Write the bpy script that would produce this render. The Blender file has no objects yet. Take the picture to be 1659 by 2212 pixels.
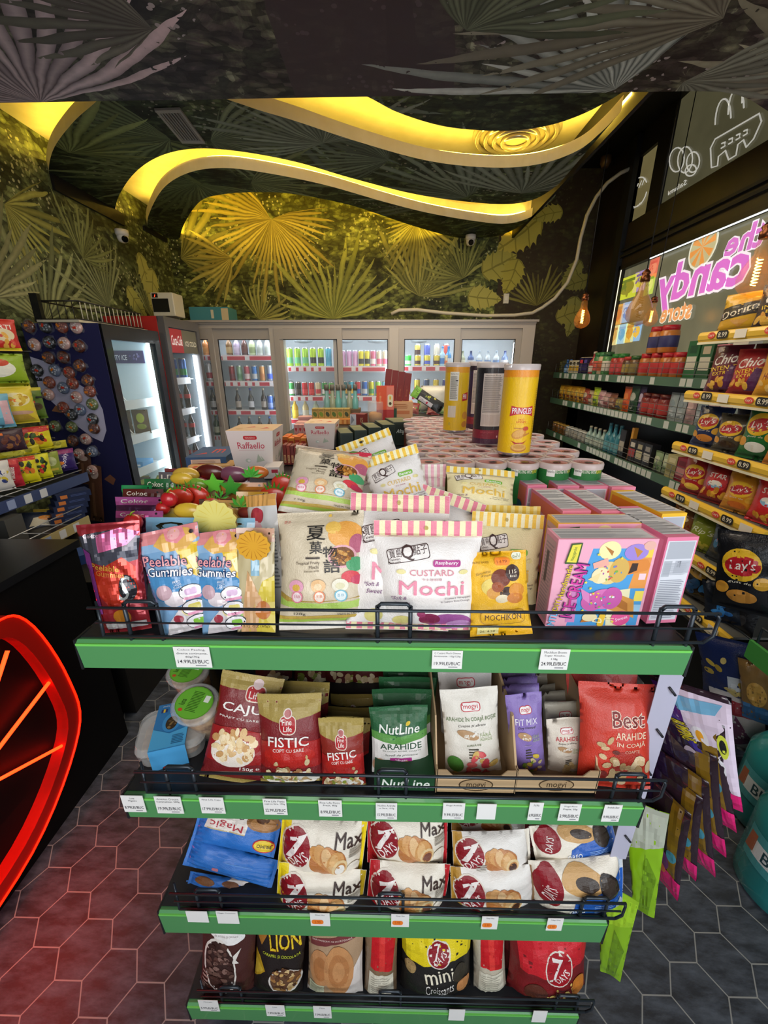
import bpy, bmesh, math, random
from mathutils import Vector, Matrix, noise, geometry

# ------------------------------------------------------------------ camera, world, light, exposure
sc = bpy.context.scene
C = sc.collection
PI = math.pi
F_PX, PCX, PCY = 880.0, 829.5, 1106.0
PITCH, YAW, EYE = math.radians(19.75), math.radians(1.0), 1.68
cd = bpy.data.cameras.new('camera')
cam = bpy.data.objects.new('camera', cd); C.objects.link(cam)
cam.location = (0, 0, EYE)
cam.rotation_euler = (PI/2 - PITCH, 0, YAW)
cd.sensor_fit = 'VERTICAL'; cd.sensor_height = 24.0
cd.lens = 24.0 * F_PX / 2212.0
cd.clip_start = 0.02; cd.clip_end = 60
sc.camera = cam
sc.view_settings.view_transform = 'Standard'
sc.view_settings.look = 'None'
sc.view_settings.gamma = 1.0
sc.view_settings.exposure = 0.0
sc.view_settings.use_curve_mapping = False
cy_ = sc.cycles
cy_.max_bounces = 7; cy_.diffuse_bounces = 3; cy_.glossy_bounces = 3
cy_.transmission_bounces = 5; cy_.transparent_max_bounces = 10
cy_.caustics_reflective = False; cy_.caustics_refractive = False
cy_.sample_clamp_indirect = 4.0

w = bpy.data.worlds.new('world'); sc.world = w; w.use_nodes = True
w.node_tree.nodes['Background'].inputs[0].default_value = (0.75, 0.85, 1.0, 1)
w.node_tree.nodes['Background'].inputs[1].default_value = 0.30

def lamp(name, typ, loc, energy, col, rot=(0, 0, 0), **k):
    d = bpy.data.lights.new(name, typ); d.energy = energy; d.color = col
    for a, v in k.items(): setattr(d, a, v)
    o = bpy.data.objects.new(name, d); o.location = loc; o.rotation_euler = rot
    C.objects.link(o); return o
# daylight through the open shop front behind the photographer, and the shop's own ceiling lamps
lamp('daylight_shopfront', 'AREA', (0.9, -1.9, 1.75), 52, (0.93, 0.97, 1.0), (PI/2, 0, 0), shape='RECTANGLE', size=3.2, size_y=2.4)
lamp('ceiling_lamp_light', 'AREA', (0.1, 1.9, 2.70), 18, (1.0, 0.86, 0.70), (0, 0, 0), shape='RECTANGLE', size=2.2, size_y=0.5)
lamp('aisle_lamp_light', 'AREA', (0.0, 3.3, 2.95), 34, (1.0, 0.84, 0.62), (0, 0, 0), shape='RECTANGLE', size=2.2, size_y=1.2)

lamp('rear_fill_light', 'POINT', (-0.3, -1.1, 2.1), 62, (1.0, 0.92, 0.86), shadow_soft_size=0.6)  # added soft fill behind the camera, lifts the soffit and ceiling
lamp('side_daylight', 'AREA', (2.0, -1.4, 1.6), 34, (0.85, 0.93, 1.0), (PI/2, 0, 0.75), shape='RECTANGLE', size=1.6, size_y=2.2)

# ------------------------------------------------------------------ the photograph's sight lines, used only to measure real positions
cp, sp, cyw, syw = math.cos(PITCH), math.sin(PITCH), math.cos(YAW), math.sin(YAW)
def ray(px, py):
    c = (px-PCX)/F_PX; v = (PCY-py)/F_PX
    f = cp + v*sp; u = v*cp - sp
    return Vector((c*cyw - f*syw, f*cyw + c*syw, u))
def atY(px, py, Y):
    r = ray(px, py); t = Y/r.y; return Vector((r.x*t, Y, EYE + r.z*t))
def atZ(px, py, z):
    r = ray(px, py); t = (z-EYE)/r.z; return Vector((r.x*t, r.y*t, z))
def atX(px, py, X):
    r = ray(px, py); t = X/r.x; return Vector((X, r.y*t, EYE + r.z*t))
def depth(p): return (p.y*cyw - p.x*syw)*cp - (p.z-EYE)*sp
def mpp(p): return depth(p)/F_PX        # metres per pixel at p

# ------------------------------------------------------------------ materials
def s2l(c): return c/12.92 if c <= 0.04045 else ((c+0.055)/1.055)**2.4
def rgb(h):
    h = h.lstrip('#'); return tuple(s2l(int(h[i:i+2], 16)/255) for i in (0, 2, 4)) + (1,)
MATS = {}
def m(col, rough=0.45, metal=0.0, emit=0.0, trans=0.0, alpha=1.0, spec=0.5, coat=0.0, bump=0.0, ior=1.45):
    key = (col, rough, metal, emit, trans, alpha, spec, coat, bump)
    if key in MATS: return MATS[key]
    mt = bpy.data.materials.new('surface_%d' % len(MATS)); mt.use_nodes = True
    nt = mt.node_tree; b = nt.nodes['Principled BSDF']
    b.inputs['Base Color'].default_value = rgb(col)
    b.inputs['Roughness'].default_value = rough; b.inputs['Metallic'].default_value = metal
    b.inputs['IOR'].default_value = ior
    b.inputs['Specular IOR Level'].default_value = spec
    b.inputs['Transmission Weight'].default_value = trans; b.inputs['Alpha'].default_value = alpha
    b.inputs['Coat Weight'].default_value = coat
    if emit:
        b.inputs['Emission Color'].default_value = rgb(col); b.inputs['Emission Strength'].default_value = emit
    if bump:
        nz = nt.nodes.new('ShaderNodeTexNoise'); nz.inputs['Scale'].default_value = 38; nz.inputs['Detail'].default_value = 3; nz.inputs['Distortion'].default_value = 1.2
        bp = nt.nodes.new('ShaderNodeBump'); bp.inputs['Strength'].default_value = bump; bp.inputs['Distance'].default_value = 0.004
        nt.links.new(nz.outputs['Fac'], bp.inputs['Height']); nt.links.new(bp.outputs['Normal'], b.inputs['Normal'])
    MATS[key] = mt; return mt
def film(c): return m(c, 0.30, coat=0.2, bump=0.35)          # printed plastic film
def card(c): return m(c, 0.5)
def clear(c='#ffffff', a=0.16): return m(c, 0.08, alpha=a)
def glow(c, e): return m(c, 0.5, emit=e)
def noisy(name, c1, c2, scale, rough=0.6, metal=0.0, detail=4, c3=None):
    mt = bpy.data.materials.new(name); mt.use_nodes = True; nt = mt.node_tree
    b = nt.nodes['Principled BSDF']; g = nt.nodes.new('ShaderNodeNewGeometry')
    nz = nt.nodes.new('ShaderNodeTexNoise'); nz.inputs['Scale'].default_value = scale; nz.inputs['Detail'].default_value = detail
    cr = nt.nodes.new('ShaderNodeValToRGB'); cr.color_ramp.elements[0].color = rgb(c1); cr.color_ramp.elements[1].color = rgb(c2)
    cr.color_ramp.elements[0].position = 0.35; cr.color_ramp.elements[1].position = 0.65
    if c3: e = cr.color_ramp.elements.new(0.72); e.color = rgb(c3)
    nt.links.new(g.outputs['Position'], nz.inputs['Vector']); nt.links.new(nz.outputs['Fac'], cr.inputs['Fac'])
    nt.links.new(cr.outputs['Color'], b.inputs['Base Color']); b.inputs['Roughness'].default_value = rough; b.inputs['Metallic'].default_value = metal
    return mt

# ------------------------------------------------------------------ mesh builder
class MB:
    def __init__(s): s.v = []; s.f = []; s.mi = []; s.sm = []; s.mats = []
    def mid(s, mt):
        if mt not in s.mats: s.mats.append(mt)
        return s.mats.index(mt)
    def add(s, vs, fs, mt, smooth=False):
        o = len(s.v); k = s.mid(mt); s.v += [tuple(p) for p in vs]
        for f in fs: s.f.append(tuple(i+o for i in f)); s.mi.append(k); s.sm.append(smooth)
        return s
    def box(s, c, d, mt, rot=None):
        x, y, z = d[0]/2, d[1]/2, d[2]/2
        vs = [Vector((a*x, b*y, e*z)) for e in (-1, 1) for b in (-1, 1) for a in (-1, 1)]
        if rot: R = Matrix.Rotation(rot, 3, 'Z'); vs = [R @ p for p in vs]
        return s.add([p+Vector(c) for p in vs], [(0, 2, 3, 1), (4, 5, 7, 6), (0, 1, 5, 4), (1, 3, 7, 5), (3, 2, 6, 7), (2, 0, 4, 6)], mt)
    def bx(s, x0, x1, y0, y1, z0, z1, mt): return s.box(((x0+x1)/2, (y0+y1)/2, (z0+z1)/2), (abs(x1-x0), abs(y1-y0), abs(z1-z0)), mt)
    def lathe(s, prof, n, mt, c=(0, 0, 0), caps=(True, True), smooth=True, sx=1, sy=1):
        """prof: list of (r, z) or (r, z, material of the ring that ENDS here)"""
        c = Vector(c); o = len(s.v)
        for p in prof:
            for i in range(n):
                a = 2*PI*i/n; s.v.append((c.x+p[0]*math.cos(a)*sx, c.y+p[0]*math.sin(a)*sy, c.z+p[1]))
        for j in range(len(prof)-1):
            k = s.mid(prof[j+1][2] if len(prof[j+1]) > 2 else mt)
            for i in range(n):
                a, b = o+j*n+i, o+j*n+(i+1) % n
                s.f.append((a, b, b+n, a+n)); s.mi.append(k); s.sm.append(smooth)
        if caps[0]: s.f.append(tuple(o+i for i in range(n))[::-1]); s.mi.append(s.mid(mt)); s.sm.append(False)
        if caps[1]: s.f.append(tuple(o+(len(prof)-1)*n+i for i in range(n))); s.mi.append(s.mid(prof[-1][2] if len(prof[-1]) > 2 else mt)); s.sm.append(False)
        return s
    def tube(s, pts, r, mt, n=6, closed=False):
        pts = [Vector(p) for p in pts]; o = len(s.v); L = len(pts); k = s.mid(mt); ref = None
        rs = r if isinstance(r, (list, tuple)) else [r]*L
        for i, p in enumerate(pts):
            a = pts[(i-1) % L] if (closed or i) else p; b = pts[(i+1) % L] if (closed or i < L-1) else p
            t = (b-a).normalized()
            if ref is None: ref = Vector((0, 0, 1)) if abs(t.z) < 0.9 else Vector((1, 0, 0))
            x = (ref - t*ref.dot(t)).normalized(); y = t.cross(x); ref = x
            for q in range(n):
                g = 2*PI*q/n; s.v.append(tuple(p + (x*math.cos(g)+y*math.sin(g))*rs[i]))
        for i in range(L if closed else L-1):
            for q in range(n):
                a, b = o+i*n+q, o+i*n+(q+1) % n; c2, d2 = o+((i+1) % L)*n+(q+1) % n, o+((i+1) % L)*n+q
                s.f.append((a, b, c2, d2)); s.mi.append(k); s.sm.append(True)
        if not closed:
            s.f.append(tuple(o+q for q in range(n))[::-1]); s.f.append(tuple(o+(L-1)*n+q for q in range(n))); s.mi += [k, k]; s.sm += [False, False]
        return s
    def prism(s, poly, z0, z1, mt, side=None, fn=lambda x, y, z: (x, y, z)):
        """poly in 2D, extruded z0..z1 and mapped by fn"""
        n = len(poly); vs = [fn(x, y, z0) for x, y in poly] + [fn(x, y, z1) for x, y in poly]
        tri = geometry.tessellate_polygon([[Vector((x, y, 0)) for x, y in poly]])
        s.add(vs, [tuple(t) for t in tri] + [tuple(i+n for i in t[::-1]) for t in tri], mt)
        o = len(s.v)-2*n; k = s.mid(side or mt)
        for i in range(n):
            j = (i+1) % n; s.f.append((o+i, o+j, o+n+j, o+n+i)); s.mi.append(k); s.sm.append(False)
        return s
    def mesh(s, name):
        me = bpy.data.meshes.new(name); me.from_pydata(s.v, [], s.f)
        for mt in s.mats: me.materials.append(mt)
        me.polygons.foreach_set('material_index', s.mi); me.polygons.foreach_set('use_smooth', s.sm)
        me.update(); return me
    def build(s, name, parent=None, loc=None, rz=0, bevel=0, fix=True):
        me = s.mesh(name)
        if fix:
            b = bmesh.new(); b.from_mesh(me); bmesh.ops.recalc_face_normals(b, faces=b.faces); b.to_mesh(me); b.free()
        o = bpy.data.objects.new(name, me); C.objects.link(o)
        if parent: o.parent = parent
        if loc is not None: o.location = loc
        if rz: o.rotation_euler.z = rz
        if bevel:
            md = o.modifiers.new('soft_edges', 'BEVEL'); md.width = bevel; md.segments = 2; md.limit_method = 'ANGLE'; md.angle_limit = 0.6
        return o
def tag(o, label, cat, group=None, kind=None):
    o['label'] = label; o['category'] = cat
    if group: o['group'] = group
    if kind: o['kind'] = kind
    return o
def thing(name, label, cat, loc=(0, 0, 0), rz=0, group=None):
    o = bpy.data.objects.new(name, None); C.objects.link(o); o.empty_display_size = 0.05
    o.location = loc; o.rotation_euler.z = rz
    return tag(o, label, cat, group)
def struct(mb, name, **k):
    o = mb.build(name, **k); o['kind'] = 'structure'; return o
ORD = 'first second third fourth fifth sixth seventh eighth ninth tenth eleventh twelfth thirteenth fourteenth fifteenth sixteenth seventeenth eighteenth nineteenth twentieth'.split()

# ------------------------------------------------------------------ printed artwork that follows a surface
TXT = {}
def text2d(body, bold=0.0, sh=0.0):
    k = (body, bold, sh)
    if k not in TXT:
        cu = bpy.data.curves.new('lettering', 'FONT'); cu.body = body; cu.fill_mode = 'FRONT'; cu.resolution_u = 2
        cu.offset = bold*0.42 if bold > 0.07 else min(bold*0.42, 0.009); cu.shear = sh; cu.align_x = 'CENTER'
        o = bpy.data.objects.new('lettering', cu); me = bpy.data.meshes.new_from_object(o)
        me.calc_loop_triangles()
        vs = [(v.co.x, v.co.y) for v in me.vertices]; fs = [tuple(t.vertices) for t in me.loop_triangles]
        bpy.data.meshes.remove(me); bpy.data.objects.remove(o); bpy.data.curves.remove(cu)
        if vs:
            x0, x1 = min(p[0] for p in vs), max(p[0] for p in vs); y0, y1 = min(p[1] for p in vs), max(p[1] for p in vs)
            vs = [((x-(x0+x1)/2)/(x1-x0), (y-(y0+y1)/2)/(y1-y0)) for x, y in vs]
        TXT[k] = (vs, fs)
    return TXT[k]
def ell(u, v, ru, rv, n=20, a0=0): return [(u+ru*math.cos(a0+2*PI*i/n), v+rv*math.sin(a0+2*PI*i/n)) for i in range(n)]
def polytris(pts):
    return [tuple(pts[i] for i in t) for t in geometry.tessellate_polygon([[Vector((x, y, 0)) for x, y in pts]])]
def fan(pts):
    return [(pts[0], pts[i], pts[i+1]) for i in range(1, len(pts)-1)]
def rrect(u, v, w, h, asp, r=0.35, n=4):
    """rounded rectangle; asp = H/W of the surface so that corners are round"""
    rad = min(w/asp, h)*r; out = []
    for cx, cyy, a in ((1, 1, 0), (-1, 1, 90), (-1, -1, 180), (1, -1, 270)):
        for i in range(n+1):
            t = math.radians(a+90*i/n); out.append((u+cx*(w/2-rad*asp)+rad*asp*math.cos(t), v+cyy*(h/2-rad)+rad*math.sin(t)))
    return out
def rot2(pts, u, v, deg, asp):
    a = math.radians(deg); c, s = math.cos(a), math.sin(a)
    return [(u + (x-u)*c - (y-v)*asp*s, v + (x-u)/asp*s + (y-v)*c) for x, y in pts]
def art_polys(it, asp, seed):
    """-> list of (triangles or convex polygons, colour)"""
    k = it[0]
    if k == 'r':
        _, u0, v0, u1, v1, c = it; return [([((u0, v0), (u1, v0), (u1, v1), (u0, v1))], c)]
    if k == 'e':
        u, v, ru, rv, c = it[1:6]; p = ell(u, v, ru, rv)
        if len(it) > 6: p = rot2(p, u, v, it[6], asp)
        return [([tuple(p)], c)]
    if k == 'rr':
        u, v, w_, h_, c = it[1:6]; p = rrect(u, v, w_, h_, asp)
        if len(it) > 6: p = rot2(p, u, v, it[6], asp)
        return [([tuple(p)], c)]
    if k == 'p': return [(polytris(it[1]), it[2])]
    if k == 's':
        u0, v0, u1, v1, n, cs = it[1:7]; d = (u1-u0)/n
        return [([((u0+i*d, v0), (u0+(i+1)*d, v0), (u0+(i+1)*d, v1), (u0+i*d, v1)) for i in range(n) if i % len(cs) == j], c) for j, c in enumerate(cs) if c]
    if k == 'n':
        u, v, ru, rv, n, cs, sz = it[1:8]; rd = random.Random(seed); out = []
        for i in range(n):
            a = rd.uniform(0, 2*PI); q = math.sqrt(rd.random()); uu, vv = u+ru*q*math.cos(a), v+rv*q*math.sin(a)
            s1 = sz*rd.uniform(0.75, 1.2)
            p = rot2(ell(uu, vv, s1, s1*rd.uniform(0.5, 0.8)/asp, 9), uu, vv, rd.uniform(0, 180), asp)
            out.append(([tuple(p)], cs[i % len(cs)]))
        return out
    if k == 'l':
        u0, v0, u1, v1, n, c = it[1:7]; rd = random.Random(seed+3); d = (v1-v0)/n
        return [([((u0, v0+(i+.25)*d), (u0+(u1-u0)*rd.uniform(.8, 1), v0+(i+.25)*d), (u0+(u1-u0)*rd.uniform(.8, 1), v0+(i+.7)*d), (u0, v0+(i+.7)*d)) for i in range(n)], c)]
    if k == 't':
        body, u, v, w_, h_, c = it[1:7]; o = it[7] if len(it) > 7 else {}
        out = []
        layers = ([(o['ol'], o.get('ob', 0.05), 1.0)] if 'ol' in o else []) + [(c, o.get('b', 0.0), 1.0)]
        for col, bold, _ in layers:
            thick_m = 'M' in body and bold > 0          # the outline of M cannot be offset: thicken it by close copies
            vs, fs = text2d(body, 0.0 if thick_m else bold, o.get('sh', 0.0))
            gw = 1.0 + (0.03 if bold > o.get('b', 0.0) else 0)
            gh = 1.0 + (0.10 if bold > o.get('b', 0.0) else 0)
            p = [(u+x*w_*gw, v+y*h_*gh) for x, y in vs]
            if 'arc' in o: p = [(x, y + o['arc']*(1-(2*(x-u)/w_)**2)) for x, y in p]
            if 'fl' in o: p = [(2*u-x, 2*v-y) for x, y in p]
            if 'rot' in o: p = rot2(p, u, v, o['rot'], asp)
            dq = h_*min(bold*.30, .035) if thick_m else 0
            for sx_, sy_ in (((0, 0), (1, 0), (-1, 0), (0, 1), (0, -1)) if thick_m else ((0, 0),)):
                out.append(([tuple((p[i][0]+sx_*dq*asp, p[i][1]+sy_*dq) for i in f) for f in fs], col))
        return out
    raise ValueError(k)
def cut(poly, ax, n):
    lo = min(p[ax] for p in poly); hi = max(p[ax] for p in poly)
    a, b = math.floor(lo*n+1e-9), math.ceil(hi*n-1e-9)
    if b-a <= 1: return [poly]
    out = []; rest = list(poly)
    for g in range(a+1, b):
        x = g/n; A, B = [], []
        for i, p in enumerate(rest):
            q = rest[(i+1) % len(rest)]
            (A if p[ax] <= x else B).append(p)
            if p[ax] == x: B.append(p)
            if (p[ax] < x) != (q[ax] < x) and p[ax] != x and q[ax] != x:
                t = (x-p[ax])/(q[ax]-p[ax]); r_ = (p[0]+(q[0]-p[0])*t, p[1]+(q[1]-p[1])*t)
                A.append(r_); B.append(r_)
        if len(A) >= 3: out.append(A)
        rest = B
        if len(rest) < 3: break
    if len(rest) >= 3: out.append(rest)
    return out
def clip01(poly, lo=0.004, hi=0.996):
    for ax in (0, 1):
        for lim, sgn in ((lo, 1), (hi, -1)):
            out = []
            for i, p in enumerate(poly):
                q = poly[(i+1) % len(poly)]; dp, dq = (p[ax]-lim)*sgn, (q[ax]-lim)*sgn
                if dp >= 0: out.append(p)
                if dp*dq < 0:
                    t = dp/(dp-dq); out.append((p[0]+(q[0]-p[0])*t, p[1]+(q[1]-p[1])*t))
            poly = out
            if len(poly) < 3: return []
    return poly
def stamp(F, nu, nv, items, asp, matf, shapes, letters, eps0=0.0005, step=0.00010, seed=0, clip=True):
    """lay flat artwork (unit square) on surface F(u,v)->(pos,normal)"""
    for li, it in enumerate(items):
        mb = letters if it[0] == 't' else shapes
        for pi, (polys, col) in enumerate(art_polys(it, asp, seed*31+li)):
            e = eps0+step*li+0.00003*min(pi, 30); mt = matf(col) if isinstance(col, str) else col
            for poly in polys:
                if clip:
                    poly = clip01(poly)
                    if not poly: continue
                cells = [poly]
                if nu > 1: cells = [c for q in cells for c in cut(q, 0, nu)]
                if nv > 1: cells = [c for q in cells for c in cut(q, 1, nv)]
                for cpoly in cells:
                    vs = []
                    for (u, v) in cpoly:
                        p, n = F(u, v); vs.append(p+n*e)
                    mb.add(vs, [tuple(range(len(vs)))], mt, smooth=True)

def build_pieces(mb, name, parent):
    """artwork whose patches lie far apart becomes one part per patch"""
    import numpy as np
    n = len(mb.f)
    if not 1 < n <= 800: return [mb.build(name, parent, fix=False)]
    V = np.array(mb.v); lo = np.array([V[list(f)].min(0) for f in mb.f]); hi = np.array([V[list(f)].max(0) for f in mb.f]); sz = (hi-lo).max(1)
    gap = np.sqrt((np.maximum(0, np.maximum(lo[:, None]-hi[None], lo[None]-hi[:, None]))**2).sum(2))
    near = gap <= np.maximum(.019, .48*np.maximum(sz[:, None], sz[None])); lab = np.full(n, -1); k = 0
    for i in range(n):
        if lab[i] >= 0: continue
        st = [i]; lab[i] = k
        while st:
            for j in np.nonzero(near[st.pop()] & (lab < 0))[0]: lab[j] = k; st.append(j)
        k += 1
    if k == 1: return [mb.build(name, parent, fix=False)]
    out = []
    for q in range(k):
        b = MB()
        for i in np.nonzero(lab == q)[0]: b.add([mb.v[v] for v in mb.f[i]], [tuple(range(len(mb.f[i])))], mb.mats[mb.mi[i]], mb.sm[i])
        out.append(b.build(name, parent, fix=False))
    return out
# ------------------------------------------------------------------ bags
def sstep(a, b, x):
    t = min(1, max(0, (x-a)/(b-a))); return t*t*(3-2*t)
def make_bag(W, H, D, col, st=0.09, sb=0.06, seal=None, horiz=False, wr=0.0025, seed=0, res=1.0, low=0.5, matf=film, flare=0.0, back=None):
    """pillow pouch: returns (grid positions, F, builders); local x right, y away, z up, front at -y"""
    nu = max(8, int(14*res)); nv = max(10, int(20*res))
    if horiz: nu, nv = nv, nu
    rd = random.Random(seed); ph = [rd.uniform(0, 6.28) for _ in range(8)]; off = Vector((rd.uniform(0, 99), rd.uniform(0, 99), 0))
    def depthf(u, v):
        a, b = (v, u) if horiz else (u, v)
        if b <= sb or b >= 1-st: return 0.0
        t = (b-sb)/(1-st-sb); t2 = t**(1-(0.5-low)*1.2)
        g = max(0, 1-abs(2*t2-1)**2.6)**0.62; f = max(0, 1-abs(2*a-1)**2.4)**0.7
        return D/2*f*g
    def outl(u, v):
        a, b = (v, u) if horiz else (u, v)
        t = min(1, max(0, (b-sb)/(1-st-sb)))
        return 1 - 0.075*math.sin(PI*t)**0.7*min(1, D/W*3.0) + flare*(b-0.5)
    def pos(u, v, side):
        a, b = (v, u) if horiz else (u, v)
        d = depthf(u, v); o = outl(u, v)
        x = (u-.5)*W; z = v*H
        if horiz: z = (v-.5)*H*o + H/2
        else: x *= o
        ed = min(1, max(0, (b-sb)*7))*min(1, max(0, (1-st-b)*7))
        near = math.exp(-abs(b-(1-st))*9)+math.exp(-abs(b-sb)*9)
        fold = (math.sin(a*24+ph[0])*math.sin(a*11+ph[1]) + 0.6*math.sin(a*41+ph[2]))*near*(b > sb)*(b < 1-st)
        nz = noise.noise(Vector((u*4.5, v*4.5*H/W, side*7))+off)*0.9 + noise.noise(Vector((u*9+b*5, v*9, side*7+3))+off)*0.45
        crimp = 0.0005*math.sin(b*H*(2*PI/0.006)) if (b < sb or b > 1-st) else 0
        y = -side*(d + wr*(fold*0.7 + nz*ed*1.3)*min(1, d/(D*.10)+0.02)) + crimp
        y += 0.004*math.sin(a*5+ph[3])*(0.5 if (b > 1-st or b < sb) else 0)*min(1, wr*400)
        return Vector((x, y, z))
    grid = [[pos(i/nu, j/nv, 1) for i in range(nu+1)] for j in range(nv+1)]
    bgrid = [[pos(i/nu, j/nv, -1) for i in range(nu+1)] for j in range(nv+1)]
    def F(u, v):
        x, y = min(max(u, 0), .99999)*nu, min(max(v, 0), .99999)*nv; i, j = int(x), int(y); fx, fy = x-i, y-j
        a, b, c, d = grid[j][i], grid[j][i+1], grid[j+1][i], grid[j+1][i+1]
        p = a*(1-fx)*(1-fy)+b*fx*(1-fy)+c*(1-fx)*fy+d*fx*fy
        n = ((b-a)*(1-fy)+(d-c)*fy).cross((c-a)*(1-fx)+(d-b)*fx)
        return p, n.normalized()
    cm = matf(col); smt = matf(seal) if seal else cm; bm_ = matf(back) if back else cm
    body, top, bot = MB(), MB(), MB()
    for g, sgn, mt in ((grid, 1, cm), (bgrid, -1, bm_)):
        for part, j0, j1, pm in ((body, 0, nv, mt),):
            vs = [p for row in g for p in row]; fs = []
            for j in range(nv):
                for i in range(nu):
                    q = (j*(nu+1)+i, j*(nu+1)+i+1, (j+1)*(nu+1)+i+1, (j+1)*(nu+1)+i)
                    fs.append(q if sgn > 0 else q[::-1])
            o = len(body.v); k0 = body.mid(pm); ks = body.mid(smt); body.v += [tuple(p) for p in vs]
            for n_, f in enumerate(fs):
                j, i = divmod(n_, nu); b = ((i+.5)/nu) if horiz else ((j+.5)/nv)
                body.f.append(tuple(q+o for q in f)); body.mi.append(ks if (b > 1-st or b < sb) else k0); body.sm.append(True)
    return body, F, nu, nv
def weld(o, d=1e-5):
    b = bmesh.new(); b.from_mesh(o.data); bmesh.ops.remove_doubles(b, verts=b.verts, dist=d); b.to_mesh(b_ := o.data); b.free(); b_.update()
def frame(o, B, T, yaw=0.0, fit=True):
    up = (T-B).normalized(); r0 = Vector((math.cos(yaw), math.sin(yaw), 0))
    away = up.cross(r0).normalized(); right = away.cross(up)
    M = Matrix.Identity(4)
    for i in range(3): M[i][0], M[i][1], M[i][2], M[i][3] = right[i], away[i], up[i], B[i]
    o.matrix_world = M
def bag(name, label, cat, bot, top, wpx, zb=None, Yb=None, lean=0.03, yaw=0.0, thick=0.3, col='#cccccc', art=(), group=None,
        small=False, sticker=None, matf=film, W=None, H=None, lift=0.002, M=None, **k):
    """bag placed by the sight lines to the middle of its lower and upper edge; lower edge on plane z=zb or at distance Yb"""
    if M is None:
        B = atZ(bot[0], bot[1], zb+lift) if zb is not None else atY(bot[0], bot[1], Yb)
        T = atY(top[0], top[1], B.y+lean)
        H = H or (T-B).length
        W = W or wpx*mpp((B+T)/2)/max(0.3, math.cos(yaw))
        if zb is not None and B.y < .9:
            d_ = max(0, .553 + thick*min(W, H)*.46 - B.y); B.y += d_; T.y += d_
    body, F, nu, nv = make_bag(W, H, thick*min(W, H), col, matf=matf, **k)
    if small:
        stamp(F, nu, nv, art, H/W, matf, body, body, seed=k.get('seed', 0)); root = body.build(name, fix=False); weld(root); tag(root, label, cat, group)
    else:
        root = thing(name, label, cat, group=group)
        o = body.build('pouch', root, fix=False); weld(o)
        s, l = MB(), MB(); stamp(F, nu, nv, art, H/W, matf, s, l, seed=k.get('seed', 0))
        if s.f: build_pieces(s, 'front_print', root)
        if l.f: build_pieces(l, 'lettering', root)
        if sticker:
            s2 = MB(); u, v, w_, h_, c, t = sticker
            stamp(F, nu, nv, [('rr', u, v, w_, h_, c, -3)] + ([('t', t, u, v, w_*.7, h_*.4, '#a04a10')] if t else []), H/W, card, s2, s2, eps0=0.0025)
            so = s2.build('price_sticker', root, fix=False); so['label'] = 'orange price sticker'
    if M is None: frame(root, B, T, yaw)
    else: root.matrix_world = M
    return root

# ------------------------------------------------------------------ cartons
def carton(name, label, cat, dims, M, col, faces=(), group=None, small=False, side=None, matf=card, taper=1.0, bevel=0.0008):
    """box with its base centre at the local origin; faces: {'front': items, 'top': items, 'left':..., 'right':...}; taper = base/top size"""
    W, D, H = dims; t = taper
    c8 = [Vector((a*W/2*(t if e == 0 else 1), b*D/2*(t if e == 0 else 1), e*H)) for e in (0, 1) for b in (-1, 1) for a in (-1, 1)]
    quads = {'front': (0, 1, 5, 4), 'right': (1, 3, 7, 5), 'back': (3, 2, 6, 7), 'left': (2, 0, 4, 6), 'top': (4, 5, 7, 6)}
    mb = MB(); cols = side or {}
    for nme, q in quads.items(): mb.add([c8[i] for i in q], [(0, 1, 2, 3)], matf(cols.get(nme, col)))
    mb.add([c8[i] for i in (0, 2, 3, 1)], [(0, 1, 2, 3)], matf(col))
    s, l = (mb, mb) if small else (MB(), MB())
    for nme, items in dict(faces).items():
        a, b, c, d = (c8[i] for i in quads[nme]); n = (b-a).cross(d-a).normalized()
        def F(u, v, a=a, b=b, c=c, d=d, n=n): return a*(1-u)*(1-v)+b*u*(1-v)+c*u*v+d*(1-u)*v, n
        nv = 1 if t == 1.0 else 8
        stamp(F, nv, nv, items, (d-a).length/(b-a).length, matf, s, l, eps0=0.0003, step=0.00006, seed=len(nme))
    if small:
        o = mb.build(name, fix=False); tag(o, label, cat, group)
    else:
        o = thing(name, label, cat, group=group); b = mb.build('carton', o, fix=False); weld(b)
        if s.f: build_pieces(s, 'front_print', o)
        if l.f: build_pieces(l, 'lettering', o)
    o.matrix_world = M
    return o
def TR(x, y, z, rz=0, rx=0, ry=0):
    return Matrix.Translation((x, y, z)) @ Matrix.Rotation(rz, 4, 'Z') @ Matrix.Rotation(ry, 4, 'Y') @ Matrix.Rotation(rx, 4, 'X')

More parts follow.
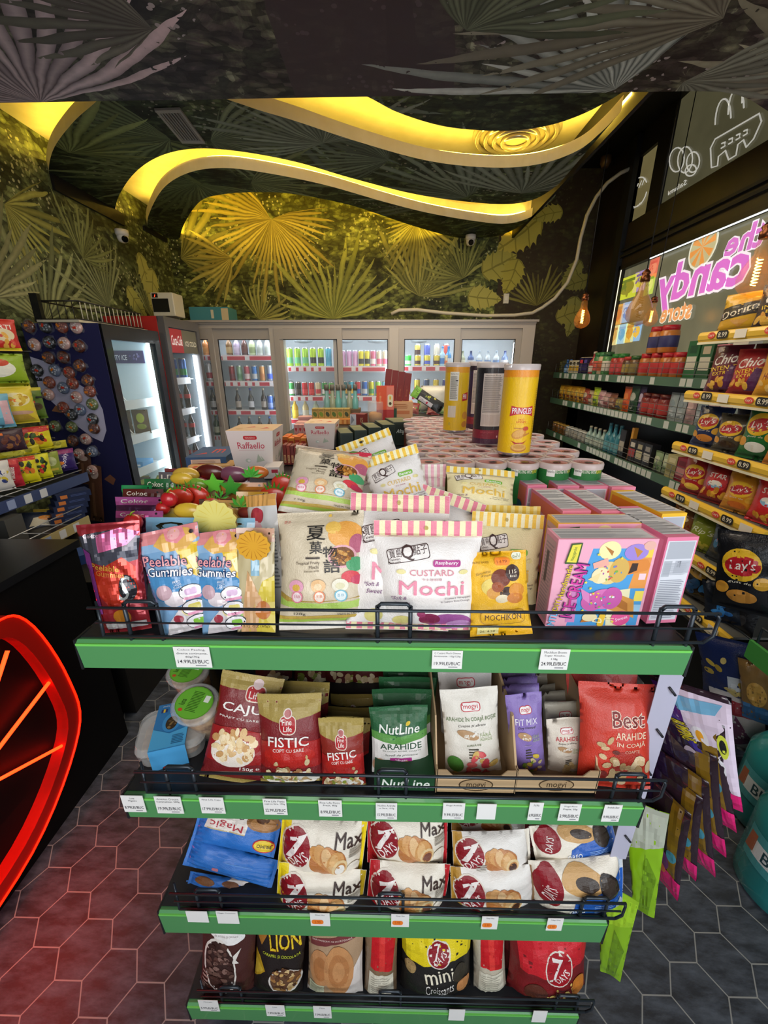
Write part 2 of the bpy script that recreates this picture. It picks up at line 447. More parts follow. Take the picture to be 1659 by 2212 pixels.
# ------------------------------------------------------------------ shared-mesh copies
PROTO = {}
def copies(key, maker, name, label, cat, M, group=None, scale=None):
    """one mesh per key; every repeat is an object of its own"""
    if key not in PROTO: PROTO[key] = maker().mesh(name)
    o = bpy.data.objects.new(name, PROTO[key]); C.objects.link(o); tag(o, label, cat, group)
    o.matrix_world = M @ Matrix.Diagonal((scale[0], scale[1], scale[2], 1)) if scale else M
    return o
def copy_tree(src, M, label, group=None):
    r = src.copy(); C.objects.link(r); r.matrix_world = M; r['label'] = label
    if group: r['group'] = group
    for ch in src.children:
        c = ch.copy(); C.objects.link(c); c.parent = r
        for g in ch.children:
            d = g.copy(); C.objects.link(d); d.parent = c
    return r
def cyl_art(mb, r, z0, z1, items, a0=-PI, arc=2*PI, n=32, matf=film, letters=None, cx=0, cy=0):
    """artwork wrapped round an upright cylinder; u=0.5 faces -y"""
    def F(u, v):
        a = -PI/2 + (u-.5)*arc + (a0+PI); d = Vector((math.cos(a), math.sin(a), 0)); return Vector((cx, cy, 0)) + d*r + Vector((0, 0, z0+(z1-z0)*v)), d
    stamp(F, n, 1, items, (z1-z0)/(r*arc), matf, mb, letters or mb, eps0=0.0004, step=0.00008, clip=False)

# ================================================================== THE SHOP
XL, XR, YB, ZC, ZU = -2.5, 2.2, 5.25, 3.0, 3.22
# ---- printed jungle wallpaper: palm fans and broad leaves over dark undergrowth, all in the material
class NT:
    def __init__(s, nt): s.nt = nt
    def n(s, typ, ins=(), **p):
        nd = s.nt.nodes.new('ShaderNode'+typ)
        for k, v in p.items(): setattr(nd, k, v)
        for i, v in (ins.items() if isinstance(ins, dict) else enumerate(ins)):
            if v is None: continue
            if hasattr(v, 'is_output'): s.nt.links.new(v, nd.inputs[i])
            else: nd.inputs[i].default_value = v
        return nd
    def mt(s, op, a, b=None, c=None): return s.n('Math', [a, b, c], operation=op).outputs[0]
    def mix(s, fac, a, b):
        nd = s.n('Mix', data_type='RGBA')
        for i, v in ((0, fac), (6, a), (7, b)):
            if hasattr(v, 'is_output'): s.nt.links.new(v, nd.inputs[i])
            else: nd.inputs[i].default_value = v
        return nd.outputs[2]
def mural(name, ax, cols, fans, leaves=(), scale=3.0, flecks=0.5, fleckcol='#b9b49a', trunks=(), rough=0.6):
    mt = bpy.data.materials.new(name); mt.use_nodes = True; T = NT(mt.node_tree)
    b = mt.node_tree.nodes['Principled BSDF']; b.inputs['Roughness'].default_value = rough; b.inputs['Specular IOR Level'].default_value = 0.25
    g = T.n('NewGeometry').outputs['Position']; sx = T.n('SeparateXYZ', [g]).outputs
    X, Y = sx[ax[0]], sx[ax[1]]
    P = T.n('CombineXYZ', [X, Y, 0.0]).outputs[0]
    wn_ = T.n('SeparateXYZ', [T.n('TexNoise', {'Vector': P, 'Scale': 3.2, 'Detail': 3.0}).outputs['Color']]).outputs
    X0, Y0 = X, Y
    X = T.mt('ADD', X, T.mt('MULTIPLY', T.mt('SUBTRACT', wn_[0], .5), .06)); Y = T.mt('ADD', Y, T.mt('MULTIPLY', T.mt('SUBTRACT', wn_[1], .5), .06))
    gr_ = T.n('TexNoise', {'Vector': P, 'Scale': 22.0, 'Detail': 5.0}).outputs['Fac']
    nz = T.n('TexNoise', {'Vector': P, 'Scale': scale, 'Detail': 9.0, 'Roughness': 0.72, 'Distortion': 0.8}).outputs['Fac']
    cr = T.n('ValToRGB', [nz]); e = cr.color_ramp.elements
    e[0].position, e[0].color = 0.36, rgb(cols[0]); e[1].position, e[1].color = 0.74, rgb(cols[3])
    for p_, c_ in ((0.47, cols[1]), (0.58, cols[2])):
        q = e.new(p_); q.color = rgb(c_)
    col = cr.outputs[0]
    # thin criss-cross blades of grass and ferns
    vo = T.n('TexVoronoi', {'Vector': T.n('Mapping', {'Vector': P, 'Rotation': (0, 0, .5), 'Scale': (18, 4.5, 1)}).outputs[0], 'Scale': 1.0}, feature='F1').outputs
    bl = T.mt('MULTIPLY', T.mt('LESS_THAN', vo[0], 0.22), T.mt('GREATER_THAN', nz, 0.5))
    col = T.mix(T.mt('MULTIPLY', bl, 0.55), col, rgb(cols[3]))
    # small leaves: every cell a leaf with its own tone and a dark rim
    lf = T.n('TexVoronoi', {'Vector': T.n('Mapping', {'Vector': P, 'Rotation': (0, 0, .9), 'Scale': (17, 34, 1)}).outputs[0], 'Scale': 1.0, 'Randomness': 1.0}).outputs
    lv = T.n('SeparateXYZ', [lf['Color']]).outputs[0]
    tone = T.mt('MULTIPLY', T.mt('ADD', T.mt('MULTIPLY', T.mt('POWER', lv, 2.0), 1.9), .28), T.mt('SUBTRACT', 1.15, T.mt('MULTIPLY', lf['Distance'], .9)))
    col = T.n('VectorMath', {0: col, 1: T.n('CombineXYZ', [tone, tone, tone]).outputs[0]}, operation='MULTIPLY').outputs[0]
    # specks of sky through the leaves
    v2 = T.n('TexVoronoi', {'Vector': P, 'Scale': 26.0}).outputs[0]
    n2 = T.n('TexNoise', {'Vector': P, 'Scale': 2.2, 'Detail': 2.0}).outputs['Fac']
    fl = T.mt('MULTIPLY', T.mt('LESS_THAN', v2, 0.26), T.mt('GREATER_THAN', n2, 0.55))
    col = T.mix(T.mt('MULTIPLY', fl, flecks), col, rgb(fleckcol))
    for (x, w0, w1, y0, y1, c_) in trunks:      # dark trunks
        yy = T.mt('SUBTRACT', Y, y0); k = T.mt('DIVIDE', yy, y1-y0)
        ww = T.mt('ADD', T.mt('MULTIPLY', k, w1-w0), w0); ctr = T.mt('ADD', T.mt('MULTIPLY', T.mt('SINE', T.mt('MULTIPLY', Y, 3.0)), 0.04), x)
        mk = T.mt('LESS_THAN', T.mt('ABSOLUTE', T.mt('SUBTRACT', X, ctr)), ww)
        col = T.mix(T.mt('MULTIPLY', mk, 0.92), col, rgb(c_))
    for i, (cx, cy, ang, R, span, N, c1, c2) in enumerate(fans):
        dx, dy = T.mt('SUBTRACT', X, cx), T.mt('SUBTRACT', Y, cy)
        r = T.mt('SQRT', T.mt('ADD', T.mt('MULTIPLY', dx, dx), T.mt('MULTIPLY', dy, dy)))
        th = T.mt('WRAP', T.mt('SUBTRACT', T.mt('ARCTAN2', dy, dx), math.radians(ang)), PI, -PI)
        th = T.mt('ADD', th, T.mt('MULTIPLY', T.mt('MULTIPLY', th, r), 0.12/R))
        k = T.mt('MULTIPLY', th, N*.95/(2*PI)); cell = T.mt('FLOOR', k)
        f = T.mt('MULTIPLY', T.mt('ABSOLUTE', T.mt('SUBTRACT', T.mt('FRACT', k), 0.5)), 2.0)
        wn = T.n('TexWhiteNoise', {'W': T.mt('ADD', cell, i*17.3)}, noise_dimensions='1D').outputs[0]
        q = T.mt('DIVIDE', r, T.mt('MULTIPLY', T.mt('ADD', T.mt('MULTIPLY', wn, 0.55), 0.60), R))
        tap = T.mt('MULTIPLY', T.mt('SUBTRACT', 1.0, T.mt('POWER', q, 1.9)), 1.10)
        mk = T.mt('MULTIPLY', T.mt('LESS_THAN', f, tap), T.mt('MULTIPLY', T.mt('LESS_THAN', q, 1.0), T.mt('LESS_THAN', T.mt('ABSOLUTE', th), math.radians(span/2))))
        wn2 = T.n('TexWhiteNoise', {'W': T.mt('ADD', cell, i*17.3+5.1)}, noise_dimensions='1D').outputs[0]
        sh = T.mt('MULTIPLY', T.mt('MULTIPLY', T.mt('SUBTRACT', 1.0, T.mt('POWER', f, 1.3)), T.mt('ADD', T.mt('MULTIPLY', wn2, 0.8), 0.25)), T.mt('ADD', T.mt('MULTIPLY', gr_, 0.8), 0.55))
        mk = T.mt('MULTIPLY', mk, T.mt('GREATER_THAN', T.mt('ADD', gr_, T.mt('MULTIPLY', T.mt('SUBTRACT', 1.0, q), .5)), 0.44))
        col = T.mix(mk, col, T.mix(sh, rgb(c2), rgb(c1)))
    for i, (cx, cy, ang, L, Wd, c1, c2) in enumerate(leaves):
        a = math.radians(ang); dx, dy = T.mt('SUBTRACT', X, cx), T.mt('SUBTRACT', Y, cy)
        u = T.mt('DIVIDE', T.mt('ADD', T.mt('MULTIPLY', dx, math.cos(a)), T.mt('MULTIPLY', dy, math.sin(a))), L)
        v = T.mt('DIVIDE', T.mt('SUBTRACT', T.mt('MULTIPLY', dy, math.cos(a)), T.mt('MULTIPLY', dx, math.sin(a))), Wd)
        av = T.mt('ABSOLUTE', v); uc = T.mt('MINIMUM', T.mt('MAXIMUM', u, 0.0), 1.0)
        wid = T.mt('POWER', T.mt('SINE', T.mt('MULTIPLY', T.mt('POWER', uc, 0.7), PI)), 0.75)
        notch = T.mt('MULTIPLY', T.mt('ABSOLUTE', T.mt('SINE', T.mt('ADD', T.mt('MULTIPLY', u, 22.0), T.mt('MULTIPLY', av, -4.0)))), T.mt('MULTIPLY', av, 0.35))
        mk = T.mt('LESS_THAN', T.mt('ADD', av, notch), wid)
        vein = T.mt('LESS_THAN', T.mt('ABSOLUTE', T.mt('SINE', T.mt('ADD', T.mt('MULTIPLY', u, 11.0), T.mt('MULTIPLY', av, -2.0)))), 0.16)
        vein = T.mt('MAXIMUM', vein, T.mt('LESS_THAN', av, 0.05))
        col = T.mix(mk, col, T.mix(T.mt('MULTIPLY', vein, 0.7), rgb(c1), rgb(c2)))
    col = T.n('Gamma', {0: col, 1: 0.80}).outputs[0]
    mt.node_tree.links.new(col, b.inputs['Base Color'])
    return mt
def pZ(px, py, z): p = atZ(px, py, z); return p.x, p.y
def pY(px, py, Y=YB): p = atY(px, py, Y); return p.x, p.z
def pX(px, py, X=XL): p = atX(px, py, X); return p.y, p.z
def FZ(px, py, z, ang, R, span, N, c1, c2): return (*pZ(px, py, z), ang, R, span, N, c1, c2)
# soffit above the photographer: angles are in floor plan (+y is away from the photographer)
G1, G2 = '#8f9a7c', '#2b3024'
mur_soffit = mural('jungle_print_soffit', (0, 1), ('#1c1517', '#332c28', '#545640', '#8a8d70'), [
    FZ(85, 222, 2.75, 250, 1.02, 200, 44, '#d8bdc0', '#4a3a40'),
    FZ(1330, 195, 2.75, 215, 1.02, 150, 46, '#ccd6cd', '#343e3a'),
    FZ(1560, 40, 2.75, 190, 0.9, 110, 40, '#98977f', '#3f382e'),
    FZ(1800, 170, 2.75, 185, 0.7, 90, 34, '#a5a386', '#40372b'), FZ(330, 60, 2.75, 200, .6, 120, 34, '#6d6a5a', '#2c2620'), FZ(1010, 60, 2.75, 300, .6, 150, 40, '#5d664c', '#242a1c'), FZ(1480, 175, 2.75, 10, .6, 150, 34, '#8c9280', '#383a2e')],
    trunks=((-0.14, 0.30, 0.10, 2.25, 0.9, '#2c2023'), (0.12, 0.12, 0.12, 2.25, 0.9, '#281d20')), scale=4.5, flecks=0.8, fleckcol='#a79a98')
mur_ceil = mural('jungle_print_ceiling', (0, 1), ('#141a10', '#27331d', '#47552c', '#82905a'), [
    FZ(200, 262, 3.0, 70, 1.1, 80, 40, '#7d8a4a', '#2b3315'),
    FZ(365, 300, 3.0, 185, 1.0, 150, 48, '#6f7f52', '#232b15'),
    FZ(455, 303, 3.0, 20, 0.75, 170, 46, '#7c8a64', '#263020'),
    FZ(575, 225, 3.0, 25, 0.9, 120, 44, '#6a7a68', '#202823'),
    FZ(420, 395, 3.0, 130, 0.95, 230, 56, '#74824f', '#252d14'),
    FZ(1010, 425, 3.0, 215, 1.05, 150, 50, '#75836c', '#222a1c'),
    FZ(1130, 418, 3.0, 270, 0.9, 150, 44, '#8a9480', '#283022'),
    FZ(840, 345, 3.0, 200, 0.7, 160, 44, '#66755c', '#1e261b'),
    FZ(1085, 470, 3.0, 180, 0.5, 120, 30, '#5c6a38', '#1c220f'), FZ(700, 310, 3.0, 250, .8, 200, 48, '#8d9a84', '#2b3427'), FZ(150, 330, 3.0, 320, .8, 130, 40, '#94a05a', '#333c1a'), FZ(540, 395, 3.0, 20, .7, 160, 40, '#7d8a58', '#2a3118')],
    scale=3.5, flecks=0.35)
YG1, YG2 = '#a3a548', '#3a3d14'
mur_back = mural('jungle_print_back_wall', (0, 2), ('#20240f', '#3d4419', '#6b7430', '#aeb254'), [
    (*pY(390, 560), 20, 0.75, 120, 30, '#8f8a3e', '#30330f'),
    (*pY(585, 475), 250, 0.85, 260, 56, '#c2b048', '#4c430f'),
    (*pY(720, 690), 90, 0.88, 170, 40, '#b4b84c', '#3e4a12'),
    (*pY(905, 640), 75, 0.80, 160, 44, '#a9a850', '#343a13'),
    (*pY(900, 480), 250, 0.55, 200, 44, '#b8b24e', '#434310'),
    (*pY(500, 560), 200, 0.55, 130, 36, '#b0a244', '#453f10'),
    (*pY(560, 690), 60, 0.40, 150, 34, '#a5a34c', '#35390f'),
    (*pY(1000, 600), 120, 0.55, 160, 40, '#8f9244', '#2a300f'),
    (*pY(1160, 660), 100, 0.42, 150, 34, '#8c8434', '#322b0d')],
    leaves=[(*pY(1170, 470), 215, 0.55, 0.20, '#c3b23c', '#746818'), (*pY(1215, 455), 195, 0.32, 0.10, '#b3a83e', '#6f6a1c'),
            (*pY(1040, 590), 25, 0.42, 0.16, '#a9a03c', '#5c5816'), (*pY(1010, 640), -5, 0.40, 0.14, '#b0a846', '#5f5b18'), (*pY(1120, 560), 250, 0.36, 0.15, '#a79c34', '#5a5514'),
            (*pY(1255, 560), 240, 0.34, 0.10, '#7e7a30', '#3e3c12'), (*pY(1245, 640), 265, 0.42, 0.13, '#8c8638', '#47430f'), (*pY(1200, 690), 20, 0.36, 0.12, '#958a34', '#4a4512'), (*pY(1275, 600), 200, 0.3, 0.10, '#78722c', '#3a370f')],
    trunks=((1.75, 0.62, 0.55, 3.7, 1.2, '#2a1f12'),), scale=3.2, flecks=0.5, fleckcol='#d4d290')
mur_left = mural('jungle_print_side_wall', (1, 2), ('#1d2113', '#373f24', '#626d40', '#a6ad76'), [
    (*pX(10, 440), 330, 0.55, 140, 34, '#a2a04a', '#3c3d14'),
    (*pX(100, 700), 95, 0.75, 140, 42, '#8f9663', '#2c331d'),
    (*pX(235, 660), 120, 0.62, 150, 44, '#97a070', '#2a321d'),
    (*pX(330, 690), 80, 0.5, 140, 40, '#8d955c', '#2b3118'),
    (*pX(-20, 640), 60, 0.7, 120, 40, '#9a9a6a', '#34361e'),
    (*pX(180, 560), 60, 0.45, 150, 40, '#7d8650', '#252b14')],
    leaves=[(*pX(300, 545), 285, 0.55, 0.14, '#a3a04e', '#565722'), (*pX(330, 580), 250, 0.45, 0.13, '#a8a552', '#5a5a24'), (*pX(275, 620), 310, 0.4, 0.12, '#999848', '#4f5020')],
    scale=3.4, flecks=0.5, fleckcol='#c9c79a')
cream = noisy('cream_plaster', '#efe3c0', '#f6ecd0', 9, 0.7)
black_p = m('#0b0b0b', 0.6); dark_frame = m('#191410', 0.45)

# ---- hexagonal floor tiles
def floor_mat():
    mt = bpy.data.materials.new('black_hexagon_tiles'); mt.use_nodes = True; T = NT(mt.node_tree); b = mt.node_tree.nodes['Principled BSDF']
    g = T.n('NewGeometry').outputs['Position']; sx = T.n('SeparateXYZ', [g]).outputs
    S = 0.0805*math.sqrt(3)
    u = T.mt('DIVIDE', T.mt('SUBTRACT', sx[1], 0.777), S); v = T.mt('DIVIDE', T.mt('SUBTRACT', sx[0], 0.883), S)
    def half(ou, ov):
        a = T.mt('SUBTRACT', T.mt('WRAP', T.mt('ADD', u, ou), 1.0, 0.0), 0.5); c = T.mt('SUBTRACT', T.mt('WRAP', T.mt('ADD', v, ov), math.sqrt(3), 0.0), math.sqrt(3)/2)
        a_, c_ = T.mt('ABSOLUTE', a), T.mt('ABSOLUTE', c)
        return T.mt('MAXIMUM', a_, T.mt('ADD', T.mt('MULTIPLY', a_, 0.5), T.mt('MULTIPLY', c_, 0.8660254)))
    d = T.mt('MINIMUM', half(0.5, math.sqrt(3)/2), half(0.0, 0.0))
    gr = T.n('MapRange', {0: d, 1: 0.485, 2: 0.491}).outputs[0]
    nz = T.n('TexNoise', {'Vector': T.n('Mapping', {'Vector': g, 'Rotation': (0, 0, .7), 'Scale': (1, 3, 1)}).outputs[0], 'Scale': 9.0, 'Detail': 8.0, 'Roughness': .7}).outputs['Fac']
    cr = T.n('ValToRGB', [nz]); cr.color_ramp.elements[0].color = rgb('#282c33'); cr.color_ramp.elements[1].color = rgb('#5a626e'); cr.color_ramp.elements[0].position = .4; cr.color_ramp.elements[1].position = .78
    col = T.mix(gr, cr.outputs[0], rgb('#8d8e8b'))
    mt.node_tree.links.new(col, b.inputs['Base Color'])
    mt.node_tree.links.new(T.mt('ADD', T.mt('MULTIPLY', nz, 0.3), 0.36) , b.inputs['Roughness'])
    b.inputs['Roughness'].default_value = 0.4
    return mt
struct(MB().bx(XL-.3, XR+.3, -2.3, YB+.1, -0.08, 0, floor_mat()), 'floor')
struct(MB().bx(XL-.1, XL, -2.3, YB+.1, 0, 3.75, mur_left), 'wall_left')
struct(MB().bx(XL-.1, XR+.1, YB, YB+.1, 0, 3.75, mur_back), 'wall_back')

# ---- ceiling: soffit, wavy printed panels, lit coves
sof = [(-2.5, -0.6), (2.2, -0.6), (2.2, 2.9), (1.95, 2.62), *[pZ(x, y, 2.75) for x, y in ((1690, 262), (1659, 240), (1620, 215), (1590, 204), (1555, 198), (1475, 197))], (1.02, 2.2), (-2.5, 2.235)]
struct(MB().prism(sof, 2.75, 2.80, mur_soffit), 'ceiling_soffit')
def curve(px, z=ZC, n=6):
    """smooth curve through the sighted points"""
    P = [Vector(pZ(x, y, z)).to_2d() if False else Vector(pZ(x, y, z)) for x, y in px]; out = []
    for i in range(len(P)-1):
        a, b, c, d = P[max(i-1, 0)], P[i], P[i+1], P[min(i+2, len(P)-1)]
        for k in range(n):
            t = k/n; out.append(tuple(0.5*((2*b)+(c-a)*t+(2*a-5*b+4*c-d)*t*t+(3*b-a-3*c+d)*t**3)))
    return out + [tuple(P[-1])]
R1n = curve([(640, 140), (790, 207), (860, 243), (950, 271), (1030, 281), (1110, 282), (1180, 272), (1240, 254), (1300, 226), (1360, 190)])
R1f = curve([(380, 178), (465, 206), (560, 238), (640, 262), (760, 302), (900, 342), (1000, 358), (1100, 362), (1180, 351), (1250, 324), (1300, 284), (1342, 240)])
R2n = curve([(248, 456), (256, 425), (285, 380), (335, 342), (410, 322), (510, 326), (640, 350), (760, 385), (900, 420), (1030, 438), (1110, 440), (1160, 428), (1205, 400)])
R2f = curve([(318, 488), (322, 462), (350, 410), (400, 376), (470, 363), (560, 371), (700, 399), (830, 436), (930, 461), (1030, 478), (1095, 483), (1150, 467), (1200, 422)])
Gn = curve([(387, 528), (395, 490), (430, 437), (480, 420), (560, 415), (640, 420), (760, 444), (880, 484), (960, 507), (1010, 515), (1080, 508), (1140, 478), (1198, 428)])
R0f = curve([(225, 200), (205, 222), (160, 262), (122, 310), (108, 345), (105, 375)])
def clampx(P): return [(max(XL+.001, x), min(y, YB-.01)) for x, y in P]
def panel(poly, name):
    return struct(MB().prism(clampx(poly), ZC, ZC+.07, mur_ceil, side=cream), name)
panel(R1n + [(1.25, 2.0), (-0.2, 2.0)], 'ceiling_panel_1')
panel(R1f + R2n[::-1] + R0f[::-1] + [(-1.7, 2.0), (-1.0, 2.0)], 'ceiling_panel_2')
panel(R2f + Gn[::-1], 'ceiling_panel_3')
def resample(P, n):
    P = [Vector(p) for p in P]; L = [0]
    for a, b in zip(P, P[1:]): L.append(L[-1]+(b-a).length)
    out = []
    for i in range(n):
        s = L[-1]*i/(n-1); k = max(j for j in range(len(L)) if L[j] <= s+1e-9); k = min(k, len(P)-2)
        out.append(P[k].lerp(P[k+1], (s-L[k])/max(1e-9, L[k+1]-L[k])))
    return out
mid = [tuple(a.lerp(b, .5)) for a, b in zip(resample(R2f, 40), resample(Gn, 40))]
mid = [(XL, mid[0][1])] + mid[1:-1] + [(1.32, mid[-2][1]-.1)]
up = MB(); up.prism([(XL, 2.0), (1.32, 2.0)] + mid[::-1], ZU, ZU+.04, cream); struct(up, 'ceiling_upper')
gap = MB(); gap.prism(mid + [(1.34, YB), (XL, YB)], 3.68, 3.72, cream)
for a, b in zip(mid, mid[1:]): gap.add([(*a, ZC+.07), (*b, ZC+.07), (*b, 3.7), (*a, 3.7)], [(0, 1, 2, 3)], cream)
struct(gap, 'ceiling_wall_cove', fix=False)
struct(MB().bx(1.32, XR+.1, 2.0, YB+.1, 3.62, 3.7, black_p).bx(1.31, 1.335, 2.0, YB, 3.0, 3.7, black_p), 'ceiling_black')
struct(MB().bx(XL, -1.5, 2.0, 2.24, 2.8, 3.3, black_p).bx(-1.5, XR, 2.0, 2.19, 2.8, 3.7, black_p), 'trim_1')
tr = MB()
for a, b in ((3.58, 4.42), (4.76, 5.2)): tr.bx(XL, XL+.02, a, b, 2.90 if a < 4 else 2.96, 3.0, black_p)
struct(tr, 'trim_2')
led_m = glow('#ffd44e', 40)
def offs(P, d):
    P = [Vector(p) for p in P]; out = []
    for i, p in enumerate(P):
        t = (P[min(i+1, len(P)-1)]-P[max(i-1, 0)]).normalized(); out.append((p.x-t.y*d, p.y+t.x*d, ZC+.085))
    return out
for i, (P, d, cut0, cut1, lab) in enumerate(((R0f, -.05, 2, 1, 'yellow cove light over the counter side of the ceiling'), (R1f, .05, 4, 1, 'yellow cove light nearest the dark soffit, in the straight-starting recess'),
        (R2f, .05, 2, 4, 'yellow cove light along the arched middle ceiling recess'), (Gn, -.06, 2, 8, 'yellow cove light washing the jungle wallpaper of the back wall'))):
    Q = [(max(XL+.01, x), y, z) for x, y, z in offs(P, d)][cut0:len(P)-cut1]
    tag(MB().tube(Q, 0.007, led_m if i < 3 else glow('#ffd44e', 95), 6).build('led_strip'), lab, 'light strip', 'yellow cove lights in the ceiling')
# ceiling grille, round lamp, cameras
q = [Vector(pZ(x, y, ZC)) for x, y in ((333, 233), (388, 231), (443, 306), (393, 305))]
vt = thing('air_vent', 'slatted rectangular air vent set in the printed leafy ceiling', 'vent', (0, 0, 0))
fr, sl = MB(), MB(); grey_v = m('#a9a39a', 0.5)
def bil(u, v): p = q[0]*(1-u)*(1-v)+q[1]*u*(1-v)+q[2]*u*v+q[3]*(1-u)*v; return (p.x, p.y, ZC-.006)
def strip(mb, u0, u1, v0, v1, z0, z1, mt): 
    P = [bil(u0, v0), bil(u1, v0), bil(u1, v1), bil(u0, v1)]
    mb.prism([p[:2] for p in P], z0, z1, mt)
for a in ((0, 1, 0, .08), (0, 1, .92, 1), (0, .1, .08, .92), (.9, 1, .08, .92)): strip(fr, *a, ZC-.012, ZC-.001, grey_v)
fr.build('frame', vt)
for i in range(7): strip(sl, .1+.8*(i+.2)/7, .1+.8*(i+.75)/7, .08, .92, ZC-.009, ZC-.003, m('#8d8880', .5))
sl.build('slat', vt)
b_ = MB(); strip(b_, .1, .9, .08, .92, ZC-.0025, ZC-.0005, black_p); b_.build('duct_backing', vt)
c0 = atZ(1115, 292, ZU-.02); cl = thing('ceiling_lamp', 'round ceiling lamp of concentric glassy rings inside the lit recess', 'lamp', c0)
for i, r_ in enumerate((.27, .21, .15, .09)):
    MB().tube([(r_*math.cos(a*PI/16), r_*math.sin(a*PI/16), -.01-.01*i) for a in range(32)], .016, m('#e8dcc0', .15, metal=.6), 6, True).build('ring', cl)
MB().lathe([(.03, .02), (.30, .02), (.30, .005), (.05, -.03)], 24, m('#d8c9a0', .3)).build('lamp_base', cl)
def dome_cam(p, label, aim):
    o = thing('security_camera', label, 'camera', p); o.rotation_euler.z = aim
    wht = m('#e6e0d4', .35)
    MB().lathe([(.055, .0), (.055, -.03), (.05, -.045)], 20, wht).build('mount_base', o)
    MB().lathe([(.046, -.04), (.047, -.065), (.036, -.09), (.012, -.10)], 20, wht, sx=1.0).build('housing', o)
    MB().lathe([(.026, 0), (.027, .02), (.02, .03)], 16, m('#0a0a0c', .1)).build('lens', o).matrix_local = Matrix.Translation((0, -.028, -.07)) @ Matrix.Rotation(PI*.62, 4, 'X')
dome_cam(atZ(1017, 508, 2.99), 'white dome camera under the tip of the wavy ceiling', 0.0)
dome_cam(atX(262, 497, XL+.07), 'white dome camera on the side wall above the fridges', 0.9)

# ---- right wall: dark frames, lit translucent windows with signs seen from behind
colr = noisy('dark_brown_panel', '#17110a', '#2b2012', 4, 0.45)
top_z = 2.575; w1y0, w1y1 = 0.4, 4.52; w1z0 = 1.25
up_pan = [[(1362, 357), (1421, 305), (1395, 459), (1336, 497)], [(1482, 150), (1700, 20), (1700, 312), (1413, 453)]]
u1 = [atX(x, y, XR) for x, y in up_pan[0]]; u2 = [atX(x, y, XR) for x, y in up_pan[1]]
b1 = (u1[1].y+u1[2].y)/2, (u1[0].y+u1[3].y)/2; b2y1 = (u2[3].y+u2[0].y)/2
uz0 = (u1[2].z+u1[3].z)/2; uz1 = (u1[0].z+u1[1].z)/2
wr = MB()
wr.bx(XR, XR+.12, w1y1, YB+.1, 0, 3.75, colr); wr.bx(XR, XR+.12, -2.3, YB, 0, w1z0, colr); wr.bx(XR, XR+.12, -2.3, w1y1, top_z, uz0, colr)
wr.bx(XR, XR+.12, -2.3, w1y1, 3.66, 3.75, colr); wr.bx(XR, XR+.12, b1[1], w1y1, uz0, 3.66, black_p); wr.bx(XR, XR+.12, b2y1, b1[0], uz0, 3.66, black_p); wr.bx(XR, XR+.12, b1[0], b1[1], uz1, 3.66, black_p)
wr.bx(XR, XR+.12, -2.3, w1y0, w1z0, top_z, colr)
struct(wr, 'wall_right')
fm = MB(); t_ = .035
for y0, y1, z0, z1 in ((w1y0, w1y1, top_z-t_, top_z), (w1y0, w1y1, w1z0, w1z0+t_), (w1y1-t_, w1y1, w1z0, top_z)): fm.bx(XR-.02, XR+.05, y0, y1, z0, z1, dark_frame)
for z in (top_z+.07, top_z+.12): fm.bx(XR-.03, XR, w1y0, w1y1, z, z+.02, black_p)
fm.bx(XR-.045, XR, w1y1, w1y1+.12, 0, 3.6, black_p)
struct(fm, 'trim_3')
def pane_mat(name, c1, c2, e):
    mt = noisy(name, c1, c2, 2.5, 0.25); nt = mt.node_tree; bs = nt.nodes['Principled BSDF']; cr = nt.nodes['Color Ramp']
    nt.links.new(cr.outputs['Color'], bs.inputs['Emission Color']); bs.inputs['Emission Strength'].default_value = e
    bs.inputs['Base Color'].default_value = (0.05, 0.05, 0.04, 1)
    for l in list(nt.links):
        if l.to_socket == bs.inputs['Base Color']: nt.links.remove(l)
    return mt
win = MB().bx(XR+.03, XR+.04, w1y0, w1y1-t_, w1z0+t_, top_z-t_, pane_mat('backlit_film', '#77745a', '#8d8766', 0.58))
struct(win, 'window_1')
le = MB().tube([(XR-.012, w1y0, top_z-t_-.004), (XR-.012, w1y1-.5, top_z-t_-.004)], .005, glow('#dfe9ee', 2.2), 6).tube([(XR-.012, w1y1-t_-.004, w1z0+.05), (XR-.012, w1y1-t_-.004, top_z-t_)], .004, glow('#e9e2c8', 1.4), 6)
tag(le.build('window_light_strip'), 'thin white light line along the edge of the lit shop window', 'light strip')
struct(MB().bx(XR+.03, XR+.04, b1[0], b1[1], uz0, uz1, pane_mat('backlit_film_small', '#8a7d50', '#978a5e', 0.45)), 'window_2')
p3 = MB().bx(XR+.03, XR+.04, 0.6, b2y1, uz0, 3.66, pane_mat('backlit_film_large', '#625e44', '#726d50', 0.42)); struct(p3, 'window_3')
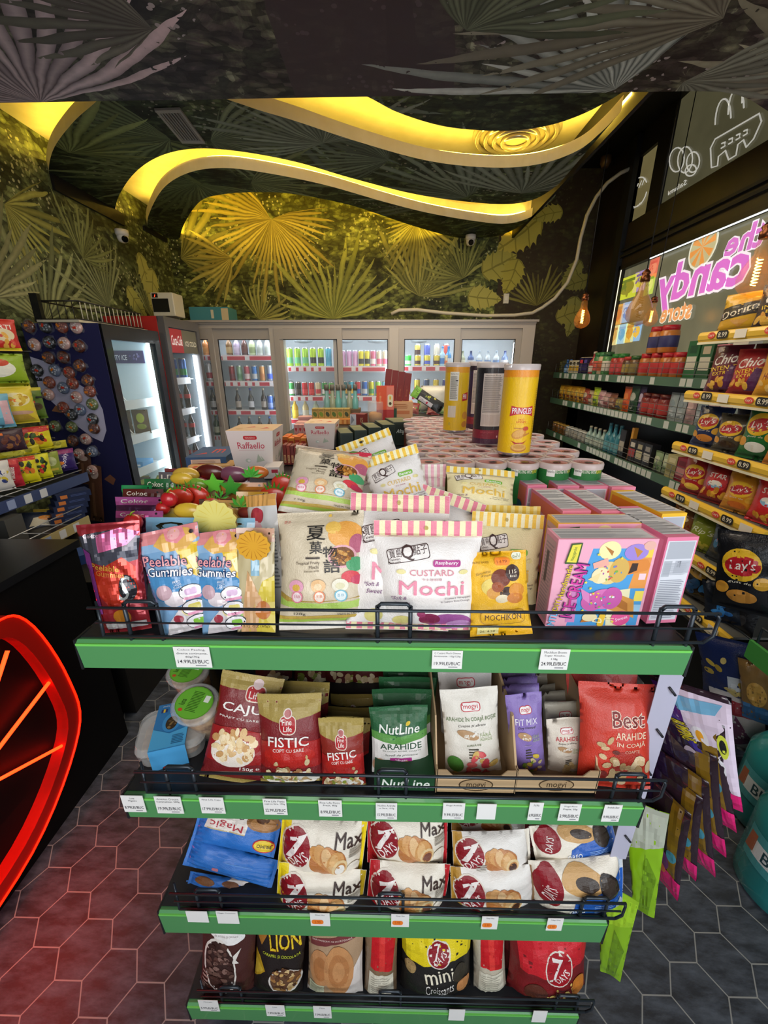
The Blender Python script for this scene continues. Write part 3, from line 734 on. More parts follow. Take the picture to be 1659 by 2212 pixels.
# lettering and drawings stuck on the glass: local u runs away from the photographer so that it reads from the street
def glass_art(name, label, cat, y0, y1, z0, z1, items, mf, parts=False):
    def F(u, v): return Vector((XR+.026, y0+(y1-y0)*u, z0+(z1-z0)*v)), Vector((-1, 0, 0))
    o = thing(name, label, cat); s, l = MB(), MB()
    stamp(F, 1, 1, items, (z1-z0)/(y1-y0), mf, s, l, eps0=.001, step=.0006, clip=False)
    if s.f: build_pieces(s, 'emblem', o)
    if l.f: build_pieces(l, 'lettering', o)
    return o
def em(e=0.9): return lambda c: glow(c, e)
sy0, sy1 = atX(1625, 560, XR).y, atX(1421, 640, XR).y
sz0, sz1 = atX(1435, 673, XR).z, atX(1620, 478, XR).z
def place_txt(px, py): p = atX(px, py, XR); return ((p.y-sy0)/(sy1-sy0), (p.z-sz0)/(sz1-sz0))
def tb(body, xl, xr, top, bot, col, ol, **k):
    ua, ub = place_txt(xl, 600)[0], place_txt(xr, 600)[0]; va, vb = place_txt(*top)[1], place_txt(*bot)[1]
    return ('t', body, (ua+ub)/2, (va+vb)/2, abs(ub-ua), abs(va-vb), col, dict(b=.071, ol=ol, ob=.15, **k))
lol = place_txt(1511, 533); asp_ = (sz1-sz0)/(sy1-sy0); lr = place_txt(1511, 487)[1]-lol[1]
sw = []
for i in range(8):
    a = 2*PI*i/8
    pts = [(lol[0], lol[1])]
    for k in range(5): g = a+.5*k/4*.8+.35*0; pts.append((lol[0]+lr*.84*asp_*math.cos(g+.30)*1.0, lol[1]+lr*.84*math.sin(g+.30)))
    sw.append(('p', pts, '#e0964a'))
glass_art('window_lettering', 'backlit pink and orange sweet shop lettering on the window, seen from behind', 'sign', sy0, sy1, sz0, sz1,
    [('r', lol[0]+.02, lol[1]-lr*1.7, lol[0]+.05, lol[1]-lr*.5, '#cfd8d4'), ('e', lol[0], lol[1], lr*asp_, lr, '#e3e4d2'), ('e', lol[0], lol[1], lr*asp_*.9, lr*.9, '#b9b48c'), *sw,
     tb('the', 1624, 1545, (1620, 480), (1550, 560), '#d678cf', '#f4ecfb'), tb('candy', 1606, 1421, (1464, 566), (1436, 674), '#d873d2', '#f6effb'), tb('store', 1505, 1440, (1490, 649), (1448, 694), '#e2a066', '#f4f0e4')], em(.62))
def poster(px, col, seed, lab):
    P = [atX(x, y, XR) for x, y in px]; y0, y1 = min(p.y for p in P), max(p.y for p in P); z0, z1 = min(p.z for p in P), max(p.z for p in P)
    it = [('r', 0, 0, 1, 1, col[0])] + [('e', .5, .5, .35, .3, col[1]), ('r', .15, .75, .85, .88, col[2]), ('n', .5, .45, .3, .25, 7, col[1:], .09)]
    glass_art('window_poster', lab, 'poster', y0, y1, z0, z1, it, em(.7))
poster([(1332, 605), (1366, 640)], ('#c9d23c', '#8f8a2a', '#6b7a2a'), 1, 'yellow square sweets poster on the lit window')
poster([(1399, 562), (1411, 598)], ('#d8705a', '#e08a6a', '#c85a4a'), 7, 'coral red sweets poster highest on the lit window')
poster([(1391, 596), (1403, 634)], ('#b8cc5a', '#d8dc7a', '#8aa83a'), 8, 'lime green sweets poster under the coral red one')
poster([(1367, 590), (1387, 625)], ('#a98fc0', '#c9c23c', '#7a5f9a'), 2, 'small lilac poster beside the yellow square on the window')
for i, (x, y, cc, lb) in enumerate(((1330, 680, ('#d9a24a', '#c97a3a', '#b98a4a'), 'orange'), (1347, 675, ('#9fb6d8', '#7a8fc0', '#c0c8e0'), 'blue'), (1320, 725, ('#d9c88a', '#c9a25a', '#b98a4a'), 'cream'),
        (1337, 722, ('#a8cde0', '#6fa8c8', '#8fb0d0'), 'pale blue'), (1354, 719, ('#e0c05a', '#d09a3a', '#c08a3a'), 'golden'), (1369, 716, ('#8fb8e0', '#e0b84a', '#6f98d0'), 'blue and yellow'))):
    poster([(x-6, y-20), (x+6, y+20)], cc, i, lb+' narrow sweets poster low on the lit window')
# line drawings on the upper panes
lw = MB(); wl = glow('#d8d6cc', .55)
def sk(mb, pts, r=.0048, closed=False): mb.tube([atX(x, y, XR+.022) for x, y in pts], r, wl, 5, closed)
def arcp(cx, cy, rx, ry, a0, a1, n=12, k=-.42): return [(cx+rx*math.cos(math.radians(a0+(a1-a0)*i/n)), cy-ry*math.sin(math.radians(a0+(a1-a0)*i/n))+k*(rx*math.cos(math.radians(a0+(a1-a0)*i/n)))) for i in range(n+1)]
dr = thing('window_drawing', 'white line drawing of eggs in a carton on the upper window', 'window drawing')
for i, (cx, cy_2) in enumerate(((1562, 262), (1590, 240), (1620, 215))): e_ = MB(); sk(e_, arcp(cx, cy_2, 17, 48, 0, 180)); e_.build('egg_outline', dr)
e_ = MB(); sk(e_, [(1535, 320), (1545, 300), (1640, 245), (1645, 262), (1628, 300), (1612, 318), (1606, 302), (1594, 312), (1590, 335), (1574, 345), (1567, 325), (1552, 338), (1550, 358), (1537, 362)], closed=True)
for x, y in ((1562, 315), (1578, 306), (1594, 297), (1610, 288)): sk(e_, [(x-4, y+5), (x+4, y), (x+4, y-8), (x-3, y-5)], .005)
e_.build('carton_outline', dr)
dr2 = thing('window_drawing', 'white line drawing of a sliced sausage on the upper window', 'window drawing')
for (cx, cy_2, rx, ry) in ((1462, 345, 16, 26), (1480, 345, 16, 28), (1497, 350, 14, 22), (1492, 368, 12, 12)): e_ = MB(); sk(e_, arcp(cx, cy_2, rx, ry, 0, 360, 18, -.2), .0045, True); e_.build('slice_outline', dr2)
dr3 = thing('window_drawing', 'white line drawing of a bread loaf on the small upper window', 'window drawing')
e_ = MB(); sk(e_, arcp(1378, 415, 20, 30, 20, 340, 18, -.6), .005)
for k in range(4): sk(e_, [(1366+k*7, 418-k*6), (1372+k*7, 402-k*6)], .004)
e_.build('loaf_outline', dr3)
def glass_word(word, TLp, BRp, parent):
    A, B = atX(*TLp, XR), atX(*BRp, XR); y0, y1, z0, z1 = min(A.y, B.y), max(A.y, B.y), min(A.z, B.z), max(A.z, B.z); l = MB()
    stamp(lambda u, v: (Vector((XR+.024, y0+(y1-y0)*u, z0+(z1-z0)*v)), Vector((-1, 0, 0))), 1, 1, [('t', word, .5, .5, 1, 1, '#e6e4da', {'b': .01, 'sh': .2})], 1, em(.75), l, l, clip=False)
    l.build('lettering', parent, fix=False)
glass_word('Bread', (1380, 440), (1356, 452), dr3); glass_word('Salami', (1476, 398), (1437, 412), dr2)
# cable duct snaking from the window to the cooler top, wall switch
S0 = atX(1362, 364, XR-.03); S1 = atY(1150, 676, 4.72); duct = []
pts = [(1362, 364), (1340, 374), (1312, 395), (1288, 425), (1268, 465), (1254, 515), (1246, 560), (1226, 610), (1198, 645), (1172, 664), (1150, 676)]
for i, (x, y) in enumerate(pts):
    t = i/(len(pts)-1); duct.append(atY(x, y, S0.y+(S1.y-S0.y)*min(1, t*1.6)))
for x, y in ((1110, 681), (1050, 682), (960, 676), (900, 669), (862, 670), (845, 678)): duct.append(atY(x, y, 4.72))
tag(MB().tube(duct, .017, m('#c9bfa6', .5), 8).build('cable_duct'), 'cream flexible cable duct curving from the upper window down to the cooler top', 'cable duct')
p_ = atY(1093, 645, YB-.01); sw_ = thing('wall_switch', 'small white switch box on the jungle wallpaper above the cooler', 'switch', p_)
MB().box((0, 0, 0), (.06, .02, .10), m('#e9e2cc', .4)).build('plate', sw_); MB().box((0, -.012, 0), (.03, .008, .045), m('#f4efe0', .4)).build('rocker', sw_)
# black pipe-end knob under the dark ceiling
p_ = atZ(1310, 338, 3.6); tag(MB().lathe([(.05, 0), (.05, -.05), (.03, -.09)], 12, m('#5a4326', .4)).build('ceiling_spotlight', loc=p_), 'small brown spotlight on the black ceiling by the window', 'spotlight')
# filament bulbs
def bulb(px, py, X, r, on, lab, ztop=3.6, s=1.0):
    p = atX(px, py, X); o = thing('pendant_bulb', lab, 'pendant bulb', p, group='filament bulbs hanging by the window')
    MB().tube([(0, 0, r*3.2), (0, 0, ztop-p.z)], .003, black_p, 5).build('cord', o)
    MB().lathe([(.006, r*3.25), (.02, r*3.05), (.024, r*2.95), (.018, r*2.8), (.026, r*2.7), (.026, r*2.35), (.022, r*2.3)], 14, m('#6b3d22', .3, metal=.8)).build('socket', o)
    MB().lathe([(.02, r*2.32), (.024, r*2.0), (r*.42, r*1.45), (r*.8, r*.75), (r, r*.1), (r*.92, -r*.45), (r*.6, -r*.82), (.002, -r)], 24, (m('#c98a3a', .06, alpha=.20) if on else m('#d39a48', .05, alpha=.5, coat=.6)), caps=(False, False)).build('glass', o)
    fil = []
    for i in range(60):
        a = i*.9; fil.append((r*.16*math.cos(a), r*.16*math.sin(a), r*(-.35+1.6*i/60)))
    MB().tube(fil, r*.03, glow('#ffb347', 22) if on else m('#8a6a34', .4), 5).build('filament', o)
bulb(1257, 692, 1.5, .060, True, 'glowing filament bulb hanging nearest the back wall')
bulb(1380, 676, 1.5, .072, False, 'unlit amber glass bulb hanging in front of the pink lettering')
bulb(1405, 690, 2.0, .05, True, 'glowing bulb added for a reflected zigzag filament, just behind the unlit amber bulb', s=.5)  # extra bulb standing in for a filament's reflection
bulb(1630, 604, 1.52, .064, True, 'glowing large filament bulb hanging above the crisps rack')

# ================================================================== END SHELF OF THE GONDOLA, nearest the camera
GX0, GX1, GY = -0.514, 0.482, 0.55
SH = [(1.258, 1.205), (0.902, 0.843), (0.536, 0.458), (0.149, 0.078)]     # price rail top and bottom edge of the four shelves
Z1, Z2, Z3, Z4 = (a+0.004 for a, b in SH)
dark_metal = m('#2a2c30', 0.38, metal=.3); wire_m = m('#3a4148', 0.3, metal=.5)
green_r = m('#52945a', 0.4, coat=.3); green_e = m('#74cf5c', 0.35)
gon = thing('display_shelf', 'dark four-tier shelf end with green price rails and black wire guards', 'shelf', (0, GY, 0))
def gpart(mb, name, par=gon): o = mb.build(name, None); o.parent = par; o.matrix_parent_inverse = Matrix.Translation((0, -GY, 0)); return o
gpart(MB().bx(GX0+.01, GX1-.01, .965, .985, .0, 1.24, dark_metal), 'back_panel')
gpart(MB().bx(GX0+.01, GX1-.01, .575, .96, .0, .07, m('#4f5b66', .35)), 'plinth')
for x in (GX0+.005, GX1-.03): gpart(MB().bx(x, x+.025, .93, .985, 0, 1.25, dark_metal), 'upright')
tagm = m('#ecebe8', .4)
TAGS = [
 [(383, 452, 1397, 1440, ['Cokoc Peeling,', 'diverse sortimente,', '60g/70g'], '14.99LEI/BUC'), (932, 1000, 1405, 1443, ['Q Custard Mochi Diverse', 'Sortimente 110g/120g'], '19.99LEI/BUC'), (1162, 1232, 1402, 1445, ['Mochikon Brown', 'Sugar Kinako,', '118g'], '24.99LEI/BUC')],
 [(271, 308, 1718, 1752, ['Luna', 'Migdale'], '8.99LEI/BUC'), (342, 390, 1720, 1755, ['Amestec Crocant', 'Caramelizat, 200g'], '19.99LEI/BUC'), (437, 482, 1722, 1755, ['Fine Life Caju'], '17.99LEI/BUC'), (572, 618, 1725, 1758, ['Fine Life Fistic', 'copt cu Sare, 150g'], '22.99LEI/BUC'), (690, 738, 1728, 1762, ['Fine Life Fistic', 'Prajit, 80g'], '8.99LEI/BUC'), (812, 858, 1734, 1768, ['Nutline Arahide', 'cu Sare, 135g'], '15.99LEI/BUC'), (955, 1005, 1734, 1768, ['Mogyi Arahide'], '9.99LEI/BUC'), (1028, 1073, 1736, 1768, [], ''), (1138, 1175, 1733, 1770, ['Fit Mix'], '6.99LEI/BUC'), (1203, 1257, 1736, 1771, ['Mogyi Alune', 'Prajite, 50g'], '2.99LEI/BUC'), (1297, 1345, 1738, 1773, ['Arahide Best'], '9.99LEI/BUC')],
 [(407, 447, 1968, 1990, [], ''), (472, 513, 1968, 1993, ['Magic Croissant'], ''), (672, 712, 1972, 1998, ['7Days Max'], 'o'), (845, 884, 1974, 2000, ['7Days Max'], 'o'), (1038, 1077, 1979, 2005, ['7Days Max'], 'o'), (1178, 1218, 1983, 2008, ['7 Days Oreo'], 'o')],
 [(434, 470, 2160, 2182, ['Chocapic'], '5.99LEI/BUC'), (577, 614, 2171, 2193, ['Lion'], '7.99LEI/BUC'), (679, 715, 2173, 2197, ['Minis'], '7.99LEI/BUC'), (968, 1005, 2180, 2202, [], ''), (1147, 1183, 2183, 2206, [], '')]]
for i, (zt, zb) in enumerate(SH):
    gpart(MB().bx(GX0, GX1, GY+.004, .965, zt-.022, zt+.002, dark_metal), 'shelf_deck')
    r = MB(); h = zt-zb
    r.prism([(0, zb), (0.004, zb-.002), (.010, zb+.004), (.010, zt), (.003, zt+.002), (-.004, zt-.004)], GX0+.004, GX1-.004, green_r, fn=lambda y, z, x: (x, GY-.006+y, z))
    r.bx(GX0+.004, GX1-.004, GY-.0105, GY-.004, zt-.006, zt-.002, green_e)
    rail = gpart(r, 'price_rail')
    e = MB()
    for x in (GX0, GX1-.004): e.bx(x, x+.004, GY-.008, GY+.03, zb-.002, zt+.003, m('#1d1f22', .4))
    gpart(e, 'rail_end_cap')
    for (x0, x1, y0, y1, lines, price) in TAGS[i]:
        A, B = atY(x0, y1, GY-.012), atY(x1, y0, GY-.012); w_, h_ = B.x-A.x, min(B.z-A.z, h-.004); cz = (A.z+B.z)/2; tmb = MB().bx(A.x, B.x, GY-.0135, GY-.0125, cz-h_/2, cz+h_/2, tagm)
        its = [('t', s, .5, .86-.17*k, min(.86, .055*len(s)), .11, '#4a4a50') for k, s in enumerate(lines)]
        if price == 'o': its += [('rr', .36, .33, .6, .34, '#f0802a'), ('t', '5.99', .36, .33, .3, .2, '#b04a10')]
        elif price: its += [('t', price, .5, .30, .86, .17, '#3a3a40', {'b': .012}), ('r', .55, .08, .85, .13, '#9a9aa0')]
        stamp(lambda u, v: (Vector((A.x+w_*u, GY-.0135, cz-h_/2+h_*v)), Vector((0, -1, 0))), 1, 1, its, h_/w_, card, tmb, tmb, eps0=.0002)
        t = tmb.build('price_tag', rail, fix=False); t['label'] = 'white paper price tag'
    g0, g1 = -.477, .508; wg = MB(); zr = [zt+.010, zt+.036, zt+.063]; yg = GY-.005
    for k, z in enumerate(zr): wg.tube([(g0+(.006 if k == 1 else .014-.014*k/2), yg, z), (g1-(.006 if k == 1 else .014-.014*k/2), yg, z)], .0028 if k != 1 else .0018, wire_m, 6)
    wg.tube([(g0+.014, yg, zr[0]), (g0, yg+.02, zr[2])], .0028, wire_m, 6).tube([(g1-.014, yg, zr[0]), (g1-.001, yg, zr[0]+.012), (g1, yg, zr[2]-.008), (g1-.006, yg, zr[2])], .0028, wire_m, 6)
    for xc in (-.395, .006, .445):
        for a in (-.026, .026): wg.tube([(xc+a, yg+.004, zt), (xc+a, yg+.004, zr[2]+.006)], .0035, wire_m, 6)
        wg.tube([(xc-.026, yg+.004, zr[2]+.004), (xc-.02, yg+.004, zr[2]+.010), (xc+.02, yg+.004, zr[2]+.010), (xc+.026, yg+.004, zr[2]+.004)], .0035, wire_m, 6)
    gpart(wg, 'wire_guard_frame')

# ------------------------------------------------------------------ top shelf: sweets
def mochi(flav):
    a, b, big, badge, bad, blob = {'r': ('#e57f95', '#f1e6b6', '#ee92aa', 'Raspberry', '#b5308c', '#a65ba0'), 'b': ('#f2c53d', '#f3ecc4', '#f0c552', 'Banana', '#7fbf3f', '#efe2a0')}[flav]
    br = '#3c1c1a'
    it = [('s', 0, .865, 1, 1, 19, [a, b]), ('s', 0, 0, 1, .055, 19, [a, b]),
        ('e', .70, .10, .22, .085, blob), ('e', .52, .13, .10, .06, '#8a2d52' if flav == 'r' else '#e0c96a'), ('e', .26, .11, .09, .05, '#eadf8e'), ('e', .80, .07, .12, .05, '#c693c8' if flav == 'r' else '#f6eebc'), ('e', .44, .18, .04, .03, '#9c3a64' if flav == 'r' else '#d9bd58')]
    P = rot2(rrect(.31, .715, .40, .125, 1.1, .2), .31, .715, 11, 1.1); Q = rot2(rrect(.31, .715, .385, .112, 1.1, .2), .31, .715, 11, 1.1)
    it += [('p', P, br), ('p', Q, '#f4eeea'), ('t', '寶島', .19, .715, .12, .07, br, {'rot': 11, 'b': .01}), ('t', '點子', .42, .755, .13, .075, br, {'rot': 11, 'b': .01}), ('t', 'Q', .305, .725, .12, .14, br, {'rot': 8, 'b': .02}), ('t', 'Taiwan', .18, .665, .11, .022, br, {'rot': 11, 'b': .01}), ('t', 'Dessert', .18, .640, .12, .022, br, {'rot': 11, 'b': .01}),
        ('rr', .67, .64, .26, .058, bad), ('t', badge, .67, .641, .22, .036, '#ffffff', {'b': .02, 'sh': .15}),
        ('t', 'CUSTARD', .53, .56, .42, .052, '#dd8f9d' if flav == 'r' else '#e6c267', {'b': .01}), ('e', .24, .565, .045, .02, '#eee3a0'), ('e', .83, .565, .045, .02, '#eee3a0'),
        ('t', '卡士達麻糬', .53, .505, .19, .020, '#c9909a'), ('t', 'Mochi', .53, .425, .62, .125, big, {'b': .05}),
        ('t', '*Soft &', .22, .335, .15, .03, '#7a3a78', {'sh': .3}), ('t', 'Sweet', .25, .285, .16, .03, '#7a3a78', {'sh': .3}), ('t', 'Custard Wrapped', .78, .335, .25, .020, '#4a2a3a', {'rot': 2}), ('t', 'In Sweet Rice Dough', .76, .305, .28, .020, '#4a2a3a', {'rot': 2}),
        ('e', .485, .935, .018, .018, '#b8a04a')]
    return it
MOCHI_W = '#f3eeea'; MOCHI_Y = '#f2e6b4'
bag('mochi_bag', 'pink striped raspberry mochi bag standing in front of the other pink bags', 'sweets bag', (922, 1369), (926, 1130), 236, zb=Z1, lean=.045, col=MOCHI_W, art=mochi('r'), st=.14, seal='#ecd5c0', sb=.055, thick=.30, seed=4, res=1.7, group='mochi bags')
bag('mochi_bag', 'pink striped raspberry mochi bag half hidden behind the front pink bag', 'sweets bag', (858, 1372), (866, 1073), 222, zb=Z1, lean=.10, col=MOCHI_W, art=mochi('r'), st=.14, sb=.055, thick=.28, seed=5, res=1.4, yaw=.08, group='mochi bags')
bag('mochi_bag', 'tilted pink striped raspberry mochi bag leaning behind the standing ones', 'sweets bag', (905, 1240), (965, 1062), 182, Yb=.70, lean=.06, col=MOCHI_W, art=mochi('r'), st=.15, thick=.26, seed=6, group='mochi bags')
bag('mochi_bag', 'small pale pink striped mochi bag standing behind near the cans', 'sweets bag', (934, 1090), (934, 1003), 58, Yb=.84, lean=.02, col='#f3ece6', art=[('s', 0, .45, 1, 1, 9, ['#eeb2c2', '#f6efe2']), ('s', 0, .0, 1, .3, 9, ['#eeb2c2', '#f6efe2'])], st=.3, thick=.3, seed=7, group='mochi bags')
bag('mochi_bag', 'yellow striped banana mochi bag slanting at the back of the pile with a hang hole', 'sweets bag', (835, 1075), (782, 945), 124, Yb=.80, lean=.06, col=MOCHI_W, art=mochi('b')+[('e', .45, .93, .03, .02, '#1a1408')], st=.14, thick=.25, seed=8, group='mochi bags')
bag('mochi_bag', 'yellow striped banana mochi bag slanting beside the fruity mochi bag', 'sweets bag', (885, 1130), (838, 976), 128, Yb=.74, lean=.06, col=MOCHI_W, art=mochi('b'), st=.14, thick=.28, seed=9, res=1.3, group='mochi bags')
bag('mochi_bag', 'yellow striped banana mochi bag lying back against the small crisps cans', 'sweets bag', (1035, 1115), (1038, 1012), 150, Yb=.76, lean=.07, col=MOCHI_Y, art=mochi('b'), st=.16, thick=.4, seed=10, low=.7, group='mochi bags')
bag('mochi_bag', 'upright yellow striped banana mochi bag behind the small orange dessert bag', 'sweets bag', (1080, 1330), (1098, 1108), 150, Yb=.665, lean=.05, col=MOCHI_Y, art=mochi('b'), st=.15, thick=.25, seed=11, res=1.2, yaw=-.1, group='mochi bags')
bag('mochi_bag', 'plain yellow striped mochi bag top showing just behind the upright banana bag', 'sweets bag', (1098, 1290), (1108, 1092), 118, Yb=.71, lean=.05, col='#eed27c', art=[('s', 0, .84, 1, 1, 15, ['#eac03a', '#f0dc8c'])], st=.15, thick=.2, seed=12, group='mochi bags')
# tropical fruity mochi
def tropical():
    k = '#17130f'
    return [('p', [(0, .30), (.15, .26), (.5, .235), (.85, .245), (1, .27), (1, .20), (.8, .185), (.5, .18), (.2, .20), (0, .23)], '#b7d765'), ('p', [(0, .34), (.2, .27), (.5, .255), (.8, .265), (1, .29), (1, .275), (.5, .245), (.1, .26), (0, .30)], '#b89a4a'),
        ('r', 0, .075, 1, .10, '#a9c94f'), ('r', 0, .10, 1, .13, '#c8a94e'), ('r', 0, 0, 1, .07, '#efe9e0'),
        ('e', .80, .80, .20, .11, '#e9a548'), ('e', .66, .86, .09, .05, '#efc25a'), ('e', .93, .72, .09, .08, '#b9607a'), ('e', .76, .62, .16, .095, '#e4a9b4'), ('e', .76, .62, .135, .078, '#7a4a1e'), ('n', .76, .62, .11, .06, 26, ['#c98a3a', '#a86a28', '#d9a65a'], .022), ('e', .90, .55, .10, .06, '#4aa06a'), ('e', .84, .45, .10, .05, '#d8404a'), ('e', .92, .42, .08, .04, '#c83a5a'),
        ('t', '夏', .46, .82, .22, .12, k, {'b': .03}), ('t', '菓', .46, .70, .15, .10, k, {'b': .025}), ('t', '物', .62, .66, .17, .09, k, {'b': .03}), ('t', '語', .64, .545, .19, .11, k, {'b': .025}), ('rr', .42, .615, .17, .016, '#3a2f26'), ('t', 'Tropical Fruity', .36, .572, .28, .032, '#57442c'), ('t', 'Mochi', .43, .54, .11, .028, '#57442c'), ('t', '夏菓水果小麻糬', .40, .508, .17, .016, '#7a6a50'),
        ('e', .22, .385, .085, .055, '#e4a2bc'), ('e', .22, .375, .045, .028, '#d8b04a'), ('e', .47, .385, .085, .055, '#edc08a'), ('e', .47, .38, .045, .028, '#f2d9b0'), ('e', .72, .385, .09, .055, '#ece7d2'), ('e', .72, .38, .05, .028, '#dcd6b0'),
        ('e', .23, .30, .065, .05, '#e8849a'), ('e', .23, .30, .052, .04, '#f6dfe2'), ('t', '百香果', .23, .305, .08, .026, '#d06a80'), ('e', .48, .295, .065, .05, '#e8895a'), ('e', .48, .295, .052, .04, '#f6e4d6'), ('t', '芒果', .48, .30, .07, .026, '#d8713a'), ('e', .72, .30, .068, .05, '#6fb9d0'), ('e', .72, .30, .054, .04, '#e4f0f2'), ('t', '荔枝', .72, .305, .07, .026, '#4a9ab8'),
        ('t', '120g', .25, .155, .13, .028, '#3a342a'), ('t', 'MADE IN TAIWAN', .80, .15, .26, .017, '#4a4236'), ('t', '皇族', .13, .91, .07, .02, '#c87a6a'), ('e', .62, .955, .02, .014, '#e0b84a')]
bag('fruity_mochi_bag', 'large beige fruit mochi bag with black brush characters standing at the guard rail', 'sweets bag', (700, 1366), (690, 1110), 196, zb=Z1, lean=.07, col='#d9cbb0', art=tropical(), st=.05, sb=.075, thick=.34, seed=21, res=1.8, low=.4, flare=-.06, group='fruity mochi bags')
bag('fruity_mochi_bag', 'beige fruit mochi bag with black brush characters lying on top of its twin', 'sweets bag', (688, 1116), (722, 972), 172, Yb=.68, lean=.10, col='#d9cbb0', art=tropical()+[('r', 0, .93, 1, .985, '#d6c0aa'), ('p', [(.62, .93), (1, .93), (1, 1), (.78, 1)], '#c9344a'), ('p', [(.60, .93), (.66, .93), (.86, 1), (.76, 1)], '#5c7a3a')], st=.06, sb=.07, thick=.34, seed=22, res=1.4, yaw=.05, group='fruity mochi bags')
bag('dessert_bag', 'bright yellow sugar dessert bag with a dark calorie badge and orange sticker', 'sweets bag', (1088, 1385), (1078, 1200), 132, zb=Z1, lean=.04, col='#f3bb1c', seal='#f0b416', thick=.24, seed=23, res=1.6, st=.05, sb=.06, flare=-.08,
    art=[('e', .35, .60, .17, .10, '#ead16a'), ('e', .52, .70, .17, .10, '#7a3216'), ('e', .40, .53, .14, .07, '#d8962c'), ('e', .60, .52, .12, .08, '#3a1c10'), ('e', .52, .46, .12, .05, '#e6d8b8'), ('e', .78, .55, .14, .08, '#dd8f1e'), ('e', .74, .46, .14, .06, '#cf7a18'), ('e', .45, .60, .10, .06, '#a04a16'),
        ('e', .73, .75, .12, .095, '#3a1d14'), ('t', '115', .73, .765, .13, .04, '#f6ead0', {'b': .02}), ('t', 'kcal', .73, .72, .11, .028, '#f6ead0', {'b': .02}), ('t', 'PLANT BASED', .2, .885, .27, .022, '#8a5a10'), ('rr', .82, .94, .16, .085, '#e9ead2'), ('t', 'حلال', .82, .94, .12, .05, '#5a7a4a'), ('t', 'Kuromitsu', .22, .77, .26, .03, '#8a6a14', {'sh': .5, 'rot': 12}), ('t', 'Kinako', .28, .74, .2, .025, '#8a6a14', {'sh': .5, 'rot': 12}),
        ('rr', .52, .245, .74, .17, '#c48d0e'), ('rr', .52, .245, .715, .15, '#f0b61a'), ('t', 'MOCHIKON', .52, .245, .60, .062, '#4a230e', {'b': .01}), ('r', .10, .035, .45, .15, '#efe29a'), ('t', '26. 4.29', .27, .075, .24, .032, '#3a2c14'), ('t', '賞味期限 BEST BEFORE', .24, .128, .26, .014, '#6a5a20'), ('t', 'MADE IN JAPAN', .76, .105, .24, .018, '#7a5a12')], sticker=(.56, .885, .25, .085, '#f58a22', '14.99'))
# peelable fruit gummies
def gummies(part=0):
    return [('r', 0, .86, 1, 1, '#d98a8c'), ('p', [(0, .80), (1, .80), (1, .86), (0, .88)], '#8fb3d6'), ('p', [(0, .40), (.55, .25), (1, .42), (1, .62), (0, .62)], '#4d8fc4'), ('p', [(.60, .82), (1, .82), (1, .45), (.78, .55)], '#e9c23a'), ('p', [(.78, .70), (1, .74), (1, .54), (.84, .58)], '#f3e7a8'),
        ('p', [(.28, .86), (.42, .94), (.60, 1.0), (.86, .96), (.97, .86), (.80, .78), (.45, .78)], '#e2b05c'), ('p', [(.45, .985), (.55, 1), (.75, .99), (.80, .90), (.66, .84), (.50, .88)], '#e8919a'), ('e', .62, .93, .10, .05, '#f0b2b2'),
        ('p', [(.1, .0), (1, .0), (1, .26), (.6, .30), (.2, .12)], '#dcd5d8'), ('e', .45, .34, .20, .07, '#eadfe4'), ('e', .28, .42, .14, .07, '#c9a8b2'), ('e', .62, .22, .12, .06, '#e7d9a0'), ('p', [(.75, .02), (1, .02), (1, .22), (.8, .15)], '#9fc86a'), ('e', .40, .15, .09, .04, '#a83a4a'),
        *[x for i, c in enumerate(('#d7b3d6', '#e3d24a', '#8ec848')) for x in (('e', .72, .38-.145*i, .20, .072, '#2a2a3a'), ('e', .72, .38-.145*i, .185, .065, '#f4f1f4'), ('rr', .73, .385-.145*i, .2, .06, c), ('rr', .74, .325-.145*i, .30, .026, '#e59aba'))],
        ('t', 'Peelable', .42, .705, .72, .095, '#eba0a2', {'b': .05, 'ol': '#1d2a5c', 'ob': .11, 'rot': -9}), ('t', 'Gummies', .46, .60, .74, .085, '#f4f4f6', {'b': .05, 'ol': '#1d2a5c', 'ob': .11, 'rot': -9}), ('t', 'FRIED', .55, .50, .12, .02, '#e8eef6'), ('t', 'SODA', .56, .475, .12, .02, '#e8eef6'), ('t', 'FLAVOR', .55, .45, .14, .02, '#e8eef6'),
        ('e', .10, .93, .03, .016, '#5a2a3a'), ('e', .90, .92, .03, .016, '#2a1a24')]
foil = lambda c: m(c, 0.22, coat=.6)
bag('gummy_pouch', 'blue peelable gummy pouch with pink lettering standing second from the counter side', 'sweets bag', (402, 1376), (345, 1150), 130, zb=Z1, lean=.045, col='#7ba5cc', art=gummies(), st=.03, sb=.03, thick=.34, seed=31, res=1.5, low=.35, matf=foil, yaw=.12, flare=.10, group='gummy pouches')
bag('gummy_pouch', 'blue peelable gummy pouch with pink lettering next to the pineapple pouch', 'sweets bag', (488, 1372), (459, 1152), 116, zb=Z1, lean=.055, col='#7ba5cc', art=gummies(), st=.03, sb=.03, thick=.34, seed=32, res=1.5, low=.35, matf=foil, yaw=.06, flare=.10, group='gummy pouches')
holo = lambda c: m(c, 0.16, metal=.55, coat=.7)
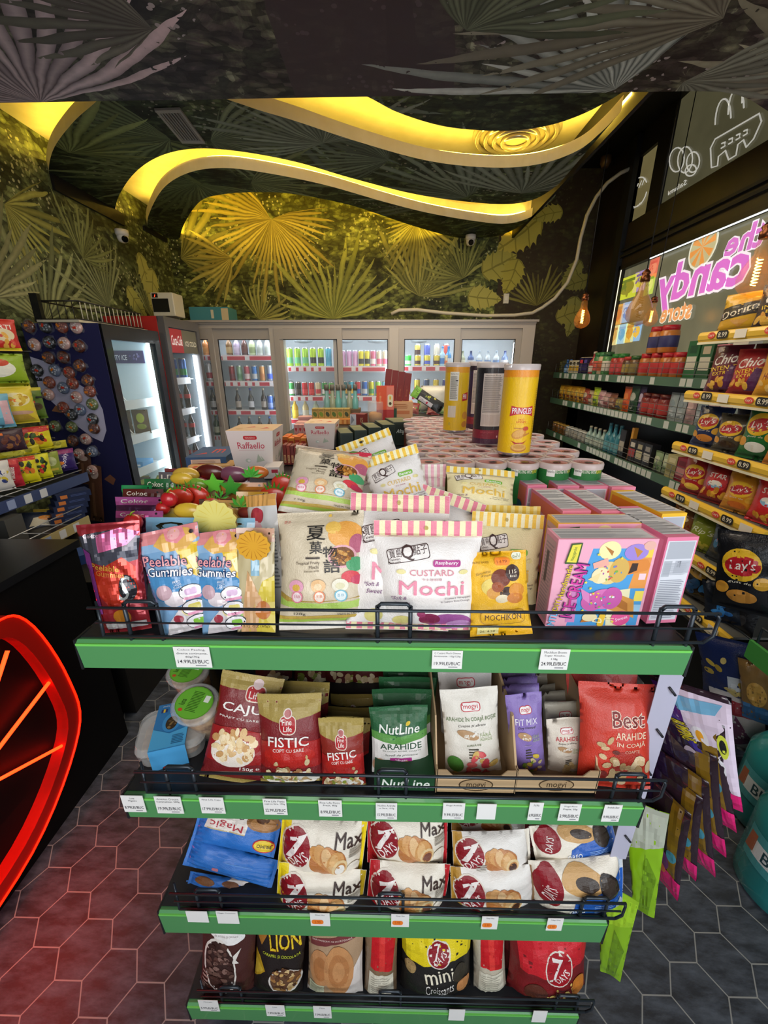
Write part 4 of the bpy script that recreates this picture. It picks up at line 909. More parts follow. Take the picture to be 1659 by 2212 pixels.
def pepper_art(): return [('p', [(0, .70), (.45, .62), (.95, .66), (1, .86), (.6, .94), (.2, .92), (0, .9)], '#4a4a55'), ('p', [(.3, .75), (.8, .8), (1, .9), (.7, .95), (.3, .9)], '#d96a9a'), ('p', [(0, .55), (.7, .70), (.9, .6), (.9, .3), (.3, .25), (.1, .4)], '#c8321e'), ('e', .45, .42, .30, .14, '#d8402a'), ('e', .72, .42, .16, .12, '#3a3a40'), ('t', 'S', .66, .42, .26, .22, '#d8dcd8', {'sh': .3}), ('e', .5, .16, .18, .07, '#d98a2a'), ('r', .1, .04, .95, .10, '#cfc4c8'), ('t', 'Cokoc', .22, .90, .26, .035, '#e8c8d8', {'b': .03}), ('t', 'Peelable', .38, .62, .5, .05, '#e8a83a', {'b': .03, 'rot': -12}), ('t', 'Gummies', .45, .56, .5, .05, '#e8883a', {'b': .03, 'rot': -12}), ('p', [(.02, .2), (.12, .2), (.16, .75), (.05, .8)], '#8a3a8a')]
bag('pepper_pouch', 'shiny red and black chilli sweets pouch at the counter end of the shelf', 'sweets bag', (272, 1368), (226, 1132), 112, zb=Z1, lean=.03, col='#a83038', art=pepper_art(), st=.04, sb=.04, thick=.3, seed=33, res=1.6, matf=holo, yaw=.15, flare=.25)
def fruit(name, label, px, py, Y, rpx, col, kind, rot=0):
    """moulded fruit topper glued on a pouch - built as the pouch's part"""
    mb = MB(); r = rpx*mpp(atY(px, py, Y))
    def puff(rx, rz, ry, c, cx=0, cz=0, n=18, rough=.3):
        mt = m(c, rough, coat=.4); prof = [(math.cos(a), math.sin(a)) for a in [(-.5+i/8)*PI for i in range(9)]]; o = len(mb.v)
        vs = []; fs = []
        for j, (cr_, sr_) in enumerate(prof):
            for i in range(n): a = 2*PI*i/n; vs.append((cx+rx*cr_*math.cos(a), ry*sr_, cz+rz*cr_*math.sin(a)))
        for j in range(8):
            for i in range(n): fs.append((j*n+i, j*n+(i+1) % n, (j+1)*n+(i+1) % n, (j+1)*n+i))
        mb.add(vs, fs, mt, True)
    if kind == 'straw':
        puff(r*1.1, r*.85, r*.35, col); rd = random.Random(int(px))
        for i in range(22): a, q = rd.uniform(0, 6.28), math.sqrt(rd.random())*.85; puff(r*.06, r*.04, r*.03, '#f2b8a0', r*1.1*q*math.cos(a), r*.85*q*math.sin(a), 6); 
        for v in range(len(mb.v)): 
            x, y, z = mb.v[v]
        for k in range(5): a = .6+k*.35; mb.add([(r*.7*math.cos(a), -r*.2, r*.6*math.sin(a)+r*.1), (r*1.1*math.cos(a+.15), -r*.3, r*1.1*math.sin(a+.15)+r*.15), (r*.7*math.cos(a+.35), -r*.2, r*.6*math.sin(a+.35)+r*.1)], [(0, 1, 2)], m('#4a8a2c', .4))
    elif kind == 'slice':
        pts = [(r*(1+.05*math.sin(14*a))*math.cos(a), r*.95*(1+.05*math.sin(14*a))*math.sin(a)) for a in [2*PI*i/56 for i in range(56)]]
        mb.prism(pts, -r*.1, r*.06, m(col, .35), m('#a8842a', .5), fn=lambda x, y, z: (x, z, y))
        for k in range(16): a = 2*PI*k/16; mb.add([(r*.25*math.cos(a), -r*.105, r*.25*math.sin(a)), (r*.85*math.cos(a+.12), -r*.105, r*.85*math.sin(a+.12)), (r*.85*math.cos(a+.2), -r*.105, r*.85*math.sin(a+.2))], [(0, 1, 2)], m('#d9c65a' if col != '#d9a02c' else '#b97a18', .4))
    elif kind == 'star':
        pts = []
        for k in range(10): a = PI/2+2*PI*k/10; q = r*(1.0 if k % 2 == 0 else .48); pts.append((q*math.cos(a), q*math.sin(a)))
        mb.prism(pts, -r*.10, r*.10, m(col, .3, coat=.3), fn=lambda x, y, z: (x, z, y))
    elif kind == 'leaf':
        for k in range(6):
            a = .25+k*.52; d = Vector((math.cos(a), 0, math.sin(a))); e = Vector((-d.z, 0, d.x)); mb.add([(0, -r*.15, 0), tuple(d*r*.6+e*r*.2+Vector((0, -r*.28, 0))), tuple(d*r*1.15), tuple(d*r*.6-e*r*.2+Vector((0, -r*.1, 0)))], [(0, 1, 2), (0, 2, 3)], m(col if k % 2 else '#4aa83a', .4))
    elif kind == 'oval': puff(r*1.25, r*.7, r*.5, col)
    elif kind == 'tomato':
        puff(r, r*.95, r*.8, col); mb.tube([(0, -r*.2, r*.9), (r*.2, -r*.25, r*1.2), (r*.55, -r*.2, r*1.35)], [r*.14, r*.09, r*.05], m('#8fae2c', .4), 6)
        for k in range(5): a = k*1.25; mb.add([(0, -r*.2, r*.95), (r*.5*math.cos(a), -r*.3+r*.3*math.sin(a), r*.8), (r*.3*math.cos(a+.5), -r*.3+r*.3*math.sin(a+.5), r*.95)], [(0, 1, 2)], m('#5f8a24', .4))
    return mb, Matrix.Translation(atY(px, py, Y)) @ Matrix.Rotation(rot, 4, 'Y')
def cokoc(label, hx, hy, wpx, Y, hcol, bcol, fr=(), txt='Cokoc', hh=24, seed=0, mf=foil, H=.19, yaw=0.0, tcol='#f2ead8', extra=(), lean=.05):
    T = atY(hx, hy, Y); W = wpx*mpp(T); B = Vector((T.x, Y-lean, Z1+.002 if Y < .97 else 1.375)); h = (T-B).length; band = min(.4, hh*mpp(T)/h)
    art = [('r', 0, 1-band, 1, 1, hcol)] + ([('t', txt, .36, 1-band*.55, .52, band*.5, tcol, {'b': .05})] if txt else []) + [('e', .86, 1-band*.4, .025, .012, '#1a1414')] + list(extra)
    o = bag('fruit_gummy_pouch', label, 'sweets bag', (0, 0), (0, 0), 0, M=Matrix.Identity(4), W=W, H=h, col=bcol, art=art, st=.06, sb=.03, thick=.18, seed=seed, matf=mf, group='fruit gummy pouches on the top shelf')
    frame(o, B, T, yaw); Mi = o.matrix_world.inverted()
    for f in fr:
        mb, M = fruit('fruit', '', f[0], f[1], Y-.022, *f[2:]); t = mb.build('fruit_topper', o, fix=True); t.matrix_local = Mi @ M; t['label'] = 'moulded fruit shape'
    return o
cokoc('pineapple gummy pouch with a moulded pineapple slice and an orange price dot', 552, 1140, 84, .615, '#c9a08a', '#c3b58c', [(548, 1178, 36, '#d9a02c', 'slice')], None, 30, 41, extra=[('p', [(.3, .0), (1, 0), (1, .55), (.7, .5), (.5, .3)], '#d8c44a'), ('p', [(.1, 0), (.5, 0), (.7, .3), (.3, .6)], '#d6a878'), ('e', .7, .22, .2, .09, '#c97a3a'), ('t', '2.12 OZ (60g)', .5, .06, .7, .03, '#4a3a1a'), ('p', [(.4, .55), (.62, .55), (.62, .75), (.4, .78)], '#8fb8cc')])
bag('gummy_pouch', 'silver backed gummy pouch seen edge on beside the beige mochi bag', 'sweets bag', (588, 1318), (562, 1068), 80, Yb=.635, lean=.06, col='#d9dadb', art=[('p', [(.2, .2), (.6, .15), (.6, .45), (.2, .5)], '#5fae5a'), ('e', .5, .62, .25, .10, '#8a3050'), ('e', .4, .82, .22, .07, '#b53a4a'), ('e', .35, .72, .2, .06, '#e0a8b0'), ('l', .7, .2, .95, .7, 16, '#8a8c90'), ('r', 0, .9, 1, 1, '#d9a35c')], st=.03, sb=.03, thick=.22, seed=43, matf=foil, yaw=-.55, group='gummy pouches')
cokoc('pale blue fruit pouch with a big moulded pineapple slice behind the peelable gummies', 432, 1118, 240, .68, '#8ec4e4', '#9fb8c8', [(466, 1122, 46, '#dcd074', 'slice')], 'oc', 34, 44, tcol='#2a2a1a')
cokoc('shiny pink chilli pouch with moulded red peppers nearest the counter', 300, 1103, 104, .69, '#b8508c', '#5a2a4a', [(288, 1128, 20, '#c8282a', 'tomato'), (283, 1143, 21, '#d0361e', 'tomato')], 'Cokoc', 16, 45, holo)
cokoc('shiny pink chilli pouch with a moulded pepper just behind its twin', 305, 1073, 112, .74, '#c05a9a', '#54284a', [(366, 1078, 18, '#b82028', 'tomato'), (352, 1098, 15, '#c02424', 'tomato')], 'Cokoc', 18, 46, holo)
cokoc('grey and yellow pouch with a moulded banana bunch at mid pile', 400, 1098, 120, .73, '#b9a85c', '#c9b44a', [(408, 1104, 27, '#e0bb3a', 'oval')], None, 12, 47)
cokoc('dark brown fruit pouch with cream lettering under the green one', 308, 1056, 90, .80, '#5a241e', '#3f2018', [(390, 1072, 26, '#d23a24', 'straw')], 'Cokoc', 18, 48)
cokoc('emerald green fruit pouch peeping out at the edge of the pile', 296, 1048, 66, .83, '#1f8a4a', '#1b6a3a', [], None, 14, 49)
cokoc('forest green fruit pouch with cream lettering and pear shapes', 345, 1034, 70, .86, '#2c6a3c', '#3a5a30', [(392, 1034, 20, '#d8b43a', 'oval'), (425, 1046, 20, '#7fae3a', 'oval')], 'Cokoc', 22, 50)
cokoc('orange strawberry pouch with cream lettering behind the chilli pouches', 405, 1054, 80, .82, '#e0622a', '#c8482a', [(418, 1074, 34, '#cf3422', 'straw')], 'Cokoc', 16, 51)
cokoc('dark grey fruit pouch at the far back corner nearest the fridge', 372, 1020, 60, .93, '#6a6468', '#5a5458', [(402, 1026, 24, '#e2b94a', 'oval')], 'LD', 18, 52)
cokoc('peach coloured mango pouch with a moulded green leaf star', 450, 1040, 110, .85, '#c9a878', '#b8a070', [(462, 1046, 25, '#5fc23a', 'star')], None, 18, 53)
cokoc('orange fruit pouch topped by a bright green leaf star near the big box', 520, 1042, 110, .84, '#b8742a', '#a0662a', [(500, 1052, 26, '#3f9a36', 'star'), (545, 1030, 22, '#4aa03a', 'leaf')], None, 16, 54)
cokoc('red strawberry pouch with moulded strawberries beside the beige mochi bag', 592, 1062, 100, .82, '#c8402a', '#b8361e', [(594, 1074, 32, '#d0391f', 'straw'), (612, 1044, 24, '#c83a2a', 'straw')], 'Cokoc', 22, 55)
cokoc('peach pouch with a hang hole and a long moulded green leaf', 520, 1080, 110, .74, '#e0a85a', '#c88a4a', [(540, 1108, 22, '#8a2f2a', 'oval'), (522, 1094, 24, '#7f9a3a', 'leaf')], 'LD', 22, 56, tcol='#3a2a1a')
cokoc('brown plum pouch with a moulded plum in the middle of the pile', 465, 1078, 70, .77, '#6a5a50', '#5a3a38', [(460, 1086, 18, '#b8422e', 'straw'), (478, 1076, 16, '#4a2a20', 'leaf')], None, 14, 57)
cokoc('yellow pineapple gummy pouch with ragged leaves behind the blue pouch', 545, 1062, 70, .79, '#d0a030', '#c89a34', [(508, 1096, 16, '#c8962a', 'leaf')], None, 14, 58)
cokoc('dark red cherry pouch with moulded cherries behind the green stars', 400, 1012, 90, .95, '#7a2a24', '#6a2420', [(455, 1020, 26, '#5a1f1c', 'oval'), (440, 1030, 16, '#d87a8a', 'oval')], None, 14, 59)
cokoc('purple plum pouch with a moulded aubergine coloured fruit', 500, 1016, 80, .95, '#7a4a60', '#6a4050', [(505, 1024, 26, '#7d4a62', 'oval'), (556, 1020, 20, '#e0803a', 'oval')], None, 12, 60)

# ice cream kit boxes
def ice_front():
    P = '#f0b4cc'
    return [('r', 0, 0, 1, 1, '#efadc4'), ('p', [(.22, 0), (.97, 0), (.97, .90), (.36, .90), (.30, .55)], '#4fa0dc'), ('p', [(.80, .45), (.97, .45), (.97, .95), (.86, .95)], '#e89a4a'), ('r', .88, .55, .95, .62, '#f6d2dc'), ('r', .88, .80, .97, .90, '#f2d450'), ('r', .88, .30, .97, .42, '#f4e060'), ('r', .88, .15, .97, .26, '#9fd0f0'), ('p', [(.64, 0), (.86, 0), (.82, .45), (.60, .42)], '#f2ecc0'), ('p', [(.20, .05), (.30, .05), (.28, .5), (.22, .5)], '#d58ac4'),
        ('e', .53, .88, .11, .10, '#f6ecae'), ('p', [(.47, .93), (.57, .87), (.56, .82)], '#b97a34'), ('e', .80, .86, .12, .09, '#a288d8'), ('p', [(.76, .92), (.86, .87), (.82, .80)], '#c88a3c'), ('e', .92, .93, .06, .05, '#e8b4a8'),
        # golden swirl lying on a cone
        ('p', [(.66, .58), (.95, .66), (.97, .72), (.93, .78), (.64, .76)], '#e08a3a'), ('e', .56, .63, .13, .13, '#e9d08a'), ('e', .66, .66, .10, .14, '#d9b25a'), ('e', .48, .60, .09, .09, '#f3e6b8'), ('p', [(.36, .56), (.46, .52), (.48, .64)], '#f0dca0'), ('p', [(.40, .68), (.55, .72), (.52, .80), (.38, .74)], '#efb0a0'), ('n', .58, .64, .14, .09, 18, ['#d8604a', '#5a9ad8', '#7ab84a', '#b060b0'], .013), ('p', [(.76, .62), (.84, .66), (.84, .74), (.78, .74)], '#3c2620'),
        # pink swirl on a cone
        ('p', [(.60, .22), (.92, .10), (.88, .32), (.72, .38)], '#dd9a48'), ('p', [(.68, .26), (.84, .18), (.82, .28), (.74, .33)], '#b97430'), ('e', .56, .33, .16, .12, '#e07cc0'), ('e', .45, .30, .12, .11, '#d765b0'), ('e', .64, .34, .11, .13, '#cf5fae'), ('p', [(.30, .46), (.40, .40), (.42, .28), (.34, .34)], '#e48cc8'), ('n', .52, .32, .18, .09, 24, ['#f2d450', '#5a9ad8', '#7ad04a', '#f6f0f6', '#a04a9a'], .013),
        ('p', [(.36, .05), (.52, .07), (.50, .18), (.40, .15)], '#c4782c'), ('e', .45, .115, .08, .05, '#f2e2b0'), ('e', .78, .10, .10, .09, '#ec5a9a'), ('t', 'Sweet', .79, .10, .13, .04, '#ffe0f0', {'b': .03, 'rot': 20}), ('rr', .58, .08, .07, .15, '#f4c83a', -5), ('t', 'D', .54, .08, .06, .10, '#fff4c0', {'b': .04, 'rot': 80}), ('t', 'IY', .66, .10, .05, .10, '#fff4c0', {'b': .03, 'rot': 80}),
        *[('p', [(x+.02*math.cos(a+k*2*PI/10)*(1 if k % 2 == 0 else .45), y+.02*math.sin(a+k*2*PI/10)*(1 if k % 2 == 0 else .45)) for k in range(10)], '#f6e04a') for i, (x, y, a) in enumerate(((.42, .84, .3), (.66, .80, .3), (.40, .46, 0), (.36, .20, .6), (.70, .06, .2), (.44, .40, 0), (.34, .53, .2)))],
        ('p', [(.09, .74), (.13, .96), (.24, .97), (.22, .74)], '#3a5a2a'), ('p', [(.105, .76), (.14, .945), (.225, .955), (.205, .755)], '#e8dc4a'), ('t', 'Happygarden', .17, .85, .15, .04, '#3a6a2a', {'rot': 82, 'b': .02}),
        ('t', 'ICE CREAM', .235, .43, .62, .125, '#d83aa0', {'rot': 82, 'b': .04, 'ol': '#3a1a5a', 'ob': .12}), ('t', 'Handmade', .125, .53, .40, .055, '#f2d23a', {'rot': 82, 'b': .03, 'ol': '#2a1a3a', 'ob': .10}), ('t', 'DIY', .075, .265, .13, .055, '#f2d23a', {'rot': 82, 'b': .03, 'ol': '#2a1a3a', 'ob': .10}), ('t', 'MTL', .055, .10, .15, .07, '#6fc0ea', {'rot': 82, 'b': .04, 'ol': '#2a3a6a', 'ob': .10}), ('rr', .21, .31, .025, .14, '#c83a8a')]
def ice_top(c='#c9cad0'): return [('r', .03, .08, .97, .92, '#d2d3d8'), ('l', .04, .10, .96, .88, 9, '#8f9298'), ('l', .04, .12, .66, .86, 17, '#a3a6ac'), ('r', .03, .47, .97, .50, '#f0f0f2'), ('r', .03, .72, .97, .745, '#f0f0f2')]
def ice_end(): return [('r', .05, .04, .95, .96, '#dfe2ea'), ('r', .10, .76, .92, .95, '#b3b8c2'), ('r', .08, .56, .34, .74, '#b8bdc6'), ('r', .44, .60, .94, .74, '#bcc0ca'), ('l', .10, .06, .92, .53, 22, '#9a9fac'), ('t', 'BB/MM/YYYY', .60, .70, .22, .016, '#4a4c54', {'rot': -90, 'b': .02}), ('t', '25/11/2026', .54, .70, .22, .016, '#4a4c54', {'rot': -90, 'b': .02}), ('l', .12, .58, .90, .72, 12, '#a9aeb8')]
BW, BD, BH = .150, .047, .170
def icebox(name, label, TL, TRt, ztop, endon, col, frontart=None, M=None, **k):
    """box placed by the two near corners of its top face"""
    a, b = atZ(*TL, ztop), atZ(*TRt, ztop); d = (b-a); rz = math.atan2(d.y, d.x); n = Vector((-math.sin(rz), math.cos(rz), 0)); w_ = d.length
    dep = BW if endon else BD; W = w_; c = (a+b)/2 + n*dep/2
    faces = {'front': ice_end() if endon else ice_front(), 'top': ice_top()}
    if endon: faces['left'] = [('r', .04, .04, .96, .96, k.pop('lc', '#ea8fb0')), ('p', [(.2, .1), (.9, .1), (.9, .7), (.4, .8)], '#e8a0c0'), ('rr', .75, .6, .3, .3, '#e0624a'), ('rr', .75, .6, .25, .25, '#3f6a80')]
    else: faces['left'] = [('r', .1, .05, .9, .95, '#c9a0a8'), ('l', .15, .1, .85, .9, 20, '#a98a94'), ('r', .3, .45, .5, .8, '#5a4a50')]
    bt = 1.265 if ztop < 1.45 else 1.262
    return carton(name, label, 'sweets box', (W, dep, ztop-bt), TR(c.x, c.y, bt, rz), col, faces, side=k.get('side'), group='ice cream sweets kit boxes')
ZT = 1.425
icebox('sweets_kit_box', 'pink and blue ice cream kit box facing forward at the guard rail', (1207, 1165), (1425, 1164), ZT, False, '#ef9fb8')
icebox('sweets_kit_box', 'yellow edged ice cream kit box directly behind the forward facing pink one', (1206, 1131), (1398, 1130), ZT, False, '#f2b63a')
icebox('sweets_kit_box', 'pink ice cream kit box standing end-on nearest the crisps rack', (1443, 1161), (1511, 1159), ZT, True, '#ea7fa2')
icebox('sweets_kit_box', 'yellow ice cream kit box standing end-on behind the nearest pink end-on box', (1431, 1110), (1485, 1108), ZT, True, '#f4c22c', lc='#e88a1e')
for i, (a, b, lab) in enumerate((((1216, 1104), (1277, 1103), 'salmon side ice cream kit box in the middle row, beside the yellow bags'), ((1300, 1105), (1352, 1104), 'pink ice cream kit box second in the middle row'),
        ((1140, 1049), (1182, 1048), 'pink ice cream kit box first in the back row, beside the banana mochi bag'), ((1205, 1050), (1252, 1050), 'pink ice cream kit box second in the back row'), ((1262, 1051), (1314, 1050), 'pink ice cream kit box third in the back row'), ((1322, 1053), (1374, 1052), 'pink ice cream kit box fourth in the back row, nearest the crisps rack'))):
    icebox('sweets_kit_box', lab, a, b, ZT, True, '#ee8ba8', lc='#ef8068')

# ================================================================== GONDOLA RUN BEHIND THE END SHELF and what stands on its top deck
ZD = 1.362
gr_ = thing('gondola_run', 'long dark gondola run whose top deck carries cans and gift boxes', 'shelf', (-.015, 2.05, 0))
def rp(mb, name): o = mb.build(name, None); o.parent = gr_; o.matrix_parent_inverse = Matrix.Translation((.015, -2.05, 0)); return o
rp(MB().bx(-.53, .50, 1.0, 3.1, ZD-.03, ZD-.002, dark_metal), 'top_deck')
rp(MB().bx(-.02, .0, 1.0, 3.1, .1, ZD-.03, dark_metal), 'spine_panel')
rp(MB().bx(-.5, .47, .99, 1.0, .1, ZD-.03, dark_metal), 'end_panel')
rp(MB().bx(-.5, .47, 1.0, 3.1, 0, .1, dark_metal), 'plinth')
for z in (.45, .8):
    for a, b in ((-.5, -.02), (.0, .47)): rp(MB().bx(a, b, 1.0, 3.1, z, z+.02, dark_metal), 'shelf_deck')
# small crisps cans
CR, CH = .0365, .100
def can_small(body, txt):
    mb = MB(); f = film(body)
    mb.lathe([(CR-.002, 0, m('#c9ccd0', .25, metal=.8)), (CR, .003, m('#c9ccd0', .25, metal=.8)), (CR, CH-.008, f), (CR+.0005, CH-.004, m('#c9ccd0', .25, metal=.8))], 26, f, caps=(True, False))
    its = [('t', 'BURSTING WITH', .46, .84, .16, .09, '#e8ecd8', {'b': .05}), ('t', 'FLAVOR', .575, .84, .07, .09, '#f0e23c', {'b': .05}), ('r', .32, .72, .40, .90, '#f2f2ea'), ('t', 'Nutrition Facts', .36, .84, .07, .06, '#1a1a1a', {'b': .04}), ('rr', .5, .45, .12, .3, '#c8202c'), ('t', 'PRINGLES', .5, .45, .11, .14, '#ffffff', {'b': .05})] if txt else []
    if its: cyl_art(mb, CR, 0, CH, its, n=40)
    return mb
def can_lid():
    mb = MB(); p = m('#e8d4cf', .18, alpha=.75); foil_ = m('#d08a86', .25, metal=.5)
    mb.lathe([(CR+.002, CH-.012, p), (CR+.0025, CH-.002, p), (CR+.001, CH+.002, p), (CR-.004, CH+.002, p), (CR-.005, CH-.0015, p)], 26, p, caps=(False, False))
    mb.lathe([(CR-.005, CH-.0018, foil_), (.001, CH-.0014, foil_)], 26, foil_, caps=(False, False))
    mb.add([(x*.9+.004, y*.7-.004, CH+.0004) for x, y in ell(0, 0, .012, .010, 14)], [tuple(range(14))], m('#3f3a3c', .25, metal=.5))
    return mb
protos = {}
for key, c, t in (('green', '#2f7a3c', True), ('black', '#2a2426', False), ('olive', '#8a8a3a', False), ('brown', '#8a4a3a', True)):
    protos[key] = (can_small(c, t).mesh('can'), can_lid().mesh('lid'))
def small_can(p, key, label):
    o = bpy.data.objects.new('crisps_can', protos[key][0]); C.objects.link(o); o.location = p; o.rotation_euler.z = random.Random(label).uniform(-.5, .5); tag(o, label, 'crisps can', 'small crisps cans on the gondola deck')
    l = bpy.data.objects.new('lid', protos[key][1]); C.objects.link(l); l.parent = o; l['label'] = 'pink foil lid under clear plastic'
TALL = [(1116, 984, 1126, 786, 70), (1056, 958, 1062, 783, 62), (984, 934, 993, 783, 50), (1030, 925, 1036, 781, 44)]
n_c = 0
for j in range(14):
    for i in range(6):
        x = .088+.0765*i+(.038 if j % 2 else 0); y = .972+.0675*j
        if x > .50: continue
        key = 'black' if (i == 0 and j < 3) else 'olive' if (i == 1 and j < 4) else 'green' if j < 4 else 'brown'
        small_can((x, y, ZD), key, f'small {key} crisps can, {ORD[i]} in the {ORD[j]} row from the sweets boxes')
def tall_can(spec, body, top, label, kind):
    bx_, by_, tx_, ty_, wpx = spec; zt = ZD+CH+.003; B = atZ(bx_, by_, zt); r = wpx*mpp(B)/2; B.y += r*.8; T = atY(tx_, ty_, B.y); h = T.z-zt
    o = thing('tall_crisps_can', label, 'crisps can', B, group='tall crisps cans on the small cans')
    st = m('#c4c7cc', .25, metal=.8); fb = film(body)
    mb = MB().lathe([(r*.96, 0, st), (r, .003, st), (r, .007, st), (r, h*.86, fb), (r, h-.012, film(top)), (r, h-.008, st)], 40, fb, caps=(True, True)); mb.build('can_body', o)
    p = m('#e9dcd8', .18, alpha=.7); MB().lathe([(r+.0015, h-.014, p), (r+.002, h-.002, p), (r, h, p), (r-.004, h, p), (r-.006, h-.003, p), (.001, h-.003, p)], 32, p, caps=(False, False)).build('lid', o)
    s, l = MB(), MB()
    if kind == 'front': its = [('t', 'BURSTING WITH FLAVOR', .5, .915, .30, .024, '#f6d23c', {'b': .03}), ('p', [(.385, .475), (.445, .50), (.5, .505), (.555, .50), (.615, .475), (.605, .60), (.555, .585), (.5, .58), (.445, .585), (.395, .60)], '#c8202e'), ('t', 'PRINGLES', .5, .542, .19, .068, '#ffffff', {'b': .05}), ('t', 'HOT', .5, .44, .055, .022, '#d8401c', {'b': .04}), ('t', 'HONEY', .5, .412, .09, .022, '#d8401c', {'b': .04}), ('r', .40, .390, .60, .392, '#c79a10'),
        ('e', .49, .27, .07, .055, '#d9963a', 20), ('e', .485, .275, .055, .04, '#e6ae56', 20), ('p', [(.54, .24), (.60, .275), (.595, .285), (.53, .26)], '#c98230'), ('e', .55, .335, .03, .025, '#c8452a'), ('r', .44, .335, .53, .345, '#b8702a'), ('p', [(.42, .19), (.47, .165), (.54, .17), (.575, .20), (.54, .155), (.46, .145)], '#b8281e'), ('e', .50, .10, .075, .05, '#c98230'), ('e', .50, .112, .072, .042, '#e6b45c'), ('e', .50, .116, .05, .026, '#d39a44'), ('l', .63, .2, .645, .8, 30, '#8a6a10')]
    elif kind == 'back': its = [('r', .38, .50, .50, .93, '#f3efe0'), ('t', 'Nutrition Facts', .44, .90, .10, .02, '#1a1a1a', {'b': .03}), ('l', .39, .52, .49, .87, 26, '#3a3a34'), ('t', '150', .475, .80, .03, .018, '#111', {'b': .04}) if False else ('r', .46, .795, .49, .812, '#222222'), ('r', .37, .24, .48, .42, '#e8dcc8'), ('p', [(.56, .49), (.66, .51), (.66, .63), (.56, .60)], '#c8202e'), ('t', 'PRI', .60, .56, .06, .07, '#ffffff', {'b': .05}), ('e', .62, .27, .05, .06, '#d9963a'), ('e', .62, .13, .05, .05, '#c98230'), ('rr', .40, .14, .03, .05, '#d8b83a')]
    else: its = [('r', .38, .24, .60, .93, '#d9cfc8'), ('t', 'Nutrition Facts', .48, .905, .16, .018, '#222', {'b': .03}) if False else ('t', 'Nutrition Facts', .48, .905, .16, .018, '#222222', {'b': .03}), ('l', .39, .42, .59, .89, 40, '#5a5654'), ('r', .39, .26, .59, .40, '#cbbeb8'), ('r', .0, .02, 1, .19, '#8a2438'), ('r', 0, .0, 1, .07, '#4a2440'), ('t', 'SOUR CREAM', .46, .16, .14, .02, '#c85060', {'b': .02}), ('r', .61, .05, .66, .20, '#e8e4e0'), ('rr', .575, .10, .015, .03, '#e8c0c8')]
    cyl_art(s, r, 0, h-.014, its, n=48, letters=l)
    build_pieces(s, 'front_print', o)
    if l.f: build_pieces(l, 'lettering', o)
    return o
tall_can(TALL[0], '#f4c414', '#f0981c', 'tall bright yellow hot honey crisps can standing front-on nearest the sweets boxes', 'front')
tall_can(TALL[1], '#26222a', '#1d1a20', 'tall black crisps can showing its white nutrition label, beside the front yellow can', 'dark')
tall_can(TALL[2], '#f0c41c', '#eda426', 'tall yellow crisps can turned to its nutrition label, farther back', 'back')
tall_can(TALL[3], '#3a2a4e', '#2a2030', 'tall purple black crisps can hidden behind the black one', 'dark')
# boxes and packets on the deck
def cbox(name, label, cat, base, wpx, ytop, D, col, faces=(), z=None, rz=0, group=None, small=True, taper=1.0, side=None, rx=0, ry=0, zfix=None):
    z = ZD if z is None else z
    B = atZ(*base, z) if isinstance(base, tuple) and len(base) == 2 else atY(base[0], base[1], base[2])
    if len(base) == 3:
        if zfix is None: z = B.z
        else: z = zfix; B.z = z
    W = wpx*mpp(B); T = atY(base[0], ytop, B.y); H = max(.012, T.z-z)
    R = Matrix.Rotation(rz, 3, 'Z'); c = B + R @ Vector((0, D/2, 0))
    return carton(name, label, cat, (W, D, H), TR(c.x, c.y, z+.0005, rz, rx, ry), col, faces, group, small, side, taper=taper)
raff = [('t', 'Raffaello', .5, .66, .62, .15, '#c8344e', {'b': .012}), ('rr', .5, .84, .30, .09, '#c8202c'), ('t', 'FERRERO', .5, .84, .22, .04, '#f2c8b8'), ('e', .38, .30, .07, .05, '#c9cfc0'), ('p', [(.58, .25), (.80, .30), (.70, .42), (.74, .30), (.64, .46)], '#b9c2ac'), ('e', .40, .30, .04, .03, '#f4f0ea'), ('t', 'Momenti', .5, .12, .26, .04, '#d8a8a8', {'sh': .4}), ('r', .2, .55, .8, .556, '#d898a0')]
rtop = [('p', [(.3, .45), (.5, .5), (.45, .62)], '#c8524a'), ('p', [(.65, .3), (.85, .35), (.75, .5)], '#c8402c'), ('e', .2, .3, .08, .1, '#c9a878')]
cbox('gift_box', 'large white tapered praline box with red lettering standing behind the fruit pouches', 'gift box', (548, 1024), 98, 931, .15, '#ece2dc', {'front': raff, 'right': raff, 'top': rtop}, small=False, taper=.80, side={'top': '#d9b68c'}, rz=.04, group='white praline boxes')
cbox('gift_box', 'white tapered praline box with red lettering farther back beside the dark green boxes', 'gift box', (693, 972), 66, 915, .15, '#e6d6cc', {'front': raff, 'right': raff, 'top': rtop}, small=False, taper=.82, side={'top': '#d9bc98'}, group='white praline boxes')
cbox('gift_box', 'thin white card box under the big praline box corner', 'gift box', (588, 1034), 34, 1010, .08, '#ece4de', {'front': [('r', .5, .5, .9, .8, '#c8344e')]}, rz=.1)
cbox('chocolate_box', 'dark blue chocolate gift box lying flat near the fridge side of the deck', 'chocolate box', (448, 1012), 84, 988, .19, '#2a4f78', {'front': [('r', .12, .1, .85, .8, '#d9c0a8'), ('l', .15, .15, .8, .75, 8, '#8a6a58')], 'top': [('t', 'm', .62, .55, .3, .35, '#c83a2e', {'b': .06}), ('p', [(.1, .2), (.4, .3), (.35, .42)], '#b83a38')]}, rz=.12)
for k, (x, y, w_, c) in enumerate(((455, 1018, 96, '#d9a868'), (430, 1026, 60, '#d3a060'))): cbox('biscuit_pack', ('upper' if k == 0 else 'lower') + ' peach coloured flat biscuit pack in front of the dark blue box', 'biscuit pack', (x, y), w_, y-11, .09, c, {'top': [('e', .2, .4, .08, .15, '#c8402a'), ('r', .5, .2, .9, .3, '#e8c88a')]})
